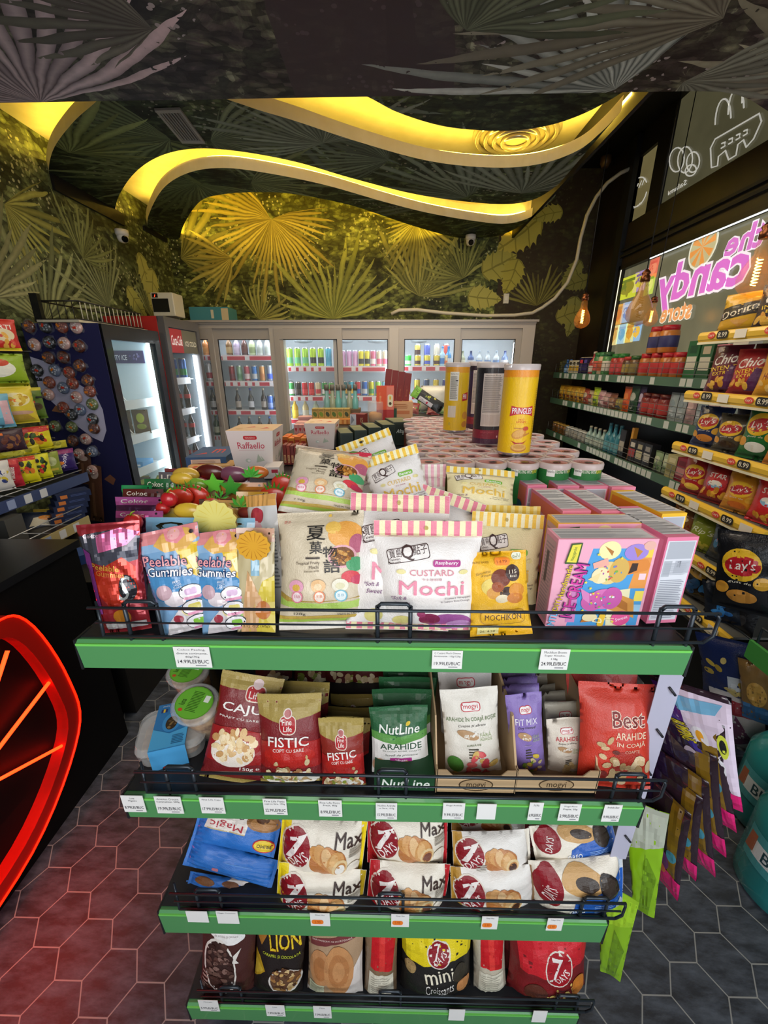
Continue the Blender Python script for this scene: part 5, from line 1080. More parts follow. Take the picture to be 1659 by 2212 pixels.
for k in range(6): cbox('sachet', f'dark red chocolate sachet, {ORD[k]} in the upright row beside the white praline box', 'sachet', (617+8*k, 1004), 7, 962+k % 3, .05, ('#7a2620', '#8a3024', '#6a1f1c')[k % 3], {'front': [('r', .2, .1, .8, .5, '#c89868'), ('l', .25, .15, .75, .45, 5, '#6a3a28')]}, group='dark red sachets on the deck', rz=.05)
for k in range(4): cbox('sachet', f'orange wafer sachet, {ORD[k]} in the row behind the dark red sachets', 'sachet', (617+13*k, 966), 12, 944+k % 2*3, .09, ('#d9742a', '#e08a34')[k % 2], {'top': [('r', .2, .3, .8, .6, '#b8381e')], 'front': [('r', .1, .4, .9, .7, '#b8381e')]}, group='orange sachets on the deck')
for k in range(3): cbox('heart_box', f'small pink box with a red heart, {ORD[k]} from the cooler door with yellow capped bottles', 'sweets box', (641+9*k, 948), 8.5, 918, .05, '#dfa09a', {'front': [('e', .38, .7, .16, .09, '#c8343c'), ('e', .62, .7, .16, .09, '#c8343c'), ('p', [(.22, .68), (.78, .68), (.5, .5)], '#c8343c'), ('l', .2, .1, .8, .4, 4, '#b86a68')]}, group='small pink heart boxes')
for k in range(2): cbox('pink_box', f'long pink sweets box, {("lower", "upper")[k]} of two behind the heart boxes', 'sweets box', (672, 926-13*k), 66-10*k, 913-12*k, .08, '#d9a49c', {'front': [('l', .05, .2, .95, .8, 3, '#c4807a')]}, group='long pink sweets boxes', z=ZD if k == 0 else None)
cbox('wafer_tray', 'orange tray of wafers under the row of small gold boxes', 'tray', (716, 917), 84, 906, .10, '#d98a3c', {'front': [('s', 0, .1, 1, .9, 17, ['#e8a858', '#c87830'])]})
zg = atY(716, 906, atZ(716, 917, ZD).y).z
for k in range(6): cbox('gold_box', f'small gold tea box with a green leaf, {ORD[k]} in the row under the little bottles', 'tea box', (681+13.6*k, 905, 2.42), 13, 883, .06, '#a8904a', {'front': [('e', .5, .45, .3, .25, ('#4a6a2a', '#6a8a2a', '#3a4a2a')[k % 3], 30), ('r', .1, .75, .9, .9, '#8a7434')]}, group='small gold tea boxes')
def mini_bottle(glass, cap):
    return MB().lathe([(.018, 0), (.019, .004), (.019, .055), (.012, .075), (.011, .115)], 14, m(glass, .1, alpha=.75), caps=(True, False)).lathe([(.014, .112), (.014, .145), (.004, .146)], 12, m(cap, .4))
for k in range(6):
    p = atY(707+12.2*k, 884, 2.58); g = ('#8fc0b8', '#b5bd9a', '#7fc9bf')[k % 3]
    copies(('mini', g), lambda g=g: mini_bottle(g, '#6a675c'), 'mini_bottle', f'small pale glass syrup bottle, {ORD[k]} in the row behind the gold boxes', 'bottle', TR(p.x, p.y, p.z, k), 'small glass bottles on the deck')
cbox('display_step', 'low brown card step carrying the row of little bottles', 'display step', (736, 893, 2.52), 82, 884.5, .12, '#6a5236')
for k in range(5):
    cbox('tea_box', f'dark green after-dinner mint box, {ORD[k]} of the slanting row' + (' and nearest the cans' if k == 4 else ''), 'mint box', (750+30*k, 974-3*k), 27 if k < 4 else 40, 936-6*k, .16, '#2b3a30', {'front': [('r', .1, .1, .9, .9, '#24322a')] + ([('t', 'After', .38, .62, .5, .16, '#d8e4dc', {'sh': .3, 'b': .01}), ('t', 'Eight', .66, .5, .4, .14, '#d8e4dc', {'sh': .3, 'b': .01})] if k == 4 else []), 'top': [('r', .05, .05, .95, .95, '#5a5f3a'), ('r', .1, .7, .9, .76, '#a89a5a')]}, group='dark green mint boxes', rz=.25)
_b = atZ(858, 906, ZD); ySB = _b.y; zSB = atY(858, 868, ySB).z+.001
cbox('perfume_box', 'tall red and orange chocolate box with a white price label', 'chocolate box', (832, 912), 37, 834, .05, '#c83222', {'front': [('r', 0, .35, .58, 1, '#e2582c'), ('r', .58, .35, 1, 1, '#e8806a'), ('rr', .79, .60, .30, .34, '#f0e4c0'), ('e', .79, .52, .08, .04, '#4a3a20'), ('r', .74, .63, .84, .72, '#e0c03a'), ('t', 'Lindor', .22, .68, .12, .3, '#f6c88a', {'rot': 0, 'sh': .2}), ('r', 0, 0, .58, .34, '#a8201c'), ('r', .58, 0, 1, .34, '#b83a38')]}, small=False)
for k in range(4): cbox('slim_box', f'slim dark red chocolate box, {ORD[k]} of the four tilted above the orange box', 'chocolate box', (834+14*k, 868, ySB+.05), 13.5, 797+3*k, .03, '#7a1f18', {'front': [('t', 'Lindt', .5, .35, .25, .4, '#a85a3a', {'rot': 0})]}, group='tilted dark red boxes', ry=.10, zfix=zSB)
cbox('stacked_box', 'cream and gold box carrying the tilted dark red boxes', 'sweets box', (858, 906), 66, 868, .12, '#d9a878', {'front': [('r', .2, .3, .9, .5, '#c87a4a'), ('l', .1, .6, .9, .9, 3, '#a86a3a')]})
cbox('foil_box', 'silver and dark red box turned sideways before the gold row', 'sweets box', (772, 920), 32, 895, .07, '#7a2a24', {'front': [('r', 0, 0, .42, 1, '#c9ccd2'), ('p', [(.05, .1), (.3, .5), (.1, .9)], '#8a8f98'), ('t', '15', .8, .5, .15, .4, '#e8d8a0')]}, rz=-.2)
p = atZ(812, 911, ZD); jr = thing('plastic_jar', 'clear plastic tub of orange sweets behind the red box', 'jar', p)
MB().lathe([(.045, 0), (.048, .01), (.05, .11), (.045, .12)], 20, clear('#f2eee6', .25)).build('tub', jr); MB().lathe([(.042, .004), (.043, .05), (.03, .058)], 16, m('#d99a3a', .5, bump=.6)).build('contents', jr)
cbox('green_box', 'small dark green box tucked beside the red box', 'sweets box', (851, 906), 12, 880, .05, '#2f5a44')
bag('snack_bag', 'black snack bag with a green corner lying slanted on the far packets', 'snack bag', (955, 884), (893, 843), 26, Yb=2.80, lean=.03, col='#22221f', art=[('r', 0, .8, 1, 1, '#7ab83a'), ('r', .05, .3, .4, .75, '#d8d4d6'), ('r', .1, .45, .3, .5, '#c8324a'), ('n', .7, .4, .2, .2, 6, ['#c8c04a', '#8a9a3a'], .10)], st=.05, seed=71)
for k, (x, y, c) in enumerate(((890, 884, '#7a2026'), (912, 880, '#3a6a2a'), (935, 886, '#8a2028'), (958, 884, '#5a7a34'))): bag('snack_bag', f'crumpled {("dark red", "leaf green", "crimson", "mossy green")[k]} snack bag lying in the far heap behind the cans', 'snack bag', (x, y+10), (x+4, y-14), 28, zb=ZD, lean=.10, col=c, art=[('n', .5, .5, .3, .3, 6, ['#d8d0b8', '#4a8a3a', '#a83a3a'], .12)], small=True, seed=72+k, wr=.004)
bag('tissue_bag', 'white translucent bag sitting at the far end of the deck', 'bag', (936, 890), (938, 833), 58, zb=ZD, lean=.02, col='#d8d4c4', small=True, seed=79, wr=.006, thick=.5)

# ------------------------------------------------------------------ second shelf: nuts
tub_p = clear('#e9ecea', .22); nut_m = noisy('nut_mix', '#7a4a26', '#c9a270', 55, .5, c3='#e0c59a')
tb_ = thing('snack_tray', 'clear plastic tray of nuts with a blue paper sleeve lying near the counter', 'nut tray'); tb_.matrix_world = TR(*(atZ(352, 1655, Z2)+Vector((0, .055, .002))), .30, .06)
def rbox(mb, W, D, z0, z1, mt, t=.9, r=.25, caps=(True, True)):
    P0 = rrect(0, 0, W*t, D*t, 1, r); P1 = rrect(0, 0, W, D, 1, r); n = len(P0)
    vs = [(x, y, z0) for x, y in P0]+[(x, y, z1) for x, y in P1]; fs = [(i, (i+1) % n, n+(i+1) % n, n+i) for i in range(n)]
    if caps[0]: fs.append(tuple(range(n))[::-1])
    if caps[1]: fs.append(tuple(range(n, 2*n)))
    return mb.add(vs, fs, mt, False)
rbox(rbox(MB(), .135, .105, 0, .032, tub_p, caps=(True, False)), .135, .105, .033, .036, tub_p, 1.0).build('tray', tb_)
rbox(MB(), .127, .097, .034, .052, tub_p, 1.06).build('lid', tb_); rbox(MB(), .115, .085, .002, .028, nut_m).build('nuts', tb_)
sl_ = MB(); 
for a, b in (((-.058, .054), (.058, .055)),): sl_.bx(-.034, .034, -.057, .057, .053, .0545, m('#2f7fc0', .4)).bx(-.034, .034, -.0585, -.057, .0, .0545, m('#4fa4dc', .4)).bx(-.034, .034, .057, .0585, 0, .0545, m('#2f7fc0', .4))
stamp(lambda u, v: (Vector((-.034+.068*u, -.057+.114*v, .0546)), Vector((0, 0, 1))), 1, 1, [('p', [(0, 0), (1, 0), (1, .38), (.5, .30), (0, .45)], '#55b4ea'), ('e', .5, .55, .27, .22, '#3f97d6'), ('e', .5, .53, .17, .15, '#3a2c1c'), ('n', .5, .53, .13, .11, 12, ['#6a5434', '#8a7044', '#4a3820'], .05), ('t', 'luna', .78, .90, .36, .07, '#f0f4f8', {'b': .03}), ('r', .12, .80, .30, .88, '#2a3a7a'), ('r', .18, .80, .24, .88, '#e8c83a'), ('t', 'mix', .25, .95, .2, .04, '#d8ecf8'), ('l', .6, .05, .95, .25, 6, '#2a6a9a')], 1.68, card, sl_, sl_)
sl_.build('paper_sleeve', tb_, fix=False)['label'] = 'blue paper sleeve'
def nut_tub(label, px, py, wpx, hpx, tilt, rz):
    B = atZ(px, py, Z2); r = wpx*mpp(B)/2; B.y += r; o = thing('nut_tub', label, 'nut tub', group='plastic nut tubs'); o.matrix_world = TR(B.x, B.y, Z2+.002, rz, tilt); h = hpx*mpp(B)
    MB().lathe([(r*.80, 0), (r*.84, .004), (r*.97, h*.96), (r*1.02, h)], 28, tub_p, sy=.8, caps=(True, False)).build('tub', o); MB().lathe([(r*.78, .003), (r*.93, h*.85), (r*.5, h*.9), (.001, h*.92)], 24, nut_m, sy=.78).build('nuts', o)
    MB().lathe([(r*1.06, h-.006), (r*1.08, h+.004), (r*1.0, h+.007), (r*.9, h+.004)], 28, tub_p, sy=.82).build('lid', o)
    mb = MB(); F = lambda u, v: (Vector(((u-.5)*2*r*.86, (v-.5)*1.6*r*.86, h+.0075)), Vector((0, 0, 1)))
    stamp(F, 1, 1, [('e', .5, .5, .5, .5, '#5fa02c'), ('e', .5, .5, .47, .47, '#6cb436'), ('r', .72, .58, .86, .78, '#e8ece0'), ('l', .36, .22, .68, .85, 14, '#3a6a1c'), ('t', 'luna', .2, .45, .14, .2, '#2a4a1a', {'rot': 90, 'b': .02}), ('e', .25, .22, .06, .05, '#c8502a')], .8, card, mb, mb, clip=False)
    mb.build('label_print', o, fix=False)['label'] = 'green oval label'
nut_tub('clear nut tub with a green lid label tilted towards the aisle', 446, 1612, 98, 108, .38, -.25)
nut_tub('clear nut tub with a green lid label farther back under the top shelf', 418, 1545, 84, 96, .25, -.2)
GOLD, MAR = '#a8934e', '#7a1e22'
def finelife(name, sub, big, nuts, rot=0, mid_=None):
    cs = {'p': ['#d8c49a', '#c9a878', '#8f9a3a', '#e8d8b4', '#a8744a'], 'c': ['#e8cfa0', '#dcb680', '#f0dcb4', '#c99a60']}[nuts]
    return [('p', [(0, .78), (.35, .72), (1, .80), (1, 1), (0, 1)], GOLD), ('p', [(0, .22), (1, .22), (1, .5), (.5, .56), (0, .5)], '#a8201e'), ('e', .5, .36, .42, .12, '#b8241c'), ('rr', .5, .70, .27, .20, '#e6d8c8'), ('rr', .5, .70, .245, .18, '#b02028'), ('e', .5, .815, .07, .05, '#e6d8d0'), ('e', .5, .815, .055, .038, '#b86a6a'), ('t', 'Fine', .49, .735, .15, .06, '#f4ece4', {'b': .02}), ('t', 'Life', .50, .665, .14, .06, '#f4ece4', {'b': .02}),
        ('t', name, .5, .525, .66 if len(name) > 4 else .56, .105, '#f4f0ea', {'b': .04, 'rot': rot}), ('t', sub, .5, .435, .5, .038, '#f0e4dc', {'b': .03, 'rot': rot}), ('e', .5, .08, .45, .12, '#e9e4da'), ('n', .5, .12, .42, .11, 44, cs, .055), ('n', .80, .30, .06, .06, 2, cs, .05), ('n', .30, .28, .04, .02, 2, cs, .04)]
bag('pistachio_bag', 'large maroon and gold pistachio bag standing in front at the guard rail', 'nut bag', (627, 1706), (620, 1512), 142, zb=Z2, lean=.05, col=MAR, seal=GOLD, art=finelife('FISTIC', 'COPT CU SARE', 1, 'p'), st=.08, sb=.04, thick=.36, seed=81, res=1.5, low=.35, group='maroon and gold nut bags')
bag('pistachio_bag', 'large maroon and gold pistachio bag right behind the front large one', 'nut bag', (640, 1680), (640, 1472), 144, Yb=.64, lean=.06, col=MAR, seal=GOLD, art=finelife('FISTIC', 'COPT CU SARE', 1, 'p'), st=.08, thick=.3, seed=82, group='maroon and gold nut bags')
bag('cashew_bag', 'maroon and gold cashew bag leaning back beside the green lidded tub', 'nut bag', (494, 1702), (543, 1468), 138, zb=Z2, lean=.09, col=MAR, seal=GOLD, yaw=.10, st=.06, sb=.05, thick=.34, seed=83, res=1.5, group='maroon and gold nut bags',
    art=[('r', 0, .86, 1, 1, GOLD), ('rr', .62, .84, .32, .14, '#e6d8c8'), ('rr', .62, .84, .29, .12, '#b02028'), ('t', 'Life', .62, .83, .2, .06, '#f4ece4', {'b': .02}), ('e', .62, .925, .08, .045, '#e0c8c8'), ('t', 'CAJU', .46, .69, .66, .10, '#f4f0ea', {'b': .03}), ('t', 'PRĂJIT CU SARE', .44, .61, .66, .03, '#f0e4dc', {'b': .02}), ('p', [(0, .2), (1, .2), (1, .48), (.5, .54), (0, .5)], '#a01c1c'), ('e', .45, .30, .36, .14, '#f0e6da'), ('n', .44, .36, .34, .15, 40, ['#e8cfa0', '#dcb680', '#f0dcb4', '#c99a60'], .075), ('e', .88, .50, .05, .03, '#e8cfa0', 60), ('t', '150g ℮', .76, .155, .3, .04, '#f4ece4', {'b': .02})])
bag('pistachio_bag', 'small maroon and gold pistachio bag standing at the guard rail by the green nut box', 'nut bag', (741, 1722), (733, 1571), 100, zb=Z2, lean=.03, col='#8a2a20', seal=GOLD, art=finelife('FISTIC', 'COPT CU SARE', 0, 'p', 6), st=.10, sb=.03, thick=.34, seed=84, res=1.4, low=.35, group='maroon and gold nut bags')
for k, (x, y) in enumerate(((752, 1548), (757, 1527), (764, 1499))): bag('pistachio_bag', f'small maroon and gold pistachio bag, {ORD[k]} behind the small front one', 'nut bag', (x-2, y+140), (x, y), 98, Yb=.63+.06*k, lean=.03, col='#7a2420', seal=GOLD, art=finelife('FISTIC', 'COPT CU SARE', 0, 'p'), st=.1, thick=.3, seed=85+k, res=.8, group='maroon and gold nut bags')
for k, (x, c, n_) in enumerate(((590, 'cashew', 'c'), (672, 'pistachio', 'p'), (735, 'pistachio', 'p'), (790, 'pistachio', 'p'))): bag('nut_pouch', f'dark red {c} pouch at the back of the nut shelf, {ORD[k]} from the counter', 'nut bag', (x, 1560), (x+2, 1405), 84, Yb=.83, lean=.05, col='#5a1c1c', art=[('n', .5, .62, .4, .1, 20, ['#d8c49a', '#c9a878', '#8f9a3a', '#e8d8b4'] if n_ == 'p' else ['#e8cfa0', '#dcb680', '#f0dcb4'], .09), ('t', '150g ℮', .7, .47, .3, .04, '#f4ece4', {'b': .02})], seed=90+k, group='dark red pouches at the back of the nut shelf')
def nutline(): return [('p', [(0, .58), (.5, .52), (1, .58), (1, 1), (0, 1)], '#2a5f3a'), ('p', [(0, .55), (.5, .46), (1, .55), (1, .66), (.5, .60), (0, .66)], '#5f9a4a'), ('p', [(0, .0), (1, 0), (1, .55), (.5, .47), (0, .55)], '#eeeae6'), ('t', 'NutLine', .5, .70, .72, .135, '#f4f4ee', {'b': .03, 'sh': .15}), ('e', .66, .775, .05, .025, '#e0c23a', 50), ('t', 'ARAHIDE', .52, .445, .74, .085, '#1f4a2c', {'b': .03}), ('t', 'ÎN COAJĂ ROȘIE, COAPTE', .53, .375, .68, .03, '#2a4a34'), ('t', 'Sursă de proteine', .52, .315, .58, .04, '#3a4a3a', {'sh': .3}), ('r', .32, .215, .70, .275, '#b02a86'), ('t', 'Sărate', .51, .245, .22, .036, '#ffffff', {'sh': .3}), ('e', .14, .14, .13, .12, '#d9a888'), ('e', .55, .07, .38, .10, '#e0d6cc'), ('n', .55, .10, .36, .10, 34, ['#b86a4a', '#c98262', '#a85a3e', '#d89a78'], .06)]
carton('nut_display_box', 'dark green open display box holding the green and white peanut bags', 'display box', (.116, .20, .036), TR(*(atZ(873, 1708, Z2)+Vector((0, .10, .001)))), '#1f4a2c', {'front': [('t', 'NutLine', .52, .5, .8, .62, '#eef2ea', {'b': .03, 'sh': .15})]}, bevel=0)
for k, (tx, ty, yb, wp) in enumerate(((860, 1524, .60, 126), (868, 1488, .65, 128), (880, 1462, .69, 122), (888, 1444, .73, 118))): bag('peanut_bag', ('front' if k == 0 else ORD[k]) + (' green and white peanut bag standing in the dark green display box' if k == 0 else ' green and white peanut bag behind the front one in the green box'), 'nut bag', (866+4*k, 1664-20*k), (tx, ty), wp, Yb=yb, lean=.035, col='#2a5f3a', art=nutline(), st=.07, thick=.26, seed=100+k, res=1.4 if k == 0 else .8, low=.4, group='green and white peanut bags')
def tray(label, cx, y, wpx, group='brown card trays'):
    B = atZ(cx, y, Z2); W = wpx*mpp(B); o = thing('card_tray', label, 'card tray', B+Vector((0, 0, .001)), group=group); k = m('#c3a57e', .65); ki = m('#a58a66', .7); h = .045; D = .30; mb = MB()
    mb.bx(-W/2, W/2, 0, D, 0, .002, ki).bx(-W/2, W/2, 0, .002, .0, h, k)
    for s in (-1, 1): mb.prism([(0, 0), (D, 0), (D, .15), (.06, .13), (.012, h+.014), (0, h+.014)], s*W/2-.0015, s*W/2+.0015, k, fn=lambda y_, z_, x_: (x_, y_, z_))
    for s in (-1, 1): mb.prism([(s*W/2, h), (s*W/2, h+.014), (s*(W/2-.018), h+.014), (s*(W/2-.03), h)], 0, .002, k, fn=lambda x_, z_, y_: (x_, y_, z_))
    mb.build('tray_body', o); s_, l_ = MB(), MB()
    stamp(lambda u, v: (Vector(((u-.5)*W, 0, h*v)), Vector((0, -1, 0))), 1, 1, [('e', .5, .5, .22, .36, '#4a3620'), ('e', .5, .5, .205, .30, '#b59872'), ('t', 'mogyi', .5, .47, .24, .42, '#4a3620', {'b': .03})], h/W, card, s_, l_); s_.build('emblem', o, fix=False); l_.build('lettering', o, fix=False)
tray('brown card tray holding the white peanut bags', 1026, 1714, 168); tray('brown card tray holding the purple and small white bags', 1198, 1714, 172)
def mog(col, l1, l2, sub, green=False, cl='#c82a3a', nutc=('#d8525a', '#e0686a', '#c84450', '#d9b868')):
    return [('rr', .5, .875-.12*(1-.6), .34, .09, '#c83040'), ('rr', .5, .827, .31, .075, '#f6f2ee'), ('t', 'mogyi', .5, .825, .25, .055, '#c82a38', {'b': .03}), ('t', l1, .5, .70, .90 if len(l1) > 12 else .62, .07, cl, {'b': .012}), ('t', sub, .5, .63, .5, .034, '#3a342c', {'sh': .3}), ('e', .42, .535, .20, .045, '#b9936a', -18), ('n', .45, .53, .16, .03, 10, ['#f0ebe2', '#d8cbb8'], .03), ('t', 'SURSĂ DE', .52, .42, .26, .028, '#5a6a3a', {'b': .02}) if green else ('r', .4, .42, .6, .425, '#c9c2b8'), ('l', .42, .26, .62, .38, 4, '#4a4438'), ('t', 'FĂRĂ', .74, .53, .2, .05, '#a8b88a'), ('t', 'ADAOS', .74, .48, .22, .035, '#a8b88a'),
        *([('e', .18, .20, .13, .10, '#4f8a3a', 30)] if green else []), ('n', .62, .20, .26, .14, 12, list(nutc), .085), ('n', .45, .05, .40, .05, 12, list(nutc), .075)]
WG = '#e2ddd2'
bag('peanut_bag', 'white redskin peanut bag with green lettering standing in front in its card tray', 'nut bag', (1023, 1676), (1012, 1486), 124, Yb=.60, lean=.045, col=WG, art=mog(WG, 'ARAHIDE ÎN COAJĂ ROȘIE', '', 'Coapte și sărate', True, '#5f7a4a'), st=.06, thick=.30, seed=111, res=1.5, low=.35, group='white peanut bags')
bag('peanut_bag', 'white redskin peanut bag behind its twin, only its red logo showing', 'nut bag', (1010, 1640), (1003, 1432), 116, Yb=.68, lean=.05, col='#cfccca', art=mog(WG, 'ARAHIDE ÎN COAJĂ ROȘIE', '', 'Coapte și sărate', True, '#5f7a4a'), st=.06, thick=.26, seed=112, group='white peanut bags')
for k, (tx, ty, yb) in enumerate(((1130, 1497, .60), (1124, 1478, .645), (1120, 1462, .69), (1116, 1446, .735))): bag('trail_mix_bag', ('front' if k == 0 else ORD[k]) + (' purple trail mix bag standing in the card tray' if k == 0 else ' purple trail mix bag behind the front purple one'), 'nut bag', (1141-4*k, 1676-18*k), (tx, ty), 78, Yb=yb, lean=.04, col='#8a74b8', art=mog('', 'FIT MIX', '', 'Dry roasted', False, '#f0ecf6', ('#d9c04a', '#a8743a', '#7a9a3a', '#e8d8a0')), st=.07, thick=.36, seed=120+k, res=1.2 if k == 0 else .7, group='purple trail mix bags')
for k, (tx, ty, yb) in enumerate(((1220, 1551, .605), (1217, 1514, .65), (1210, 1492, .70), (1204, 1476, .75), (1190, 1450, .80))): bag('peanut_bag', ('front small white peanut bag with red lettering in the card tray' if k == 0 else f'{ORD[k]} small white peanut bag behind the front small one'), 'nut bag', (1222-4*k, 1678-22*k), (tx, ty), 80, Yb=yb, lean=.03, col='#dcd2c2' if k == 0 else '#c2bfb0', art=mog('', 'ARAHIDE', '', 'Prăjite și sărate', False, '#c8404a', ('#e0cc9a', '#c9b078')), st=.07, thick=.34, seed=130+k, res=1.1 if k == 0 else .7, group='small white peanut bags')
def best(): return [('e', .63, .30, .25, .12, '#a82a1c'), ('t', 'Best', .62, .70, .46, .14, '#7a1a18', {'b': .05, 'ol': '#f0d8c4', 'ob': .10}), ('t', 'ARAHIDE', .66, .555, .44, .065, '#f0d6b8', {'b': .02}), ('t', 'ÎN COAJĂ', .66, .475, .42, .06, '#f0d6b8', {'b': .02}), ('t', 'COAPTE', .68, .41, .22, .03, '#e8b8a0'), ('n', .62, .22, .34, .14, 26, ['#cdb084', '#bf9f70', '#d9c098', '#b08f60'], .075), ('n', .32, .45, .08, .12, 4, ['#d0b488', '#c2a274'], .07), ('e', .45, .40, .05, .02, '#6a2418'), ('e', .30, .17, .06, .04, '#7a2018')]
bag('peanut_bag', 'large red orange roasted peanut bag leaning at the crisps rack end of the nut shelf', 'nut bag', (1330, 1712), (1338, 1484), 158, zb=Z2, lean=.06, col='#c93a28', art=best(), st=.09, sb=.04, thick=.32, seed=141, res=1.6, yaw=-.06, group='red orange peanut bags')
bag('peanut_bag', 'large red orange roasted peanut bag behind its leaning twin', 'nut bag', (1300, 1680), (1300, 1440), 150, Yb=.68, lean=.05, col='#d8504a', art=best(), st=.09, thick=.28, seed=142, group='red orange peanut bags')
# hanging strip with bagged bubble gum
stp = thing('hanging_strip', 'translucent plastic hang strip with slots hanging from the shelf side', 'hang strip'); HT = Vector((.508, .60, 1.20))
mb = MB(); mb.prism([(-.022, 0), (.022, 0), (.018, -.55), (-.018, -.55)], -.0006, .0006, m('#c9c8dc', .15, alpha=.72), fn=lambda x, z, y: (HT.x+x, HT.y+y, HT.z+z)); mb.build('strip_band', stp)
for k in range(5): MB().tube([(HT.x, HT.y-.002, HT.z-.07-.1*k), (HT.x+.012, HT.y-.006, HT.z-.085-.1*k)], .0025, m('#2a2a30', .4), 5).build('hook', stp)
happy = [('p', [(0, .22), (1, .12), (1, .95), (.1, .95)], '#e8d8ec'), ('p', [(.0, .95), (.35, .95), (.22, .3), (.0, .35)], '#5a2a8a'), ('e', .5, .62, .13, .09, '#f4f0f6'), ('e', .5, .63, .06, .05, '#f0a82a'), ('e', .66, .40, .16, .12, '#f2f0f6'), ('e', .30, .55, .10, .2, '#4a3a9a', 15), ('e', .84, .6, .08, .1, '#d8e04a'), ('e', .84, .6, .05, .06, '#1a1a1a'), ('p', [(.0, 0), (1, 0), (1, .16), (.0, .24)], '#e8207a'), ('p', [(.2, .9), (.9, .93), (.8, .84), (.3, .8)], '#7ab8dc'), ('t', 'BUMPING', .22, .62, .52, .08, '#f2e02a', {'rot': -78, 'b': .05, 'ol': '#2a1420', 'ob': .14})]
happy2 = [('p', [(.62, .1), (.85, .1), (.9, 1), (.7, 1)], '#8a6a1e'), ('p', [(0, .2), (.3, .15), (.35, 1), (0, 1)], '#2a1a3a'), ('e', .5, .35, .2, .10, '#7a3a78'), ('e', .45, .62, .14, .10, '#c8b8c8'), ('e', .3, .5, .1, .12, '#4a2a8a'), ('e', .75, .45, .12, .06, '#4a9ab0'), ('p', [(0, 0), (1, 0), (1, .20), (.5, .28), (0, .16)], '#e8207a'), ('e', .4, .25, .2, .05, '#e07a4a')]
for k, (bt, tp, yb, yw, w_) in enumerate((((1566, 1736), (1482, 1478), .60, -.85, 92), ((1556, 1778), (1476, 1530), .615, -.95, 84), ((1537, 1828), (1468, 1590), .63, -1.0, 80), ((1516, 1870), (1456, 1640), .64, -1.05, 78), ((1476, 1878), (1448, 1672), .65, -1.1, 70), ((1440, 1918), (1430, 1700), .655, -1.2, 64))):
    bag('hanging_sweets_bag', f'purple and pink bagged sweets hanging on the strip, {ORD[k]} from the outside of the bunch', 'sweets bag', bt, tp, w_, Yb=yb, lean=-.0, yaw=yw, W=.095, col='#33222c', art=happy if k == 0 else happy2, flare=.75, st=.04, sb=.04, thick=.22, seed=150+k, res=1.2, matf=lambda c: m(c, .18, coat=.7), group='bagged sweets hanging on the strip', wr=.002)
for k, (bt, tp, yb, w_) in enumerate((((1390, 1972), (1396, 1740), .64, 52), ((1318, 2108), (1335, 1925), .60, 56))):
    bag('hanging_sweets_bag', ('lime green bagged sweets hanging below the purple bunch', 'lime green bagged sweets hanging lowest, beside the croissant shelf')[k], 'sweets bag', bt, tp, w_, Yb=yb, lean=0, yaw=-.5, W=.065, flare=.6, col='#8fc21e', art=[('p', [(0, .6), (1, .7), (1, 1), (0, 1)], '#b9bfae' if k == 0 else '#a4d42a'), ('p', [(.3, 0), (.7, 0), (.9, .4), (.5, .6)], '#6f9a14')], st=.05, sb=.05, thick=.15, seed=158+k, matf=lambda c: m(c, .2, coat=.6), group='bagged sweets hanging on the strip')

# ------------------------------------------------------------------ third shelf: croissants lying in stacks
def cro(logo=True, col=None, roll='#c98a54', fill='#e9dcc8', word='Max', dark='#3a241c'):
    return [('e', .21, .58, .185, .36, '#e8ded0'), ('e', .21, .58, .17, .335, '#8f1422'), ('t', 'DAYS', .25, .43, .24, .16, '#f4ece8', {'b': .03, 'rot': 42}), ('p', [(.13, .74), (.33, .86), (.30, .78), (.17, .42), (.10, .40), (.22, .74), (.14, .68)], '#f4ece8'),
        ('e', .59, .44, .21, .26, '#b8743c', 14), ('e', .47, .56, .08, .17, '#cf9454', 40), ('e', .53, .54, .09, .22, '#d9a468', 25), ('e', .60, .49, .10, .25, roll, 12), ('e', .58, .52, .06, .20, '#e6be8a', 14), ('e', .68, .42, .10, .24, '#d39c5e', -2), ('e', .66, .44, .05, .18, '#e3b67c', 0), ('e', .73, .33, .08, .18, '#e8cb98', -14), ('e', .735, .31, .058, .14, '#c48a50', -14), ('e', .735, .30, .048, .11, fill, -14)] + ([('t', word, .80, .80, .30, .20, dark, {'b': .04}), ('l', .82, .52, .96, .68, 5, '#9a9080'), ('e', .88, .30, .07, .12, '#efe6d6')] if word else [])
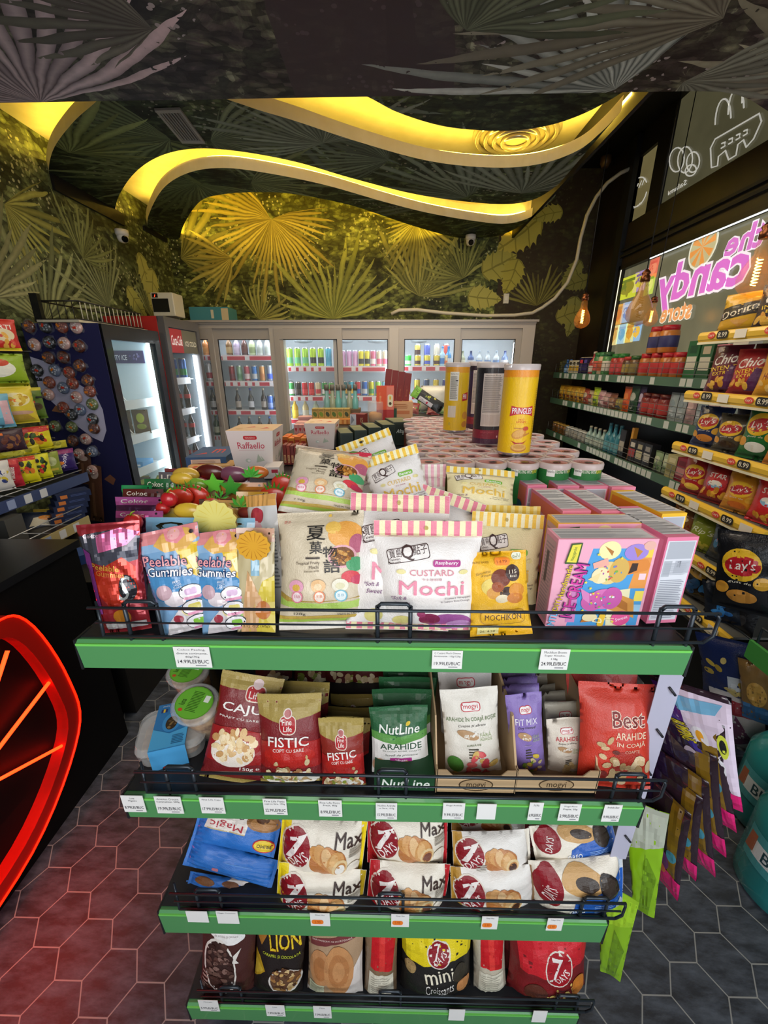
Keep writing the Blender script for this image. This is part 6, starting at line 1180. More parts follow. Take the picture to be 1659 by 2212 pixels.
def sev(label, c4, colL, colR, body, art, seed, grp, z0, nx=None, yaw=0.0, roll=0, dep=.02, yb=.60):
    """a landscape pillow pack from its four sighted corners TL, TR, BR, BL"""
    TL, TR_, BR, BL = c4; bm_ = ((BL[0]+BR[0])/2, (BL[1]+BR[1])/2); tm = ((TL[0]+TR_[0])/2, (TL[1]+TR_[1])/2)
    B = atY(bm_[0], bm_[1], yb); T = atY(tm[0], tm[1], yb+dep); Lp = atY((TL[0]+BL[0])/2, (TL[1]+BL[1])/2, yb+dep/2); Rp = atY((TR_[0]+BR[0])/2, (TR_[1]+BR[1])/2, yb+dep/2); W = (Rp-Lp).length
    o = bag('croissant_pack', label, 'croissant pack', (0, 0), (0, 0), 0, M=Matrix.Identity(4), W=W, H=(T-B).length*1.06, col=body, art=[('p', [(0, 0), (.17, 0), (.10, .35), (.14, .7), (.12, 1), (0, 1)], colL), ('p', [(1, 0), (.95, 0), (.96, .5), (.93, 1), (1, 1)], colR)]+art, horiz=True, st=.045, sb=.045, thick=.50, seed=seed, res=1.5, wr=.004, group=grp)
    ang = math.atan2(Rp.z-Lp.z, W)
    up = (T-B).normalized(); r0 = (Rp-Lp).normalized(); away = up.cross(r0).normalized(); right = away.cross(up); M = Matrix.Identity(4)
    for i in range(3): M[i][0], M[i][1], M[i][2], M[i][3] = right[i], away[i], up[i], B[i]
    o.matrix_world = M; return o
YEL, RED, GLD = '#ecd21a', '#b81a24', '#b88a34'
CW = '#ece4d4'
def mag(): return [('p', [(.12, .45), (.62, .45), (.64, 1), (.16, 1)], '#ece4dc'), ('r', .14, .45, .62, .48, '#c9b88a'), ('t', 'Magic', .38, .62, .40, .22, '#b8283a', {'b': .03, 'fl': 1}), ('t', 'Croissant', .38, .88, .38, .12, '#2a2024', {'b': .02, 'fl': 1}), ('e', .80, .82, .20, .22, '#9a6a38'), ('e', .80, .80, .15, .15, '#b98650'), ('e', .78, .90, .08, .1, '#5a3418'), ('e', .86, .26, .13, .17, '#c8202c'), ('e', .86, .26, .115, .145, '#f2d23a'), ('t', 'PRIMO', .86, .26, .16, .10, '#2a2020', {'b': .03, 'fl': 1})]
BLU = '#2a72c8'; gB, gY, gR, gG, gO = 'blue croissant packs', 'yellow croissant packs', 'red croissant packs', 'gold and white croissant packs', 'blue and cream biscuit croissant packs'
sev('blue croissant pack printed upside down, topmost of the blue stack', ((440, 1752), (605, 1758), (600, 1848), (402, 1822)), BLU, BLU, BLU, mag(), 171, gB, Z3, yb=.625, dep=.05)
sev('plain blue croissant pack second from the top of the blue stack', ((415, 1828), (600, 1845), (596, 1905), (385, 1882)), BLU, BLU, BLU, [('r', .45, .55, .75, .57, '#5a9ae0'), ('rr', .36, .22, .07, .14, '#c87a8a'), ('r', .1, .15, .8, .17, '#4f8fd8')], 172, gB, Z3, yb=.60, dep=.03)
sev('blue croissant pack with its white corner showing, third in the blue stack', ((412, 1892), (592, 1905), (590, 1945), (398, 1930)), BLU, BLU, BLU, [('p', [(.45, .9), (1, .55), (1, .95), (.5, 1)], '#e9e2dc'), ('e', .2, .7, .12, .2, '#8a5a34'), ('e', .5, .75, .1, .15, '#7a4a2a')], 173, gB, Z3, yb=.585, dep=.02)
sev('lowest blue croissant pack resting on the shelf behind the guard rail', ((400, 1925), (575, 1935), (570, 1968), (385, 1962)), BLU, BLU, BLU, [('rr', .48, .3, .06, .2, '#c87a9a'), ('p', [(.2, .9), (.5, .95), (.45, .5)], '#5a9ae0')], 174, gB, Z3, yb=.575, dep=.015)
sev('yellow and cream croissant pack on top of the yellow pair', ((612, 1760), (792, 1782), (782, 1890), (597, 1878)), YEL, YEL, CW, cro(fill='#f2eee6'), 175, gY, Z3, yb=.60, dep=.03)
sev('yellow and cream croissant pack at the bottom of the yellow pair, hanging over the rail', ((606, 1866), (788, 1884), (782, 1976), (592, 1962)), YEL, '#b89a1a', CW, cro(fill='#f2eee6'), 176, gY, Z3, yb=.575, dep=.015)
sev('yellow croissant pack mostly hidden at the back of the yellow pair', ((640, 1735), (790, 1740), (786, 1800), (640, 1790)), YEL, YEL, CW, cro(fill='#f2eee6'), 177, gY, Z3, yb=.70, dep=.03)
sev('red and cream croissant pack on top of the red stack', ((796, 1752), (966, 1762), (966, 1868), (792, 1856)), RED, RED, CW, cro(fill='#7a4638'), 178, gR, Z3, yb=.615, dep=.03)
sev('red and cream croissant pack crumpled in the middle of the red stack', ((800, 1838), (962, 1838), (968, 1915), (796, 1912)), RED, CW, CW, cro(fill='#8a5648'), 179, gR, Z3, yb=.60, dep=.03)
sev('red and cream croissant pack at the bottom of the red stack against the guard rail', ((806, 1860), (966, 1872), (964, 1975), (786, 1952)), RED, RED, CW, cro(fill='#7a4638'), 180, gR, Z3, yb=.575, dep=.02)
sev('gold and white croissant pack in the upper middle of the gold stack', ((980, 1795), (1140, 1800), (1150, 1888), (976, 1880)), GLD, CW, '#ece8e2', cro(fill='#4a281c', word=None)+[('l', .28, .2, .42, .4, 4, '#b0a89a')], 181, gG, Z3, yb=.60, dep=.03)
sev('gold and white croissant pack at the bottom of the gold stack', ((978, 1868), (1150, 1880), (1160, 1965), (970, 1958)), GLD, '#8a6a4a', '#ece8e2', cro(fill='#4a281c', word=None)+[('e', .26, .13, .07, .14, '#8f1422'), ('t', 'Blueberry', .55, .12, .3, .12, '#3a2a24', {'b': .01})], 182, gG, Z3, yb=.575, dep=.02)
sev('gold and white croissant pack at the back of the gold stack', ((975, 1738), (1130, 1742), (1135, 1805), (975, 1800)), GLD, CW, '#e8e2da', cro(fill='#4a281c', word=None), 183, gG, Z3, yb=.66, dep=.04)
def oreo(): return [('p', [(.34, 0), (1, 0), (1, .75), (.62, .62), (.42, .45)], '#1f5cb8'), ('e', .17, .70, .14, .30, '#8f1422'), ('t', 'DAYS', .18, .62, .16, .16, '#f4ece8', {'b': .03, 'rot': 70}), ('e', .52, .78, .22, .20, '#d0a468', -12), ('e', .56, .76, .12, .10, '#3a2c22', -12), ('e', .80, .62, .10, .26, '#2a221e', 25), ('e', .80, .62, .08, .22, '#3f342c', 25), ('t', 'OREO', .44, .28, .17, .11, '#f0f2f6', {'b': .05}), ('l', .62, .12, .86, .36, 6, '#7fa4dc'), ('rr', .93, .1, .12, .2, '#a8b4be')]
sev('blue and cream biscuit croissant pack on top at the hanging bags end', ((1140, 1772), (1322, 1776), (1340, 1868), (1160, 1858)), CW, '#c9d2da', CW, oreo(), 184, gO, Z3, yb=.61, dep=.04)
sev('blue and cream biscuit croissant pack at the bottom by the hanging bags', ((1150, 1852), (1335, 1862), (1352, 1970), (1140, 1958)), CW, '#c9d2da', CW, oreo(), 185, gO, Z3, yb=.58, dep=.02)
sev('blue biscuit croissant pack squeezed between the gold stack and the top blue one', ((1110, 1760), (1210, 1765), (1215, 1850), (1120, 1850)), CW, CW, '#d9cfc0', oreo(), 186, gO, Z3, yb=.67, dep=.03)

# ------------------------------------------------------------------ lowest shelf: cereals and mini croissants
bag('cereal_bag', 'dark brown chocolate cereal bag standing first from the counter side', 'cereal bag', (486, 2152), (490, 1978), 124, zb=Z4, lean=.03, col='#4a2622', st=.04, sb=.012, low=.15, thick=.36, seed=191, res=1.5, group='cereal bags', art=[('e', .45, .83, .36, .12, '#f2f0ee'), ('e', .55, .74, .28, .08, '#f2f0ee'), ('t', 'CHOCAPIC', .46, .84, .56, .11, '#2a1412', {'b': .05, 'rot': -3}), ('t', 'BOL INTEGRAL DE CIOCOLATĂ', .5, .745, .42, .022, '#6a4a44'), ('e', .40, .38, .31, .34, '#e9e2da', 8), ('e', .40, .38, .28, .31, '#3a2420', 8), ('n', .40, .40, .25, .27, 60, ['#5a3c34', '#6f5248', '#4a2e28', '#8a6a60', '#3a221e'], .06), ('p', [(.65, .55), (.78, .62), (.70, .5), (.76, .46), (.64, .46)], '#e9e2da'), ('l', .06, .12, .2, .28, 4, '#a88a80'), ('r', .0, .05, .12, .12, '#8a7a74')])
bag('cereal_bag', 'black and gold caramel cereal bag standing second on the lowest shelf', 'cereal bag', (598, 2150), (608, 1985), 112, zb=Z4, lean=.03, col='#241c1a', st=.04, sb=.012, low=.15, thick=.36, seed=192, res=1.5, group='cereal bags', art=[('p', [(0, .18), (.24, .36), (.10, .52), (0, .55)], '#c9a024'), ('p', [(0, .22), (.20, .36), (.02, .46)], '#e0bc3a'), ('r', .6, .93, .95, 1, '#4a9ad8'), ('p', [(.1, .95), (.5, .95), (.3, .85)], '#d9a83a'), ('t', 'LION', .60, .74, .62, .19, '#f0d02a', {'b': .04, 'rot': 10, 'ol': '#5a2a10', 'ob': .09}), ('t', 'CARAMEL ȘI CIOCOLATĂ', .55, .575, .76, .05, '#c8d03a', {'b': .02, 'rot': -2}), ('e', .66, .26, .34, .16, '#e9e4dc', 38), ('e', .66, .27, .31, .135, '#6a4a34', 38), ('n', .66, .28, .27, .15, 50, ['#d0a868', '#a87844', '#5a3a28', '#e0c08a', '#7a5034'], .06), ('p', [(.02, .75), (.22, .95), (.26, .8), (.14, .66)], '#a8702a')])
bag('cereal_bag', 'brown and white mini cereal bag with rainbow coloured lettering', 'cereal bag', (722, 2160), (724, 1968), 128, zb=Z4, lean=.03, col='#b79878', st=.04, sb=.012, low=.15, thick=.34, seed=193, res=1.5, group='cereal bags', art=[('r', 0, .0, 1, .06, '#d8d0cc'), ('p', [(.35, 0), (1, 0), (1, .5), (.6, .15)], '#e6dcd6'), ('t', 'M', .22, .885, .24, .19, '#6fae3a', {'b': .06}), ('t', 'I', .41, .885, .09, .15, '#c84a5a', {'b': .07}), ('t', 'N', .56, .895, .18, .16, '#c8783a', {'b': .06}), ('t', 'IS', .77, .905, .17, .15, '#5a8ab8', {'b': .06}), ('p', [(.06, .66), (.85, .76), (.87, .69), (.06, .58)], '#7a3a3a'), ('t', 'GRÂU INTEGRAL DE SCORȚIȘOARĂ', .45, .675, .72, .025, '#f0dcd0', {'rot': 6}), ('e', .24, .36, .20, .20, '#c98f5e'), ('e', .24, .36, .13, .13, '#b87a48'), ('e', .58, .36, .27, .27, '#cd935f'), ('e', .58, .36, .19, .19, '#bd7f4c'), ('e', .58, .36, .11, .11, '#cd935f'), ('r', .05, .06, .32, .18, '#cfd0b0'), ('l', .07, .07, .30, .17, 6, '#9a9a80')])
def sidebag(label, name, bt, tp, w_, seed, art, col, **k): bag(name, label, 'cereal bag' if name == 'cereal_bag' else 'mini croissant bag', bt, tp, w_, zb=Z4, lean=.03, col=col, art=art, seed=seed, res=1.2, thick=k.pop('thick', .6), **k)
redside = [('p', [(.18, .45), (.85, .40), (1, .98), (.25, 1)], '#c81a22'), ('p', [(.45, .42), (.62, .42), (.62, 1), (.45, 1)], '#e03a34'), ('p', [(.10, .06), (.9, .06), (.88, .36), (.15, .38)], '#e2dcc8'), ('l', .2, .1, .8, .34, 8, '#b0aa98')]
sidebag('beige and red cereal bag turned side-on beside the rainbow lettered bag', 'cereal_bag', (822, 2150), (824, 1985), 74, 194, redside+[('e', .12, .9, .1, .06, '#2a1c18')], '#8a7054', st=.03, sb=.012, low=.15)
sidebag('red and cream bag turned side-on between the two mini croissant bags', 'croissant_bag', (1058, 2128), (1054, 1985), 72, 195, redside, '#c2b8a4', st=.03, sb=.012, low=.15)
gM = 'mini croissant bags'
sidebag('yellow and black mini croissant bag with white lettering on the lowest shelf', 'croissant_bag', (942, 2150), (945, 2000), 160, 196, [('p', [(0, .55), (.3, .52), (.7, .60), (1, .56), (1, 1), (0, 1)], '#e8d21c'), ('e', .52, .66, .17, .15, '#e6e0d4'), ('e', .52, .66, .15, .135, '#8f1422'), ('t', '7', .50, .68, .09, .17, '#f4ece8', {'b': .03}), ('t', 'DAYS', .54, .62, .2, .06, '#f4ece8', {'b': .03, 'rot': 40}), ('t', 'mini', .53, .40, .42, .17, '#f0e8d0', {'b': .05, 'rot': 10}), ('t', 'Croissants', .54, .22, .40, .14, '#f4f0ea', {'sh': .3, 'rot': 8}), ('e', .88, .2, .1, .08, '#c98a54'), ('e', .12, .45, .08, .09, '#a88a5a'), ('e', .82, .4, .1, .12, '#3a342a')], '#23201e', st=.05, sb=.015, thick=.42, low=.12, wr=.006)
sidebag('yellow and black mini croissant bag top showing behind the front one', 'croissant_bag', (925, 2080), (925, 1975), 120, 197, [('r', 0, .5, 1, 1, '#d8c41c'), ('e', .5, .7, .2, .2, '#8f1422')], '#23201e', st=.06)
sidebag('red mini croissant bag with a round logo at the aisle end of the lowest shelf', 'croissant_bag', (1185, 2158), (1196, 2005), 178, 198, [('p', [(.1, .45), (.5, .40), (1, .55), (1, 1), (.05, 1)], '#c8202a'), ('p', [(.2, .95), (.8, .97), (.95, .75), (.3, .65)], '#d8303a'), ('e', .58, .50, .18, .22, '#e6e0d4'), ('e', .58, .50, .165, .205, '#a81422'), ('t', '7', .55, .52, .13, .25, '#f4ece8', {'b': .04}), ('t', 'DAYS', .62, .42, .2, .08, '#f4ece8', {'b': .03, 'rot': 45}), ('t', 'mini', .58, .17, .42, .17, '#e0c06a', {'b': .05, 'rot': 14}), ('e', .3, .2, .14, .10, '#5a2a1c'), ('e', .86, .22, .1, .12, '#c9782a')], '#7a1a1e', st=.05, sb=.015, thick=.42, low=.12, wr=.006)
sidebag('dark red mini croissant bag top with gold letters behind the front red bag', 'croissant_bag', (1150, 2090), (1150, 1990), 150, 199, [('r', .0, .6, 1, 1, '#5a1a1c'), ('t', 'mini', .5, .8, .5, .2, '#d8b04a', {'b': .05})], '#4a1a1a', st=.06)

# ================================================================== BACK OF THE SHOP: walk-in cooler with six sliding glass doors
CY = 4.55; CT = 2.112; ALU = m('#b5aa9c', .4, metal=.25); ALU2 = m('#a89e92', .4, metal=.25)
wh = m('#e4ecf0', .5); glassm = clear('#eaf6fa', .06)
glw = [(412, 463), (480, 598), (612, 732), (732, 838), (872, 978), (993, 1106)]
doors = []
for a, b in glw: doors.append((atY(a, 800, CY).x, atY(b, 800, CY).x))
cx0, cx1 = -2.48, atY(1143, 800, CY).x; gz0, gz1 = .30, atY(800, 733, CY).z
cool = thing('walk_in_cooler', 'long grey framed drinks cooler with sliding glass doors along the back wall', 'cooler', ((cx0+cx1)/2, CY, 0))
def cp_(mb, name, par=cool): 
    o = mb.build(name, None, fix=True); o.parent = par; o.matrix_parent_inverse = Matrix.Translation((-(cx0+cx1)/2, -CY, 0)); return o
cp_(MB().bx(cx0, cx1, CY-.05, CY+.02, gz1+.10, CT, ALU).bx(cx0, cx1+.02, CY-.08, CY+.65, CT-.02, CT, ALU2).bx(cx0, cx1, CY-.065, CY-.05, gz1+.14, gz1+.155, ALU2), 'header_panel')
cp_(MB().bx(cx0, cx1, CY-.04, CY+.02, 0, gz0, ALU), 'kick_panel')
cp_(MB().bx(cx0, cx1, CY+.60, CY+.64, 0, CT-.02, wh).bx(cx0, cx1, CY, CY+.62, gz0-.02, gz0, wh).bx(cx0, cx1, CY+.02, CY+.6, CT-.06, CT-.03, wh), 'interior_lining')
cp_(MB().bx(cx1-.03, cx1, CY, CY+.64, 0, CT-.02, ALU).bx(cx0, cx0+.03, CY, CY+.64, 0, CT-.02, ALU), 'side_panel')
cp_(MB().bx(cx0, cx1, CY+.025, CY+.04, gz1-.002, gz1+.12, ALU), 'header_filler')
edges = [cx0]+[(doors[i][1]+doors[i+1][0])/2 for i in range(5)]+[cx1]
for i in (2, 4): x = edges[i]; cp_(MB().bx(x-.07, x+.07, CY-.05, CY+.05, 0, gz1+.10, ALU), 'centre_post')
cp_(MB().bx(doors[5][1]+.055, cx1, CY-.05, CY+.05, 0, gz1+.10, ALU), 'end_post')
for i, (a, b) in enumerate(doors):
    yo = CY-.045 if i % 2 == 0 else CY-.015; L = a-.055 if i % 2 == 0 else a-.045; R = b+.05 if i % 2 == 0 else b+.055; d = MB()
    d.bx(L, a, yo-.015, yo+.015, gz0, gz1+.098, ALU2).bx(b, R, yo-.015, yo+.015, gz0, gz1+.098, ALU2).bx(a, b, yo-.015, yo+.015, gz1, gz1+.098, ALU2).bx(a, b, yo-.015, yo+.015, gz0, gz0+.08, ALU2)
    for x in (a, b-.008): d.bx(x, x+.008, yo-.004, yo+.004, gz0+.08, gz1, m('#1c1c1c', .4))
    d.bx(a, b, yo-.004, yo+.004, gz1-.008, gz1, m('#1c1c1c', .4))
    dr_ = cp_(d, 'sliding_door'); g = MB().bx(a, b, yo-.002, yo+.002, gz0+.08, gz1, glassm); o = g.build('glass_pane', None); o.parent = dr_
    h = MB().bx(b+.012, b+.026, yo-.024, yo-.014, 1.05, 1.30, m('#8a7f78', .4)); o = h.build('handle', None); o.parent = dr_
# light tubes inside, just behind the posts
for x, e in ((doors[1][1]+.02, 10), (doors[2][0]-.03, 8), (doors[3][1]+.03, 8), (doors[4][0]-.03, 8), (doors[5][1]+.02, 8)):
    cp_(MB().tube([(x, CY+.07, gz0+.1), (x, CY+.07, gz1-.03)], .012, glow('#eaf4ff', e*1.8), 8), 'light_tube')
for (a, b) in ((doors[0][0], doors[1][1]), (doors[2][0], doors[3][1]), (doors[4][0], doors[5][1])):
    cp_(MB().bx(a, b, CY+.10, CY+.13, gz1+.05, gz1+.065, glow('#eaf4ff', 20)), 'light_tube')
for k, (px, w_) in enumerate(((655, 46), (745, 40), (815, 50), (905, 40))):
    p = atY(px, 735, CY+.35); cp_(MB().lathe([(w_*mpp(p)/2, 0), (w_*mpp(p)/2*.8, -.04), (.02, -.05)], 20, m('#b8c0c4', .35), c=(p.x, p.y, gz1+.03)), 'fan_cover')
# shelves and their red price rails
def crail(x0, x1, z, seed, n):
    o = cp_(MB().bx(x0, x1, CY+.11, CY+.55, z-.008, z, m('#dfe6ea', .4)), 'shelf_rack')
    r = MB().bx(x0, x1, CY+.10, CY+.11, z-.052, z+.004, m('#e9e6e8', .4)).bx(x0, x1, CY+.097, CY+.10, z-.046, z-.008, m('#c03848', .4)); rd = random.Random(seed); d = (x1-x0)/n
    for k in range(n):
        if rd.random() < .62: xx = x0+d*(k+.15); r.bx(xx, xx+d*.62, CY+.095, CY+.097, z-.045, z-.008, m('#dfe0e4', .4))
    q = r.build('price_rail', None); q.parent = o
CS = [(0, 1, [atY(500, y, CY+.11).z for y in (768, 824, 886, 941)]), (2, 3, [atY(700, y, CY+.11).z for y in (792, 856, 905)]), (4, 5, [atY(950, y, CY+.11).z for y in (791, 853)])]
for gi, (i, j, zs) in enumerate(CS):
    for k, z in enumerate(zs): 
        for (a, b) in (doors[i], doors[j]): crail(a-.03, b+.03, z, gi*7+k+int(a*10), 8)
def can_mesh(r, h, c, c2, band):
    s = m('#c8ccd2', .25, metal=.7); b = m(c, .25, metal=.25); b2 = m(c2, .3)
    return MB().lathe([(r*.82, 0, s), (r, .008, s), (r, h*.16, b), (r, h*.17, b2 if band == 2 else b), (r, h*.48, b2 if band >= 1 else b), (r, h*.49, b), (r, h*.72, b2 if band == 3 else b), (r, h*.93, b), (r*.84, h*.985, s), (r*.84, h, s), (r*.76, h*.99, s)], 16, b)
def bottle_mesh(r, h, c, cap, lab, short=False):
    g = m(c, .12, coat=.5); l = m(lab, .45); k = m(cap, .35)
    return MB().lathe([(r*.9, 0), (r, .006), (r, h*.12), (r*1.005, h*.125, l), (r*1.005, h*.40, l), (r, h*.405), (r, h*.52), (r*.80, h*.62), (r*.42, h*.72), (r*.36, h*.90), (r*.38, h*.905, k), (r*.40, h*.985, k), (r*.3, h, k)], 14, g)
def crow(door, gi, k, items, kind, r, h, word, yy=None):
    """row of drinks on a cooler shelf: one object each, from the left edge of the door opening"""
    a, b = doors[door]; z = CS[gi][2][k]; n = len(items); dn = ORD[door]; sn = ('top', 'second', 'third', 'fourth')[k]
    for q, it in enumerate(items):
        if it is None: continue
        x = a+(b-a)*(q+.5)/n; y = (yy or CY+.165)
        if kind == 'can': key = ('can', r, h, it[1], it[2], it[3]); mk = lambda: can_mesh(r, h, it[1], it[2], it[3])
        else: key = ('bot', r, h, it[1], it[2], it[3]); mk = lambda: bottle_mesh(r, h, it[1], it[2], it[3])
        copies(key, mk, 'drink_can' if kind == 'can' else 'drink_bottle', f'{it[0]} {word}, {ORD[q]} on the {sn} shelf behind the {dn} cooler door', 'drink can' if kind == 'can' else 'drink bottle', TR(x, y, z+.001, q*.7), f'drinks behind the {dn} cooler door')
G_, B_, P_ = ('lime green', '#a8d84a', '#6fc08a', 1), ('black and green', '#b8d83a', '#20241c', 1), ('lilac', '#d8a8cc', '#c898c0', 0)
crow(2, 1, 0, [G_, G_, G_, B_, B_, ('teal', '#5fb8d0', '#4aa0c0', 1), P_], 'can', .033, .195, 'tall can')
crow(3, 1, 0, [P_, P_, P_, ('yellow and black', '#e0d23a', '#2a2a24', 1), ('yellow and black', '#e0d23a', '#2a2a24', 1), ('pink and white', '#d8708a', '#ece4dc', 1), ('cream and pink', '#e8d8b8', '#d8607a', 2), ('cream and pink', '#e8d8b8', '#d8607a', 2)], 'can', .030, .165, 'can')
R_, GR_ = ('red', '#c8242c', '#d83a3e', 1), ('green', '#3a9a4a', '#e8ece8', 2)
crow(2, 1, 1, [GR_, ('black', '#2a2420', '#3a2a24', 1), R_, R_, ('cream and red', '#e0d0a8', '#c8303a', 1), GR_, ('light green', '#6ab85a', '#c8342c', 2), ('orange and blue', '#d88a4a', '#3a5aa8', 2)], 'can', .032, .150, 'can')
crow(3, 1, 1, [('dark teal', '#2a6a70', '#d8a83a', 2), ('turquoise', '#4ab0c8', '#d8b03a', 1), ('red and blue', '#c8343c', '#3a5aa8', 1), ('blue', '#3a6ab8', '#c8d0d8', 2), ('yellow and green', '#c8c03a', '#4a8a4a', 1), ('lime and blue', '#8ac85a', '#3a6ab0', 1), ('sky blue', '#7fc4e0', '#c84a5a', 2)], 'can', .031, .160, 'can')
for q, (c_, cap) in enumerate((('#e0b42a', '#e8d83a'), ('#d8c890', '#e8d83a'), ('#b8c8b0', '#e0d23a'), ('#c0d0a8', '#3a4a3a'), ('#a8b8b0', '#8a9a8a'))): crow(2, 1, 2, [None]*q+[(('orange', 'yellow capped clear', 'yellow capped pale', 'dark capped lemon', 'grey capped pale')[q], c_, cap, ('#e8c83a', '#d8d8c8', '#c8b83a', '#d8c84a', '#c8c8c0')[q])]+[None]*(4-q), 'bottle', .035, .23, 'soda bottle')
Y_ = ('yellow and brown', '#e0c84a', '#4a2a24', 1)
crow(4, 2, 0, [('bright green', '#3ad04a', '#e8f0e8', 1), Y_, ('yellow and blue', '#e0d04a', '#4a5ab8', 2), Y_, ('cream and orange', '#e8d0a0', '#d8703a', 2)], 'can', .033, .115, 'can')
crow(4, 2, 0, [None, ('brown and yellow', '#d8c060', '#4a2a24', 3), ('blue and yellow', '#5a6ac0', '#e0d04a', 1), ('white and brown', '#e0d8c0', '#5a3a30', 1), ('red and violet', '#d8584a', '#6a5ab0', 2)], 'can', .033, .230, 'stacked can column', yy=CY+.235)
W_ = ('pale blue', '#a8d0e8', '#4a8ad0', '#3f7fc8')
crow(4, 2, 0, [None]*6+[W_, ('blue', '#4a9ad8', '#3a7ac0', '#dfe8f0')], 'bottle', .033, .20, 'water bottle')
crow(5, 2, 0, [('greyish green', '#b8c0a0', '#8a9a7a', '#d8d8c0'), ('navy', '#3a5a9a', '#2a3a6a', '#c8d0e0'), ('milky white', '#d0dce4', '#b0c0d0', '#8aa8d0'), ('milky white', '#d0dce4', '#b0c0d0', '#7a98c8'), ('milky white', '#d0dce4', '#b0c0d0', '#7a98c8'), ('dark blue', '#7a90c0', '#2a3a7a', '#e0e4ec')], 'bottle', .034, .155, 'milk drink bottle')
crow(4, 2, 1, [('yellow', '#d0c04a', '#a83a2a', 1), ('yellow', '#d8c84a', '#b84a2a', 1), ('dark blue', '#3a4a6a', '#a8b0b8', 2), ('yellow and red', '#d8c03a', '#c03a34', 2), ('navy and red', '#3a3f8a', '#c8404a', 2)], 'can', .032, .165, 'coffee can')
crow(5, 2, 1, [('silver', '#c0c4c8', '#8a8f98', 1), ('blue and white', '#5a7ac0', '#e0e4ec', 1), ('grey', '#9aa0a8', '#6a7078', 1)], 'can', .032, .16, 'can')
dk = ('dark brown', '#2a1c16', '#b8a890', '#a8a098')
crow(1, 0, 0, [('amber', '#6a4a24', '#8a6a3a', '#a88a5a'), ('lilac', '#b0a0b8', '#a898b0', '#c8b8cc'), ('dark red', '#4a2420', '#c88a3a', '#5a2a24'), ('pale green', '#c0cca0', '#a8b890', '#8a9a6a'), ('white', '#d0d4d0', '#8a4a3a', '#b8c0b8'), ('white', '#d0d4d0', '#8a4a3a', '#b8c0b8'), ('pink and white', '#d8c8c8', '#8a3a34', '#c8b0b0')], 'bottle', .034, .21, 'wide bottle')
crow(1, 0, 1, [('maroon', '#8a2a34', '#6a2430', 1), ('pale green', '#8aae90', '#5a8a64', 1), ('crimson', '#b04a58', '#d8c8c8', 2), ('royal blue', '#3a78c0', '#c0c8d0', 2), ('tan', '#c89058', '#b87a44', 1), ('grey and blue', '#9aa4b8', '#3a5ac0', 2), ('silver', '#c0c8d0', '#a0a8b0', 1)], 'can', .031, .165, 'tall can')
crow(1, 0, 2, [dk, ('blue necked black', '#201a1c', '#3a3a98', '#c0c4cc'), dk, dk], 'bottle', .032, .235, 'beer bottle')
crow(1, 0, 2, [None]*4+[('blue', '#4a70c8', '#8aa0d8', 2), ('white and grey', '#c8ced8', '#8a90a0', 1)], 'can', .032, .16, 'can')
crow(1, 0, 3, [dk, dk, dk, ('blue capped brown', '#3a2018', '#3a68c0', '#a8a098'), dk], 'bottle', .032, .21, 'beer bottle')
crow(0, 0, 0, [('dark', '#2a2420', '#4a4038', '#6a625a'), ('amber', '#a86a34', '#b88a4a', '#b87a3a'), ('rust', '#8a3a24', '#a87a5a', '#8a4a34')], 'bottle', .036, .21, 'wide bottle')
crow(0, 0, 1, [('green necked', '#5a8a5a', '#7ac87a', 1), ('white and red', '#c8ccd0', '#a83a44', 1), ('white and red', '#c8ccd0', '#c84a4a', 1)], 'can', .034, .19, 'tall can')
crow(0, 0, 2, [dk, ('white labelled black', '#1c1614', '#3a4a7a', '#b8bcc0'), ('gold labelled black', '#1c1614', '#c8a84a', '#c0a040')], 'bottle', .034, .24, 'beer bottle')
crow(0, 0, 3, [('green', '#1f5a30', '#2a6a3a', '#c0d0c0'), ('yellow necked green', '#2a4a2a', '#c8b82a', '#c0c8b0'), ('black and white', '#201c1c', '#8a8f98', '#c8c8c8')], 'bottle', .034, .24, 'beer bottle')
st_ = atY(421, 825, CY-.09); tag(MB().prism(ell(0, 0, .055, .10, 18), -.002, .002, m('#b86a4a', .4), fn=lambda x, z, y: (x, y, z)).prism([(-.035, .02), (.035, .02), (.03, .05), (-.03, .05)], -.004, 0, m('#d8b868', .4), fn=lambda x, z, y: (x, y, z)).build('round_sticker', loc=st_), 'oval red and gold beer sticker on the first cooler door', 'sticker')
# things on top of the cooler
cbox('carton_box', 'teal card box lying on top of the cooler', 'box', (452, 682, CY+.05), 84, 663, .25, '#3f8088', {'front': [('r', .55, .2, .62, .8, '#c8c0a0'), ('r', .82, 0, 1, .9, '#c9b48a')]}, zfix=CT+.001)
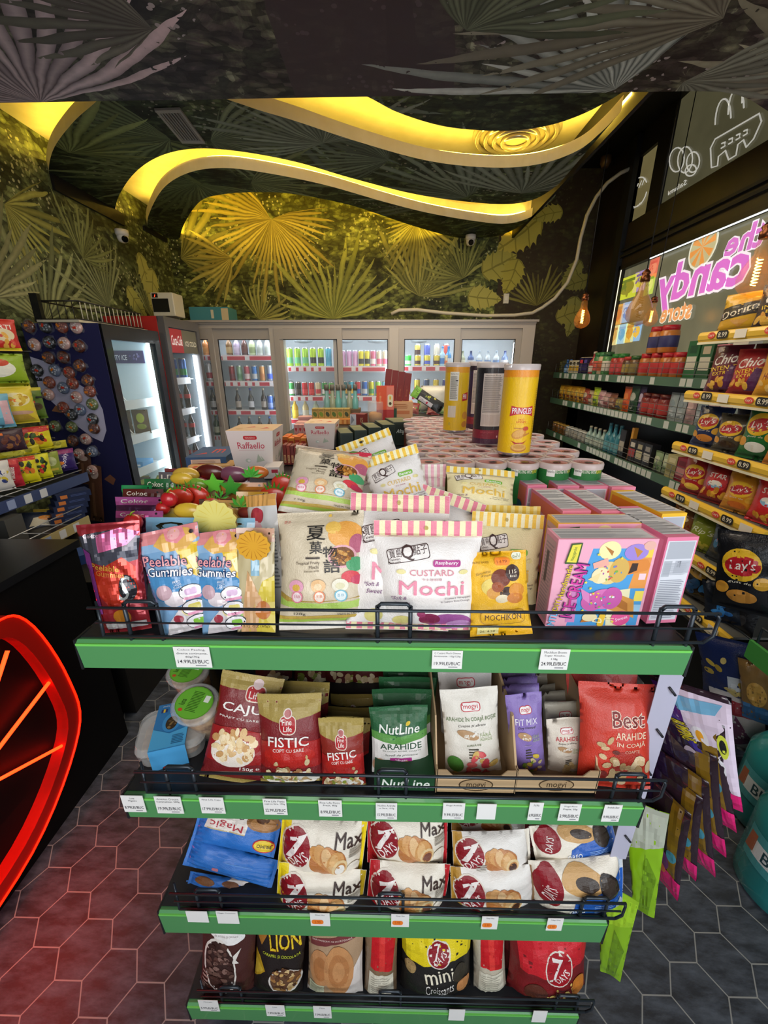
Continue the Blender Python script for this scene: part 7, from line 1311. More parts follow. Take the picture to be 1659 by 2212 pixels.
# ------------------------------------------------------------------ tall fridges on the aisle side
FX, FY0, FY1, FT = -1.965, 2.985, 3.70, 1.95
blk = m('#101012', .3, coat=.3); ice = m('#dfeef2', .5)
fr_ = thing('display_fridge', 'black framed upright fridge with bright white interior and sparse shelves', 'fridge', (FX, (FY0+FY1)/2, 0))
def fp(mb, name, par=None, rootobj=None):
    r_ = rootobj or fr_; o = mb.build(name, None); o.parent = par or r_
    if not par: o.matrix_parent_inverse = Matrix.Translation(-r_.location)
    return o
def fridge_shell(root, X0, X1, y0, y1, T, outer, inner, fw=.075, zb=.12):
    fp(MB().bx(X0-.03, X0, y0, y1, .05, T, outer).bx(X0, X1-.05, y0, y0+.03, .05, T, outer).bx(X0, X1-.05, y1-.03, y1, .05, T, outer).bx(X0, X1-.05, y0, y1, T-.04, T, outer).bx(X0, X1-.05, y0, y1, 0, .1, outer), 'cabinet', rootobj=root)
    fp(MB().bx(X0, X0+.01, y0+.03, y1-.03, .1, T-.04, inner).bx(X0, X1-.06, y0+.03, y0+.036, .1, T-.04, inner).bx(X0, X1-.06, y1-.036, y1-.03, .1, T-.04, inner).bx(X0, X1-.06, y0+.03, y1-.03, .1, .12, inner).bx(X0, X1-.06, y0+.03, y1-.03, T-.06, T-.04, inner), 'lining', rootobj=root)
    d = MB().bx(X1-.05, X1, y0, y0+fw, zb, T, outer).bx(X1-.05, X1, y1-fw, y1, zb, T, outer).bx(X1-.05, X1, y0+fw, y1-fw, T-fw*1.3, T, outer).bx(X1-.05, X1, y0+fw, y1-fw, zb, zb+.1, outer)
    dd = fp(d, 'door_frame', rootobj=root); g = MB().bx(X1-.03, X1-.024, y0+fw, y1-fw, zb+.1, T-fw*1.3, glassm).build('glass_pane', None); g.parent = dd; g.matrix_parent_inverse = Matrix.Identity(4)
    return dd
fridge_shell(fr_, -2.45, FX, FY0, FY1, FT, blk, ice)
fp(MB().tube([(FX-.07, FY1-.06, .2), (FX-.07, FY1-.06, FT-.1)], .012, glow('#dff4ff', 16), 8).tube([(FX-.07, FY0+.05, .2), (FX-.07, FY0+.05, FT-.1)], .008, glow('#dff4ff', 5), 8), 'light_tube')
for k, z in enumerate((1.40, 1.13, .86, .62)):
    s_ = MB().bx(-2.4, FX-.12, FY0+.05, FY1-.04, z-.01, z, m('#dfe8ea', .4)); sh = fp(s_, 'shelf_rack'); fp(MB().bx(FX-.125, FX-.115, FY0+.05, FY1-.04, z-.05, z+.02, m('#c8d6da', .3)), 'price_rail')
    if k in (0, 1, 2): fp(MB().tube([(-2.38, FY1-.22, z), (-2.36, FY1-.24, z+.15), (-2.30, FY1-.24, z+.15), (-2.20, FY1-.24, z)], .006, m('#eef2f2', .4), 6), 'wire_divider')
hd = fp(MB().bx(-2.42, -2.10, FY1-.045, FY1-.037, 1.70, 1.80, m('#3a3560', .5)), 'inner_banner')
sgn = MB(); stamp(lambda u, v: (Vector((-2.42+.32*u, FY1-.046, 1.70+.10*v)), Vector((0, -1, 0))), 1, 1, [('t', 'CITY ICE', .35, .45, .4, .4, '#e8ecf4', {'b': .02}), ('n', .75, .5, .15, .3, 8, ['#8a86b8', '#5a5690'], .03)], .3, card, sgn, sgn); fp(sgn, 'lettering')
for k in range(2): bag('frozen_pack', ('first', 'second')[k]+' green and brown snack pack standing on the second rack of the black fridge', 'snack pack', (0, 0), (0, 0), 0, M=TR(FX-.32+.15*k, FY1-.20, 1.131, .2), W=.13, H=.20, col='#5a4a2a', art=[('e', .5, .65, .25, .2, '#a8b83a'), ('e', .5, .3, .3, .12, '#8a9a34')], small=True, seed=200+k, thick=.15, group='packs in the black fridge')
for k in range(5): bag('frozen_pack', f'green and yellow pack in the lowest rack of the black fridge, {ORD[k]} from the banner', 'snack pack', (0, 0), (0, 0), 0, M=TR(FX-.36+.07*k, FY1-.30+.05*(k % 2), .645, .3*(k % 3-1), -.9), W=.11, H=.15, col=('#7a8a3a', '#a8944a', '#5a4430')[k % 3], art=[('e', .5, .6, .25, .2, '#b8c04a')], small=True, seed=205+k, thick=.2, group='packs in the black fridge')
cbox('frozen_pack', 'blue ice pop box on the third rack of the black fridge', 'snack pack', (300, 958, 3.3), 26, 950, .2, '#7ab0d0') if False else carton('frozen_pack', 'blue ice pop box on the third rack of the black fridge', 'snack pack', (.22, .16, .05), TR(FX-.26, FY1-.25, .861, 0), '#5a98c8', {'front': [('r', .1, .2, .9, .5, '#dfe8f0')]}, small=True)
# dark blue side banner of the fridge, with little bags stuck all over it
PB0 = FX; PBY = FY0-.012
bn = thing('fridge_side_banner', 'dark blue printed banner with a white swoosh on the side of the black fridge', 'banner', (-2.24, PBY, 0))
mb = MB().bx(-2.50, -1.975, PBY-.004, PBY, 0, FT, m('#232350', .5)); o = mb.build('banner_board', None); o.parent = bn; o.matrix_parent_inverse = Matrix.Translation((2.24, -PBY, 0))
s_, l_ = MB(), MB(); bz0, bz1 = .7, FT
def bq(px, py): p = atY(px, py, PBY-.004); return ((p.x+2.50)/.525, (p.z-bz0)/(bz1-bz0))
lav = '#c4c1da'
sw_pts = [bq(*p) for p in ((28, 770), (40, 762), (110, 785), (170, 830), (205, 850), (222, 885), (230, 930), (222, 955), (200, 945), (160, 915), (120, 875), (70, 830), (30, 800))]
stamp(lambda u, v: (Vector((-2.50+.525*u, PBY-.004, bz0+(bz1-bz0)*v)), Vector((0, -1, 0))), 1, 1, [('p', sw_pts, lav), ('t', 'ICE', *bq(77, 811), .16, .045, '#1a1a22', {'b': .05}), ('n', *bq(48, 790), .10, .045, 12, ['#1a1a22'], .05), ('p', [bq(*p) for p in ((48, 820), (92, 820), (92, 823), (48, 823))], '#1a1a22'), ('p', [bq(*p) for p in ((112, 888), (135, 892), (132, 878), (120, 876))], '#a8704a'), ('p', [bq(*p) for p in ((225, 1035), (245, 1048), (250, 1035), (238, 1025))], '#8a5a44')], (bz1-bz0)/.525, card, s_, l_)
for q, nme in ((s_, 'front_print'), (l_, 'lettering')): o = q.build(nme, None, fix=False); o.parent = bn; o.matrix_parent_inverse = Matrix.Translation((2.24, -PBY, 0))
lol_c = {'p': ('pink and white', '#d8b0a8', '#f0e4dc'), 'b': ('brown', '#5a2f22', '#8a4a34'), 'k': ('black and silver', '#2a2c30', '#9aa4b0'), 's': ('silver blue', '#6a7a98', '#c8d0dc'), 'g': ('green', '#6a7a4a', '#b8c090'), 'r': ('reddish brown', '#8a4434', '#c87a5a')}
BAGS = [(66, 706, 'b'), (102, 706, 'k'), (137, 706, 'r'), (168, 707, 'p'), (78, 745, 'p'), (110, 740, 'k'), (142, 742, 'p'), (174, 748, 'b'), (108, 773, 'b'), (140, 772, 'b'), (175, 790, 'b'), (84, 800, 'k'), (122, 800, 's'), (152, 805, 'r'), (110, 826, 'r'), (160, 828, 'r'), (192, 822, 'b'), (140, 838, 's'), (108, 852, 'p'), (168, 858, 'p'), (197, 845, 'r'), (140, 880, 'r'), (202, 873, 'g'), (176, 885, 's'), (158, 895, 'k'), (203, 905, 'k'), (206, 925, 'b'), (122, 920, 'g'), (158, 922, 'g'), (188, 948, 'p'), (160, 952, 'b'), (174, 980, 'p'), (202, 975, 's'), (202, 1015, 'p')]
def lolly(c1, c2, sd):
    mb = MB(); mb.lathe([(.001, .0), (.026, .003), (.030, .012), (.026, .022), (.001, .026)], 14, m(c1, .25, coat=.5), sx=1, sy=1); rd = random.Random(sd)
    for k in range(9): a = k*2.4; q = .006+.0016*k; mb.lathe([(.0045, .020), (.004, .0275), (.0005, .029)], 6, m(c2, .3), c=(q*math.cos(a), q*math.sin(a), 0))
    cl_ = clear('#dfe2e6', .10); P_ = [((.031+.006*math.sin(i*2.1+sd))*math.cos(2*PI*i/14), (.033+.006*math.cos(i*1.7+sd))*math.sin(2*PI*i/14)) for i in range(14)]
    mb.add([(x, y, .001) for x, y in P_]+[(x*.7, y*.7, .029) for x, y in P_], [tuple(range(14, 28))]+[(i, (i+1) % 14, 14+(i+1) % 14, 14+i) for i in range(14)], cl_)
    return mb
for k, (x, y, c) in enumerate(BAGS):
    p = atY(x, y, PBY-.006); nm, c1, c2 = lol_c[c]; row = ORD[min(19, sum(1 for b in BAGS[:k] if abs(b[1]-y) < 400)//4)]
    o = copies(('lolly', c, k % 3), lambda: lolly(c1, c2, k), 'wrapped_sweet', f'{nm} sweet on the blue banner, {ORD[k % 4]} in its {row} group from the top', 'wrapped sweet', TR(p.x, p.y, p.z) @ Matrix.Rotation(PI/2, 4, 'X') @ Matrix.Rotation(k*1.1, 4, 'Z'), 'wrapped sweets stuck on the blue banner', (1.42, 1.42, 1.1))
    tg = MB().box((0.004*(k % 3), .004, .034), (.016, .010, .001), m(('#e8832a', '#d8402a')[k % 2], .5)).build('price_sticker', o); tg['label'] = 'orange price sticker'
for k, (x, y, h) in enumerate(((182, 1010, 60), (205, 1060, 110))): bag('long_sweet_pack', ('short', 'long')[k]+' brown packed sweet hanging low on the blue banner', 'sweets bag', (x+6, y+h*.6), (x-2, y-h*.5), 30, Yb=PBY-.02, lean=0, col='#6a4434', art=[('e', .5, .85, .3, .08, '#d8c0b8'), ('r', .3, .1, .5, .7, '#8a6048')], small=True, seed=220+k, thick=.2)
# second fridge, grey frame, with the soda logo
X2, c0y, c1y, T2 = -1.93, 3.76, 4.42, 2.075
co = thing('soda_fridge', 'grey framed soda fridge full of dark bottles with a red and white header', 'fridge', (X2, (c0y+c1y)/2, 0)); gry = m('#6d6a6a', .35, metal=.4)
fridge_shell(co, -2.44, X2, c0y, c1y, T2, gry, m('#7f8a92', .5), .06)
hp = fp(MB().bx(X2-.018, X2-.012, c0y+.065, c1y-.065, 1.79, T2-.085, m('#7a7868', .4)).bx(X2-.013, X2-.010, c0y+.065, c0y+.30, 1.79, T2-.085, m('#c23a40', .4)), 'header_panel', rootobj=co)
s_ = MB(); stamp(lambda u, v: (Vector((X2-.010, c0y+.065+.53*u, 1.79+.20*v)), Vector((1, 0, 0))), 1, 1, [('t', 'Coca-Cola', .23, .52, .36, .42, '#f4ece8', {'sh': .3, 'b': .02}), ('t', 'ICE COLD', .73, .42, .42, .22, '#d8d0b8', {'b': .02})], .38, em(.4), s_, s_, eps0=.003); fp(s_, 'lettering', rootobj=co)
fp(MB().tube([(X2-.05, c1y-.085, .25), (X2-.05, c1y-.085, 1.78)], .013, glow('#eef8ff', 13), 8), 'light_tube', rootobj=co)
fp(MB().bx(-2.44, X2-.06, c0y-.006, c0y-.001, .05, T2, m('#b02a26', .4)), 'red_side_panel', rootobj=co)
colab = m('#a82a2a', .4)
def cola(): return MB().lathe([(.028, 0), (.031, .01), (.027, .05), (.031, .08), (.031, .10), (.0312, .101, colab), (.0312, .14, colab), (.031, .142), (.026, .17), (.012, .215), (.011, .245), (.013, .247, colab), (.013, .262, colab)], 12, m('#1d0f0b', .12, coat=.6))
for k, z in enumerate((1.56, 1.27, .98, .70, .42)):
    fp(MB().bx(-2.4, X2-.11, c0y+.05, c1y-.04, z-.01, z, m('#b8c4cc', .4)), 'shelf_rack', rootobj=co); fp(MB().bx(X2-.115, X2-.105, c0y+.05, c1y-.12, z-.05, z+.012, m('#c8d0dc', .3)), 'price_rail', rootobj=co)
    if k == 0:
        for q in range(3): copies(('can', .033, .19, 'bl'), lambda: can_mesh(.033, .19, '#3a70c0', '#2a8a5a', 1), 'drink_can', f'blue energy drink can, {ORD[q]} on the top shelf of the soda fridge', 'drink can', TR(X2-.14-.09*(2-q), c1y-.17, z+.001), 'cans in the soda fridge')
    elif k < 4:
        for q in range(5): copies('cola', cola, 'cola_bottle', f'dark cola bottle, {ORD[q]} on the {ORD[k]} shelf of the soda fridge', 'drink bottle', TR(X2-.14-.085*(4-q), c1y-.17, z+.001), 'cola bottles in the soda fridge')
# on top of the fridges
wb = thing('wire_basket', 'black and white wire basket tray lying on top of the black fridge', 'basket', (-2.2, 3.3, FT)); wk, ww = m('#1c1a18', .4), m('#cfc8b0', .4)
mb = MB()
for z in (.02, .13): mb.tube([(-.12, -.36, z), (.14, -.36, z), (.14, .36, z), (-.12, .36, z)], .005, wk if z > .1 else wk, 6, True)
mb.build('rim_wire', wb); mb = MB()
for k in range(15): y = -.34+.68*k/14; mb.tube([(.14, y, .02), (.14, y, .13)], .003, ww, 5)
for k in range(5): x = -.1+.05*k; mb.tube([(x, -.36, .02), (x, -.36, .13)], .003, wk, 5).tube([(x, .36, .02), (x, .36, .13)], .003, wk, 5)
mb.build('side_wire', wb); MB().bx(-.13, .15, -.40, .40, .0, .014, m('#c8bfa8', .5)).build('base_tray', wb); MB().bx(-.14, -.09, -.40, -.37, 0, .17, blk).build('end_plate', wb)
sc_ = thing('counter_scale', 'white boxed device with a dark screen and red digit on the soda fridge', 'device', atY(356, 683, 4.25)); q = mpp(atY(356, 683, 4.25)); wv = m('#d8cfb4', .4)
MB().bx(-24*q, 24*q, 0, .2, 0, 46*q, wv).build('casing', sc_, bevel=.008); MB().bx(-22*q, 13*q, -.004, 0, 8*q, 34*q, m('#16140f', .2)).build('screen', sc_); MB().bx(-20*q, -8*q, -.005, -.001, 36*q, 44*q, m('#1a0d0a', .3)).build('digit_window', sc_)
MB().prism([(-.006, 0), (.001, .02), (.006, .02), (-.001, 0)], -.0065, -.005, glow('#ff3a20', 3), fn=lambda x, z, y: (x-14*q, y, z+37*q)).build('lit_digit', sc_)

# ------------------------------------------------------------------ sweets rack on the aisle side
RX = -1.9
rk = thing('sweets_rack', 'dark wall rack with blue price rails holding bags of sweets by the counter', 'shelf', (RX, 2.0, 0))
def rkp(mb, n): o = mb.build(n, None); o.parent = rk; o.matrix_parent_inverse = Matrix.Translation((-RX, -2.0, 0)); return o
rkp(MB().bx(-2.45, -2.42, 1.55, 2.44, 0, 2.0, dark_metal), 'back_panel')
navy = m('#34426a', .4)
for z in (1.045, .845):
    rkp(MB().bx(-2.42, RX+(.0 if z > 1 else .12), 1.55, 2.44 if z > 1 else 2.2, z-.02, z, dark_metal), 'shelf_deck')
    x = RX+(.0 if z > 1 else .13); r = MB().bx(x, x+.008, 1.55, 2.44 if z > 1 else 2.2, z-.045, z+.012, navy if z > 1 else m('#a89a6a', .5))
    for k in range(6): y = 1.57+.10*k; r.bx(x+.008, x+.0095, y, y+.045, z-.04, z+.005, m('#c8ccd0', .5) if k % 3 else m('#8a9ac0', .5))
    rkp(r, 'price_rail')
    g = MB(); xx = x-.01
    for dz in (.03, .075): g.tube([(xx, 1.56, z+dz), (xx, 2.42 if z > 1 else 2.18, z+dz)], .003, m('#b8bcc0', .3, metal=.6), 5)
    for k in range(5): g.tube([(xx, 1.6+.12*k, z), (xx, 1.45+.11*k, z+.075)], .0025, m('#b8bcc0', .3, metal=.6), 5)
    rkp(g, 'wire_guard_frame')
for z in (1.30, 1.52, 1.75): rkp(MB().tube([(-2.42, 2.0, z), (RX+.02, 2.0, z)], .005, wk, 6).tube([(-2.42, 2.25, z), (RX+.02, 2.25, z)], .005, wk, 6), 'hang_rod')
def rb(label, TLx, TLy, BRx, BRy, col, art, X=None, seed=0, nm='sweets_bag', yaw=PI/2-.25):
    """bag on the aisle rack from its sighted box, facing the aisle"""
    X = X or RX; B = atX((TLx+BRx)/2, BRy, X); T = atX((TLx+BRx)/2, TLy, X); W = (BRx-TLx)*mpp(B)*1.35
    M = TR(X, B.y, B.z, yaw-.25); return bag(nm, label, 'sweets bag', (0, 0), (0, 0), 0, M=M, W=W, H=T.z-B.z, col=col, art=art, seed=seed, thick=.25, st=.07, group='sweets bags on the aisle rack', small=False)
rb('red and yellow sweets bag at the top edge of the aisle rack', -20, 690, 32, 758, '#c8342c', [('e', .6, .5, .3, .2, '#e8d8b0'), ('t', 'TORTI', .5, .75, .7, .14, '#f4ece0', {'b': .04}), ('n', .6, .3, .3, .2, 10, ['#e8b04a', '#d8584a'], .1), ('r', 0, 0, 1, .1, '#e0c82a')], seed=230)
rb('green and white sweets bag hanging below the red top one', -30, 764, 42, 828, '#8fae2a', [('e', .4, .5, .4, .3, '#e8e8d8'), ('e', .5, .7, .2, .12, '#c8442a'), ('r', .1, .88, .5, .95, '#f07a2a')], seed=231)
rb('lime wrapped sweets bag standing behind the green and white one', 10, 770, 52, 835, '#c8cc2a', [('p', [(.3, .2), (.9, .2), (.9, .9)], '#7a9a2a')], X=RX-.05, seed=232)
rb('yellow bag with a tangled noodle picture in the middle of the aisle rack', 22, 834, 72, 915, '#d8c43a', [('e', .5, .66, .38, .18, '#f0e4b0'), ('n', .5, .66, .3, .13, 16, ['#d8b83a', '#f0e088', '#c89a2a'], .1), ('r', .3, .6, .6, .68, '#f07a2a'), ('e', .5, .3, .4, .06, '#c8a08a'), ('p', [(.1, .1), (.9, .1), (.7, .26), (.3, .26)], '#b89a3a')], seed=233)
rb('dark green bag with a red square behind the noodle bag', 62, 836, 95, 905, '#5a7a2a', [('r', 0, .9, 1, 1, '#d8cc3a'), ('r', .3, .5, .6, .58, '#e0402a'), ('e', .6, .4, .3, .12, '#4a3a24')], X=RX-.04, seed=234)
rb('sky blue sweets bag at the edge of the frame on the aisle rack', -30, 850, 20, 925, '#6aa8c0', [('e', .6, .5, .3, .2, '#8ac8dc'), ('r', .7, .1, .95, .8, '#d8b0b8')], seed=235)
rb('dark berry sweets bag with an orange tag, lying above the rail', 0, 925, 46, 975, '#3a2430', [('n', .5, .45, .4, .25, 16, ['#6a3a2a', '#8a5a34', '#4a2a3a'], .1), ('r', .25, .75, .4, .85, '#f07a2a')], seed=236)
rb('yellow and red sour sweets bag lying above the rail', 52, 920, 103, 972, '#d8cc1e', [('p', [(0, .6), (1, .8), (1, 1), (0, 1)], '#b8282c'), ('e', .5, .5, .36, .3, '#e0d42a'), ('n', .5, .5, .3, .24, 16, ['#3a5a24', '#c83a2a', '#d88a2a', '#2a2a20'], .1)], seed=237)
for k, (a, b, col, art) in enumerate(((-20, 22, '#d8d4cc', [('n', .5, .5, .4, .3, 12, ['#2a3a7a', '#e8e4d8', '#d8c03a'], .12)]), (16, 46, '#b82a38', [('t', 'Mike&Ike', .5, .5, .7, .22, '#f4ece8', {'rot': 80, 'b': .04}), ('r', .1, .8, .9, .95, '#d84a4a')]), (46, 80, '#dcd020', [('n', .5, .55, .35, .25, 16, ['#3a6a24', '#c83a2a', '#2a2a20', '#d87a2a'], .12), ('r', 0, .85, 1, 1, '#c83a2a')]), (76, 108, '#d8d41e', [('n', .5, .6, .38, .28, 18, ['#2a4a1e', '#c83a2a', '#1e1e18'], .13)]), (104, 130, '#8a9a3a', [('e', .5, .6, .3, .2, '#b8c08a'), ('r', .2, .2, .8, .3, '#d8c04a')]), (126, 160, '#3a2a6a', [('t', 'Spooky', .5, .5, .7, .26, '#e8e0f0', {'rot': 70, 'b': .05}), ('r', 0, .8, 1, 1, '#8a2a6a'), ('e', .3, .4, .16, .08, '#f08a2a')]))):
    rb(f'{("white and blue", "crimson with a vertical name", "yellow sour fruit", "bright yellow sour", "olive green", "violet with white lettering")[k]} sweets bag standing behind the blue rail wires', a, 985-k*5+8, b, 1062-k*9, col, art, seed=240+k)
for k, (a, b, y0, y1, c) in enumerate(((10, 70, 965, 985, '#c8bc1e'), (70, 130, 955, 972, '#b8b02a'))): rb(('first', 'second')[k]+' flat yellow sweets bag lying over the standing row', a, y0, b, y1, c, [('n', .5, .5, .4, .3, 6, ['#8a8a24', '#e0d84a'], .12)], X=RX-.02, seed=248+k)
# lower rack: dark blue biscuit boxes
for k in range(5): cbox('biscuit_box', f'dark blue biscuit box with orange dots, {ORD[k]} from the bottom of the stack', 'biscuit box', (150+3*k, 1128-13*k, 2.12+.02*k), 62, 1116-13*k, .10, '#1f2a4a', {'front': [('r', .1, .2, .3, .8, '#d07a3a'), ('l', .4, .3, .9, .7, 2, '#4a5a8a')]}, group='stack of dark blue biscuit boxes', rz=.9)
for k, (x, y, c) in enumerate(((95, 1152, '#2a3448'), (62, 1160, '#6a6428'), (128, 1145, '#c8a83a'))): bag('snack_bag', ('navy and cream', 'olive', 'mustard')[k]+' snack bag slumped on the lower aisle rack', 'snack bag', (x, y), (x-4, y-46), 50, Yb=2.05+.05*k, lean=.06, col=c, art=[('p', [(.2, .3), (.8, .4), (.6, .8), (.3, .7)], '#d8d0b8'), ('e', .6, .7, .2, .12, '#e08a2a')], small=True, seed=255+k, yaw=.9)
cbox('crate', 'grey plastic crate edge at the corner of the counter top', 'crate', (8, 1182, 1.8), 40, 1125, .1, '#4a4a48')
cbox('blue_carton', 'blue and white carton on the low shelf behind the counter', 'carton', (178, 1275, 1.75), 46, 1205, .12, '#2a4a8a', {'front': [('r', 0, .45, 1, .52, '#d8d8e0'), ('r', 0, 0, 1, .3, '#6a2a44')]}, rz=.8)
bag('snack_bag', 'crumpled deep blue snack bag lying on the floor shelf behind the counter', 'snack bag', (195, 1365), (190, 1290), 62, Yb=1.6, lean=.05, col='#22357a', art=[('e', .5, .5, .3, .1, '#3a58b0'), ('p', [(.2, .2), (.6, .3), (.4, .5)], '#c8b83a')], small=True, seed=259, wr=.007)
low = thing('low_shelf', 'dark low shelf unit behind the counter', 'shelf', (-1.55, 1.75, 0)); MB().bx(-.35, .25, -.15, .5, .0, .76, m('#15130f', .5)).build('shelf_body', low); MB().bx(.25, .258, -.15, .5, .62, .68, m('#b8922a', .5)).build('price_rail', low)

# ------------------------------------------------------------------ black counter with the red neon wheel
KX = -1.27
ct = thing('shop_counter', 'black counter block with a dark stone top', 'counter', (KX, 1.0, 0))
def ck(mb, n): o = mb.build(n, None); o.parent = ct; o.matrix_parent_inverse = Matrix.Translation((-KX, -1.0, 0)); return o
ck(MB().bx(-1.95, KX, -.2, 1.48, 0, .99, m('#060606', .55, spec=.2)), 'counter_body'); ck(MB().bx(-1.97, KX+.01, -.22, 1.49, .99, 1.02, m('#161719', .3)), 'counter_top')
nw = thing('neon_wheel_sign', 'red neon wheel sign glowing on the front of the black counter', 'neon sign', (KX+.02, .8, .5))
hexp = [(.36, .40), (.30, .415), (.40, .20), (.415, .04), (.385, -.19), (.07, -.383)]
def neon(mb, n): o = mb.build(n, None); o.parent = nw; o.matrix_parent_inverse = Matrix.Translation((-KX-.02, -.8, -.5)); return o
P3 = lambda y, z, x=KX+.03: (x, .8+y, .5+z)
outer = [(.20, .435), (.345, .375), (.425, .06), (.395, -.18), (.10, -.395), (-.3, -.40), (-.45, -.2), (-.47, .06), (-.40, .36), (-.2, .44)]
def csm(P, n=6):
    out = []; L = len(P)
    for i in range(L):
        a, b, c, d = (Vector(P[(i+q) % L]) for q in (-1, 0, 1, 2))
        for k in range(n): t = k/n; out.append(tuple(.5*((2*b)+(c-a)*t+(2*a-5*b+4*c-d)*t*t+(3*b-a-3*c+d)*t**3)))
    return out
ring = csm(outer); redm = m('#a01208', .4); n_ = len(ring); mb = MB()
vs = [P3(y, z, KX+.045) for y, z in ring]+[P3(y*.87, z*.87, KX+.045) for y, z in ring]+[P3(y, z, KX+.001) for y, z in ring]+[P3(y*.87, z*.87, KX+.001) for y, z in ring]
mb.add(vs, [q for i in range(n_) for j in [(i+1) % n_] for q in ((i, j, n_+j, n_+i), (i, 2*n_+i, 2*n_+j, j), (n_+i, n_+j, 3*n_+j, 3*n_+i))], redm); neon(mb, 'ring_frame')
neon(MB().tube([P3(y*1.0, z*1.0, KX+.046) for y, z in ring], .004, glow('#ff1602', 4), 6, True), 'ring_tube')
for k, (y, z) in enumerate(((.27, .31), (.385, .10), (.385, -.19) if False else (.36, -.19), (-.05, -.36), (-.38, -.2), (-.41, .03), (-.3, .3), (0, .38))):
    neon(MB().tube([P3(0, 0, KX+.03), P3(y, z, KX+.03)], .006, glow('#ff2006', 14), 6), 'spoke_tube')
lamp('neon_glow', 'AREA', (KX+.10, .72, .30), 1.7, (1, .06, .025), (0, -.35, 0), shape='DISK', size=.55)

# ------------------------------------------------------------------ right-hand wall shelving
SX = 1.80
rs = thing('wall_shelving', 'long dark wall shelving with green price rails under the lit window', 'shelf', (2.0, 3.4, 0))
def rsp(mb, n, par=None): o = mb.build(n, None); o.parent = par or rs; (None if par else setattr(o, 'matrix_parent_inverse', Matrix.Translation((-2.0, -3.4, 0)))); return o
RZ = (1.60, 1.335, .985, .60)
rsp(MB().bx(2.12, 2.15, 1.6, 4.78, 0, 1.72, dark_metal), 'back_panel')
for zi, z in enumerate(RZ):
    rsp(MB().bx(SX, 2.12, 1.6, 4.78, z-.025, z, dark_metal), 'shelf_deck')
    r = MB().bx(SX-.012, SX, 1.6, 4.78, z-.045, z+.012, m('#4a6a52', .45)); rd = random.Random(zi); y = 1.7
    rl = rsp(r, 'price_rail'); tg = MB()
    while y < 4.6:
        if rd.random() < .62: tg.bx(SX-.0135, SX-.012, y, y+.05, z-.04, z+.006, m('#c8ccc4', .5))
        y += .062
    o = tg.build('price_tag', rl); o['kind'] = 'stuff'
    g = MB(); gm = m('#6a6e6c', .35, metal=.5)
    for dz in (.03, .065, .10): g.tube([(SX-.006, 1.65, z+dz), (SX-.006, 4.74, z+dz)], .0022, gm, 5)
    y = 1.65
    while y < 4.75: g.tube([(SX-.006, y, z), (SX-.006, y, z+.10)], .0022, gm, 5); y += .155
    rsp(g, 'wire_guard_frame')
def jar_mesh(r, h, body, cap, lab):
    return MB().lathe([(r*.95, 0), (r, .006), (r, h*.2), (r*1.01, h*.21, m(lab, .45)), (r*1.01, h*.62, m(lab, .45)), (r, h*.63), (r*.96, h*.78), (r*.85, h*.82), (r*.88, h*.825, m(cap, .4)), (r*.88, h, m(cap, .4))], 14, m(body, .3, coat=.3))
def bx_mesh(w, d, h, c, c2, c3):
    mb = MB().bx(-d/2, d/2, -w/2, w/2, 0, h, m(c, .45)); x = -d/2-.0008
    mb.add([(x, -w*.42, h*.25), (x, w*.42, h*.25), (x, w*.42, h*.6), (x, -w*.42, h*.6)], [(0, 1, 2, 3)], m(c2, .5)); mb.add([(x, -w*.3, h*.68), (x, w*.3, h*.68), (x, w*.3, h*.88), (x, -w*.3, h*.88)], [(0, 1, 2, 3)], m(c3, .5)); return mb
def bg_mesh(w, h, c, c2, c3, sd):
    body, F, nu, nv = make_bag(w, h, w*.35, c, seed=sd, res=.6, st=.1); stamp(F, nu, nv, [('e', .5, .6, .34, .16, c2), ('r', .2, .25, .8, .38, c3), ('n', .5, .2, .3, .1, 5, [c2, c3], .1)], h/w, film, body, body); return body
SN = ('top', 'second', 'third', 'lowest')
def rrow(zi, y0, step, items, x=None):
    """goods along the wall shelving from y0 towards the camera"""
    z = RZ[zi]+.001; y = y0
    for q, it in enumerate(items):
        kind, nm, cat, dsc, a = it[:5]; w_ = it[5] if len(it) > 5 else step
        rot = -PI/2 if kind == 'bag' else 0
        if kind == 'jar': mk = lambda: jar_mesh(*a)
        elif kind == 'box': mk = lambda: bx_mesh(*a)
        elif kind == 'bag': mk = lambda: bg_mesh(*a, q)
        elif kind == 'can': mk = lambda: can_mesh(*a)
        else: mk = lambda: bottle_mesh(*a)
        key = (kind, a, q % 3 if kind == 'bag' else 0)
        if x is None: xx = SX+.06
        else: xx = x
        copies(key, mk, nm, f'{dsc}, {ORD[min(19, q)]} from the far end of the {SN[zi]} wall shelf' + ('' if not x else ', behind'), cat, TR(xx, y, z, rot), f'goods on the {SN[zi]} wall shelf')
        y -= w_
J = lambda d, *a: ('jar', 'food_jar', 'jar', d, a)
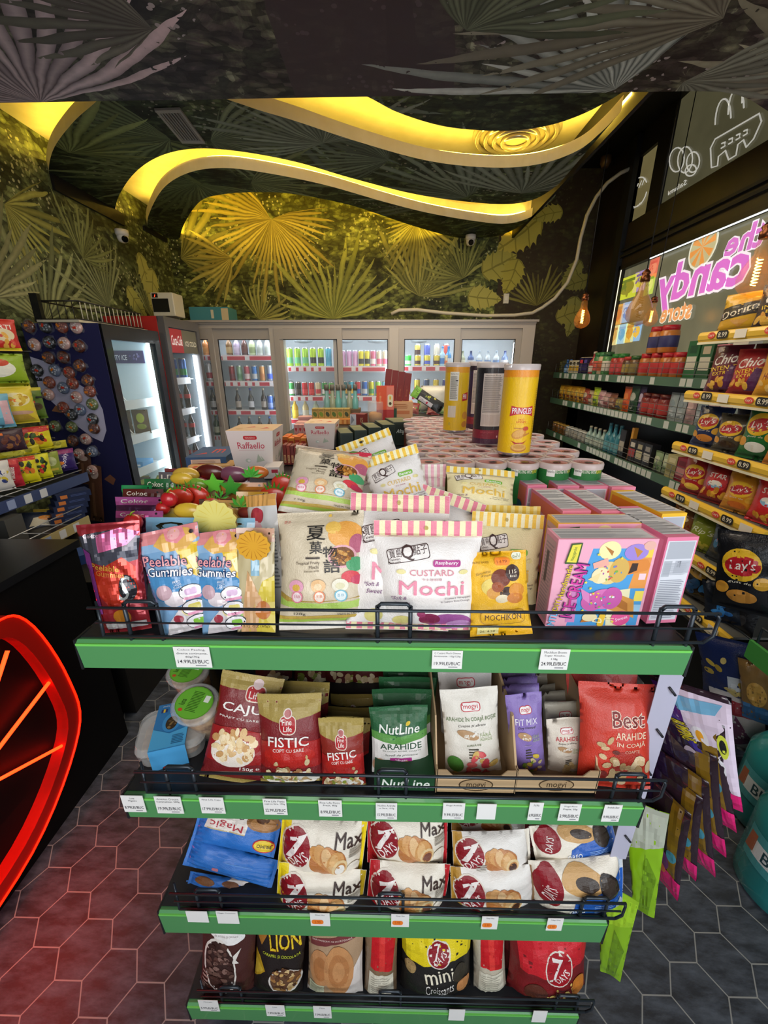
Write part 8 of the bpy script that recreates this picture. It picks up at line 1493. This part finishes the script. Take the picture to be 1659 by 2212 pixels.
rrow(0, 4.70, .085, [('box', 'tea_box', 'tea box', 'olive green box', (.07, .07, .13, '#4a4a2a', '#6a6a3a', '#8a8a5a')), ('bot', 'sauce_bottle', 'bottle', 'blue bottle', (.03, .14, '#2a5a9a', '#3a6ab0', '#8ab0d8')), ('bot', 'sauce_bottle', 'bottle', 'light blue bottle', (.03, .14, '#3a6aa8', '#3a6ab0', '#c8d4e0')), *[('box', 'tea_box', 'tea box', 'white and yellow box', (.08, .07, .13, '#d8d0b8', '#e0b43a', '#3a3428'))]*3, ('box', 'tea_box', 'tea box', 'dark violet box', (.10, .08, .15, '#2a2450', '#3a346a', '#c83a44')), ('box', 'tea_box', 'tea box', 'second dark violet box', (.10, .08, .15, '#241f44', '#3a346a', '#5a50a0')), ('bot', 'sauce_bottle', 'bottle', 'red bottle', (.04, .20, '#a83a3a', '#c8b8a8', '#d8c8b8')), ('jar', 'food_jar', 'jar', 'tall green and red tube', (.04, .19, '#3a7a4a', '#2a6a3a', '#c85a4a')), J('tall cream tube', .04, .19, '#c8b090', '#3a7a4a', '#b85a3a'), J('tall green tube', .045, .19, '#4a8a4a', '#2a5a34', '#d8d0c0')], )
rrow(0, 3.62, .10, [J('green capped red jar', .045, .17, '#a82a24', '#2a7a34', '#c84a4a')]*2+[J('red capped brown jar', .05, .145, '#5a3a24', '#a82a24', '#a8904a'), J('dark green capped jar', .05, .15, '#6a4a2a', '#2a5a2a', '#8a7a4a')])
rrow(0, 3.18, .12, [J('red capped peanut jar', .055, .16, '#b86a2a', '#b8202c', '#c83a3a')]*4)
o_ = len(bpy.data.objects)
for q in range(2): copies(('pb', q), lambda: jar_mesh(.058, .17, '#c87a34', '#b8202c', '#3a3a6a'), 'food_jar', f'red capped peanut butter jar on the upper layer, {ORD[q]} from the far end', 'jar', TR(SX+.06, 3.12-.125*q, RZ[0]+.163), 'goods on the top wall shelf')
rrow(0, 2.68, .115, [('box', 'cereal_box', 'box', 'green and white upright box', (.10, .07, .22, '#2a6a3a', '#e0dcc8', '#1f5030')), ('box', 'cereal_box', 'box', 'second green upright box', (.10, .07, .21, '#2f5f3a', '#d8d4c0', '#c8b89a')), ('box', 'cereal_box', 'box', 'pink upright box', (.09, .07, .19, '#d88a98', '#e8d8d0', '#b84a5a')), ('box', 'cereal_box', 'box', 'white upright box', (.10, .07, .20, '#d8d4c8', '#a8b08a', '#8a8f7a'))])
rrow(0, 4.55, .09, [J('pale clear jar', .038, .16, '#8a8474', '#c8c0a8', '#b0a894')]*6, x=SX+.2)
bgA = [('bag', 'snack_bag', 'snack bag', d, a) for d, a in (('mustard yellow bag', (.11, .15, '#c89a2a', '#e0c05a', '#8a3a24')), ('golden crisps bag', (.11, .15, '#b8862a', '#d8b04a', '#5a2a1a')))]
rrow(1, 4.66, .10, bgA*3+[('bag', 'snack_bag', 'snack bag', 'red striped bag', (.10, .14, '#a84a34', '#d8c8a8', '#8a2a24')), ('bag', 'snack_bag', 'snack bag', 'cream and red bag', (.10, .13, '#c8b08a', '#a83a34', '#d8c8a8')), ('bag', 'snack_bag', 'snack bag', 'lime green bag', (.12, .16, '#a8c02a', '#d8d84a', '#5a7a2a')), ('bag', 'snack_bag', 'snack bag', 'pale pink bag', (.12, .14, '#d0a8a8', '#b87a84', '#e0ccc8')), ('bag', 'snack_bag', 'snack bag', 'dusty pink bag', (.12, .13, '#b88a88', '#d8b8b0', '#8a4a4a')), ('bag', 'snack_bag', 'snack bag', 'brown bag', (.12, .13, '#7a4a34', '#a87a5a', '#c8a88a')), ('bag', 'snack_bag', 'snack bag', 'olive lentil bag', (.11, .10, '#8a7a3a', '#b8a85a', '#3a4a6a')), ('bag', 'snack_bag', 'snack bag', 'orange upright bag', (.10, .19, '#d85a1e', '#e8843a', '#a83a14')), ('bag', 'snack_bag', 'snack bag', 'dark green upright bag', (.11, .20, '#24482a', '#b8b8a8', '#1a301e')), ('bag', 'snack_bag', 'snack bag', 'purple upright bag', (.08, .20, '#3a2450', '#c8b8d0', '#6a4a8a'))])
rrow(1, 3.08, .10, [J('dark red sauce jar', .045, .16, '#7a2420', '#5a1c18', '#b8403a')]*3)
FB = ('bag', 'foil_pack', 'snack pack', 'silver foil pack', (.085, .18, '#a8b4b8', '#8a9aa0', '#c8d0d4')); FP = ('bag', 'foil_pack', 'snack pack', 'pinkish foil pack', (.085, .18, '#b89a9c', '#d8b8b4', '#a8848a'))
rrow(1, 2.80, .088, [FB, FB, FP, FB, FP, FP, FB, FB])
rrow(2, 4.70, .095, [J('amber honey jar', .035, .10, '#8a5a24', '#a8843a', '#6a4a20')]*4+[J('silver lidded tin', .04, .10, '#8a8a84', '#c0c0b8', '#a8a498')]*5)
rrow(2, 3.86, .085, [('bot', 'drink_bottle', 'bottle', 'pale glass bottle', (.035, .17, '#8aa49a', '#a8a08a', '#b8c0b0'))]*4+[('bot', 'drink_bottle', 'bottle', 'teal bottle', (.037, .24, '#3a7a88', '#2a5a64', '#6aa0a8'))]*3)
rrow(2, 3.26, .095, [('box', 'coffee_box', 'box', 'black tall box', (.08, .06, .22, '#1c1a1a', '#a8a090', '#2a2626')), ('box', 'coffee_box', 'box', 'thin yellow stirrer pack', (.03, .03, .25, '#c8882a', '#a86a1e', '#d8a03a'), .06), ('box', 'coffee_box', 'box', 'black and red box', (.09, .06, .17, '#201c1e', '#a83a3a', '#c8c0b0')), ('box', 'coffee_box', 'box', 'black and cream box', (.09, .06, .17, '#201e20', '#c0b890', '#a8a080')), ('box', 'coffee_box', 'box', 'black and white box', (.09, .06, .17, '#1e1c20', '#b8b4a8', '#8a8680')), ('bag', 'coffee_bag', 'bag', 'pale green bag', (.09, .14, '#8aa07a', '#b8c0a0', '#5a7a4a')), ('bag', 'coffee_bag', 'bag', 'second pale green bag', (.09, .14, '#9aa888', '#c0c8a8', '#5a7a4a')), ('box', 'coffee_box', 'box', 'cream box', (.10, .07, .15, '#b0a878', '#8a8454', '#d0c8a0')), ('box', 'coffee_box', 'box', 'crimson box', (.10, .07, .15, '#8a2434', '#c88a8a', '#6a1c28')), ('box', 'coffee_box', 'box', 'dark red box', (.08, .07, .14, '#7a2a2c', '#a85a50', '#c8a890')), ('bag', 'coffee_bag', 'bag', 'black coffee bag', (.11, .22, '#241c1c', '#5a4a48', '#7a6a64')), ('bag', 'coffee_bag', 'bag', 'black and grey coffee bag', (.09, .17, '#2a2828', '#8a8688', '#4a484a')), ('bag', 'coffee_bag', 'bag', 'brown coffee bag', (.12, .18, '#3a2c20', '#8a7a5a', '#a8402a')), ('bag', 'coffee_bag', 'bag', 'black and gold coffee bag', (.13, .17, '#26221a', '#b8983a', '#8a2a24')), ('bag', 'coffee_bag', 'bag', 'yellow tagged dark bag', (.11, .13, '#3a3a20', '#c8b82a', '#2a2a1a'))])
rrow(3, 3.0, .14, [('bag', 'pasta_bag', 'bag', 'dark blue pasta bag', (.13, .20, '#26355a', '#5a70a8', '#c8b88a'))]*7)

# ------------------------------------------------------------------ crisps rack with yellow shelf fronts
LX, LY0, LY1 = 1.45, 1.50, 2.09; LZ = (1.815, 1.555, 1.305, 1.065, .815, .575)
lr_ = thing('crisps_rack', 'crisps rack with rounded yellow shelf fronts and small price badges', 'shelf', (LX+.15, 1.8, 0))
def lp(mb, n, par=None): o = mb.build(n, None); o.parent = par or lr_; (None if par else setattr(o, 'matrix_parent_inverse', Matrix.Translation((-LX-.15, -1.8, 0)))); return o
yl = m('#e8bd3a', .35, coat=.3)
lp(MB().bx(LX+.34, LX+.36, LY0, LY1, 0, 2.0, dark_metal).bx(LX+.02, LX+.36, LY1, LY1+.015, .0, 1.0, dark_metal), 'back_panel')
for i, z in enumerate(LZ):
    sh = lp(MB().bx(LX+.01, LX+.34, LY0, LY1, z-.012, z, m('#6a6a66', .4)), 'shelf_deck')
    prof = [(.008, .012), (-.002, .008), (-.008, -.004), (-.006, -.022), (.004, -.036), (.016, -.040), (.016, .012)]
    f = MB().prism(prof, LY0-.02, LY1+.02, yl, fn=lambda x, dz, y: (LX+x, y, z+dz)).bx(LX-.004, LX+.01, LY0-.02, LY1+.02, z-.042, z-.032, m('#e8e0c0', .4))
    o = lp(f, 'shelf_front'); b_ = MB()
    for k in range(2):
        y = LY1-.10-.30*k; e = LX-.0085
        stamp(lambda u, v: (Vector((e, y-.065*u, z-.024+.034*v)), Vector((-1, 0, .15)).normalized()), 1, 1, [('rr', .5, .5, 1, 1, '#2a2824'), ('t', '8.99', .5, .5, .75, .6, '#e8e0c8', {'b': .03})], .55, card, b_, b_, eps0=.001)
        stamp(lambda u, v: (Vector((e, y+.055-.045*u, z-.024+.034*v)), Vector((-1, 0, .15)).normalized()), 1, 1, [('e', .5, .5, .5, .4, '#d8483a'), ('t', "Lay's", .5, .5, .7, .4, '#f0e8d8', {'b': .02})], .75, card, b_, b_, eps0=.001)
        if k == 0 or i % 2: b_.bx(e-.0012, e, y-.16, y-.10, z-.026, z+.008, m('#ece4d4', .4))
    [setattr(q, 'parent', o) for q in build_pieces(b_, 'price_badge_print', None)]
def lays(c, acc): return [('e', .45, .62, .34, .20, '#e8b82a'), ('p', [(.12, .60), (.4, .70), (.80, .60), (.78, .70), (.45, .78), (.15, .68)], '#b81e28') if False else ('e', .47, .61, .31, .12, '#b8202a', 8), ('t', "Lay's", .47, .61, .46, .15, '#f4ece0', {'b': .03, 'rot': 8, 'sh': .2}), ('t', 'gust de', .45, .40, .4, .04, '#e8e0c8', {'sh': .2}), ('e', .5, .22, .26, .09, acc), ('e', .82, .42, .14, .08, '#e0aa3a', 20), ('e', .15, .30, .12, .08, '#d89a34', -20)]
def chio(c): return [('t', 'Chio', .5, .70, .64, .20, '#f4ece0', {'b': .03, 'rot': 10, 'sh': .25}), ('t', 'INTENSE', .5, .52, .7, .09, '#f0c83a', {'b': .03, 'rot': 8}), ('t', 'EXTRA', .5, .42, .5, .07, '#f0c83a', {'b': .02, 'rot': 8}), ('p', [(.5, .1), (1, .1), (1, .5), (.7, .6)], '#5a2a5a'), ('n', .4, .2, .3, .1, 6, ['#d89a3a', '#e8b84a'], .10)]
def hula(): return [('t', 'HULA', .55, .50, .55, .11, '#8a2418', {'b': .04}), ('t', 'HOOPS', .5, .36, .6, .12, '#8a2418', {'b': .04}), ('e', .5, .68, .2, .08, '#f0d8a0'), ('n', .5, .2, .35, .12, 8, ['#e8c06a', '#c8902a'], .1)]
def dor(): return [('p', [(.0, .62), (1, .78), (1, .45), (.0, .30)], '#2a2018'), ('t', 'Doritos', .5, .54, .85, .2, '#f0e4c8', {'b': .03, 'rot': 12}), ('p', [(.3, .3), (.7, .3), (.5, .12)], '#d8a04a')]
def star(): return [('e', .5, .55, .32, .25, '#c8282c'), ('e', .5, .50, .22, .10, '#8ab8d0'), ('e', .5, .53, .2, .07, '#f0e8d8'), ('t', 'STAR', .5, .72, .5, .12, '#f4ece0', {'b': .04}), ('n', .5, .25, .4, .15, 9, ['#e0aa3a', '#c8882a'], .1)]
CR_ = [
 (0, [('mustard', '#d8a82a', dor(), .16), ('dark and red', '#3a2a2c', chio(0), .17), ('golden', '#dca42a', dor(), .19)]),
 (1, [('purple and red', '#6a2434', chio(0), .21), ('red', '#a8282c', chio(0), .19), ('orange yellow', '#e0a028', hula(), .22), ('scarlet', '#b8342a', chio(0), .20)]),
 (2, [('navy blue', '#24325a', lays(0, '#d88a3a'), .19), ('dark grey', '#4a4438', lays(0, '#3a2a20'), .17), ('leaf green', '#1f6a34', lays(0, '#e8e8dc'), .23), ('orange', '#d8822a', lays(0, '#c85a2a'), .18)]),
 (3, [('crimson', '#a8242a', lays(0, '#e8c04a'), .18), ('deep red', '#98201f', star(), .18), ('amber', '#d8902a', lays(0, '#c86a2a'), .17), ('red and gold', '#c8282a', star(), .19)]),
 (4, [('brown', '#8a5a34', hula(), .17), ('lime', '#8a9a2a', [('t', "Rip's", .5, .6, .7, .2, '#e8ecc8', {'sh': .3, 'b': .02}), ('n', .5, .3, .3, .15, 6, ['#c8c04a'], .1)], .17), ('blue black', '#22303c', [('n', .5, .6, .4, .2, 8, ['#3a78a8', '#c8483a'], .14)], .18), ('black', '#1d1c1e', lays(0, '#c8803a'), .20)]),
 (5, [('maroon', '#7a2a1e', hula(), .18), ('jet black', '#19181a', [('e', .4, .75, .25, .1, '#d8a83a'), ('n', .5, .35, .4, .15, 6, ['#2a68a8', '#1f4a78'], .14)], .18), ('glossy black', '#1a1a1c', [('n', .5, .3, .4, .12, 6, ['#b8683a', '#2a2a2c'], .12)], .18)])]
for i, bags_ in CR_:
    n = len(bags_)
    for q, (cn, c, art, h) in enumerate(bags_):
        y = LY1-.02-(LY1-LY0-.02)*(q+.5)/n; wv_ = (LY1-LY0)/n*1.12
        bag('crisps_bag', f'{cn} crisps bag, {ORD[q]} from the far end on rack shelf {ORD[i]} from top', 'crisps bag', (0, 0), (0, 0), 0, M=TR(LX+.075, y, LZ[i]+.004, -PI/2+.25) @ Matrix.Rotation(-.10, 4, 'X'), W=wv_, H=h, col=c, art=art, st=.09, sb=.05, thick=.38, seed=300+i*7+q, wr=.005, matf=lambda c: m(c, .22, coat=.5, bump=.4), group='crisps bags on the yellow rack')
        if q % 2 == 0 and i < 5: bag('crisps_bag', f'{cn} crisps bag in the back row, {ORD[q]} on rack shelf {ORD[i]} from top', 'crisps bag', (0, 0), (0, 0), 0, M=TR(LX+.20, y-.07, LZ[i]+.004, -PI/2+.2) @ Matrix.Rotation(-.06, 4, 'X'), W=wv_, H=h*1.02, col=c, art=art, small=True, thick=.35, seed=400+i*7+q, group='crisps bags on the yellow rack')
# loose bags below and beside the rack
for k, (bt, tp, w_, Y, c, art, lab) in enumerate((((1600, 1320), (1618, 1150), 120, 1.42, '#17181b', lays(0, '#c88a3a'), 'large black barbecue crisps bag hanging at the near end of the crisps rack'), ((1590, 1520), (1575, 1380), 150, 1.40, '#1f2c5a', [('n', .5, .5, .4, .3, 12, ['#d8b84a', '#e0c878', '#b89a3a'], .09), ('r', .45, .3, .65, .5, '#c8ccd0')], 'deep blue pasta snack bag with yellow shells below the crisps rack'),
        ((1540, 1560), (1520, 1440), 90, 1.55, '#c8b08a', [('e', .5, .6, .4, .2, '#a8402a'), ('p', [(0, .3), (1, .2), (1, .5), (0, .6)], '#2a3a7a')], 'beige and red snack bag low in the shade under the crisps rack'), ((1600, 1620), (1590, 1500), 120, 1.36, '#b8b4b4', [('p', [(.2, 0), (.8, .3), (.5, .7)], '#6a3a5a'), ('r', .1, .7, .9, .9, '#8a2a34')], 'white and plum snack bag lowest under the crisps rack'), ((1640, 1560), (1632, 1430), 70, 1.30, '#8a6a3a', [('e', .5, .5, .3, .2, '#c89a4a'), ('r', 0, 0, 1, .3, '#3a6a9a')], 'brown and blue snack bag squeezed beside the deep blue one'), ((1560, 1345), (1556, 1255), 80, 1.50, '#1c222c', [('n', .5, .5, .4, .3, 6, ['#2a68a8', '#3a88c8'], .16)], 'black bag with blue flashes under the lower yellow shelf'))):
    bag('crisps_bag', lab, 'crisps bag', bt, tp, w_, Yb=Y, lean=.02, yaw=-.85, W=w_*.00155, col=c, art=art, st=.06, thick=.3, seed=450+k, wr=.006, matf=lambda c: m(c, .22, coat=.5, bump=.4), group='loose crisps bags below the yellow rack')
lp(MB().bx(LX+.22, LX+.36, 1.30, LY0, .0, .60, m('#0c0c0d', .5)).bx(LX-.02, LX+.36, LY0, LY1, .0, .53, m('#0c0c0d', .5)), 'plinth')
lp(MB().tube([(LX-.02, 1.49, 1.10), (LX-.02, 1.30, 1.10), (LX+.2, 1.30, 1.10)], .004, wire_m, 6).tube([(LX-.02, 1.49, .86), (LX-.02, 1.30, .86), (LX+.2, 1.30, .86)], .004, wire_m, 6).tube([(LX-.02, 1.49, .66), (LX-.02, 1.30, .66), (LX+.2, 1.30, .66)], .004, wire_m, 6), 'wire_end_frame')
A = atZ(1620, 1386, .90); ns = thing('side_shelf', 'dark shelf with a green price rail jutting in at the edge of the frame', 'shelf', (A.x, A.y, 0))
MB().bx(.01, .5, -1.2, 0, .87, .90, dark_metal).build('shelf_deck', ns); MB().bx(0, .01, -1.2, .003, .845, .905, m('#3f8a3f', .4)).build('price_rail', ns); MB().tube([(.012, -.01, .9), (.012, -.01, .955), (.012, -1.1, .955)], .004, wire_m, 6).build('wire_guard_frame', ns); MB().bx(.48, .5, -1.2, 0, .0, .87, m('#0b0b0c', .5)).build('back_panel', ns)
# big water bottles on the floor
def water(label, px, py, r, h, rz):
    B = atZ(px, py, 0.0); o = thing('water_bottle', label, 'water bottle', B, rz, 'large teal water bottles')
    w_ = m('#2f8f90', .10, alpha=.82, coat=.5); prof = [(r*.9, 0), (r, .015)]
    for k in range(5): z = .04+k*.028; prof += [(r*.97, z), (r, z+.014)]
    prof += [(r, h*.62), (r*.98, h*.72), (r*.72, h*.86), (r*.30, h*.93), (r*.28, h*.96)]
    MB().lathe(prof, 32, w_).build('bottle_body', o); MB().lathe([(r*.33, h*.95), (r*.33, h), (r*.1, h+.002)], 20, m('#1f6f74', .35)).build('cap', o)
    MB().tube([(-r*.3, 0, h*.94), (-r*.3, 0, h*1.05), (0, 0, h*1.09), (r*.3, 0, h*1.05), (r*.3, 0, h*.94)], .008, m('#2a8a8c', .3), 8).build('handle', o)
    s_, l_ = MB(), MB(); cyl_art(s_, r+.001, h*.30, h*.60, [('r', .30, .0, .70, 1, '#4aa0a4'), ('r', .34, .25, .70, .72, '#dfe8e8'), ('p', [(.30, .2), (.345, .3), (.345, .85), (.31, .8)], '#a8603a'), ('t', 'BUCOVINA', .53, .48, .30, .34, '#1f4a52', {'b': .03})], n=48, letters=l_)
    build_pieces(s_, 'label_band', o); build_pieces(l_, 'lettering', o)
water('large teal water bottle standing nearest, lowest at the frame edge', 1690, 1925, .135, .43, -.75)
water('large teal water bottle standing behind the nearest one in the dark corner', 1664, 1772, .135, .43, -.75)

# ------------------------------------------------------------------ tidy up: no unused datablocks
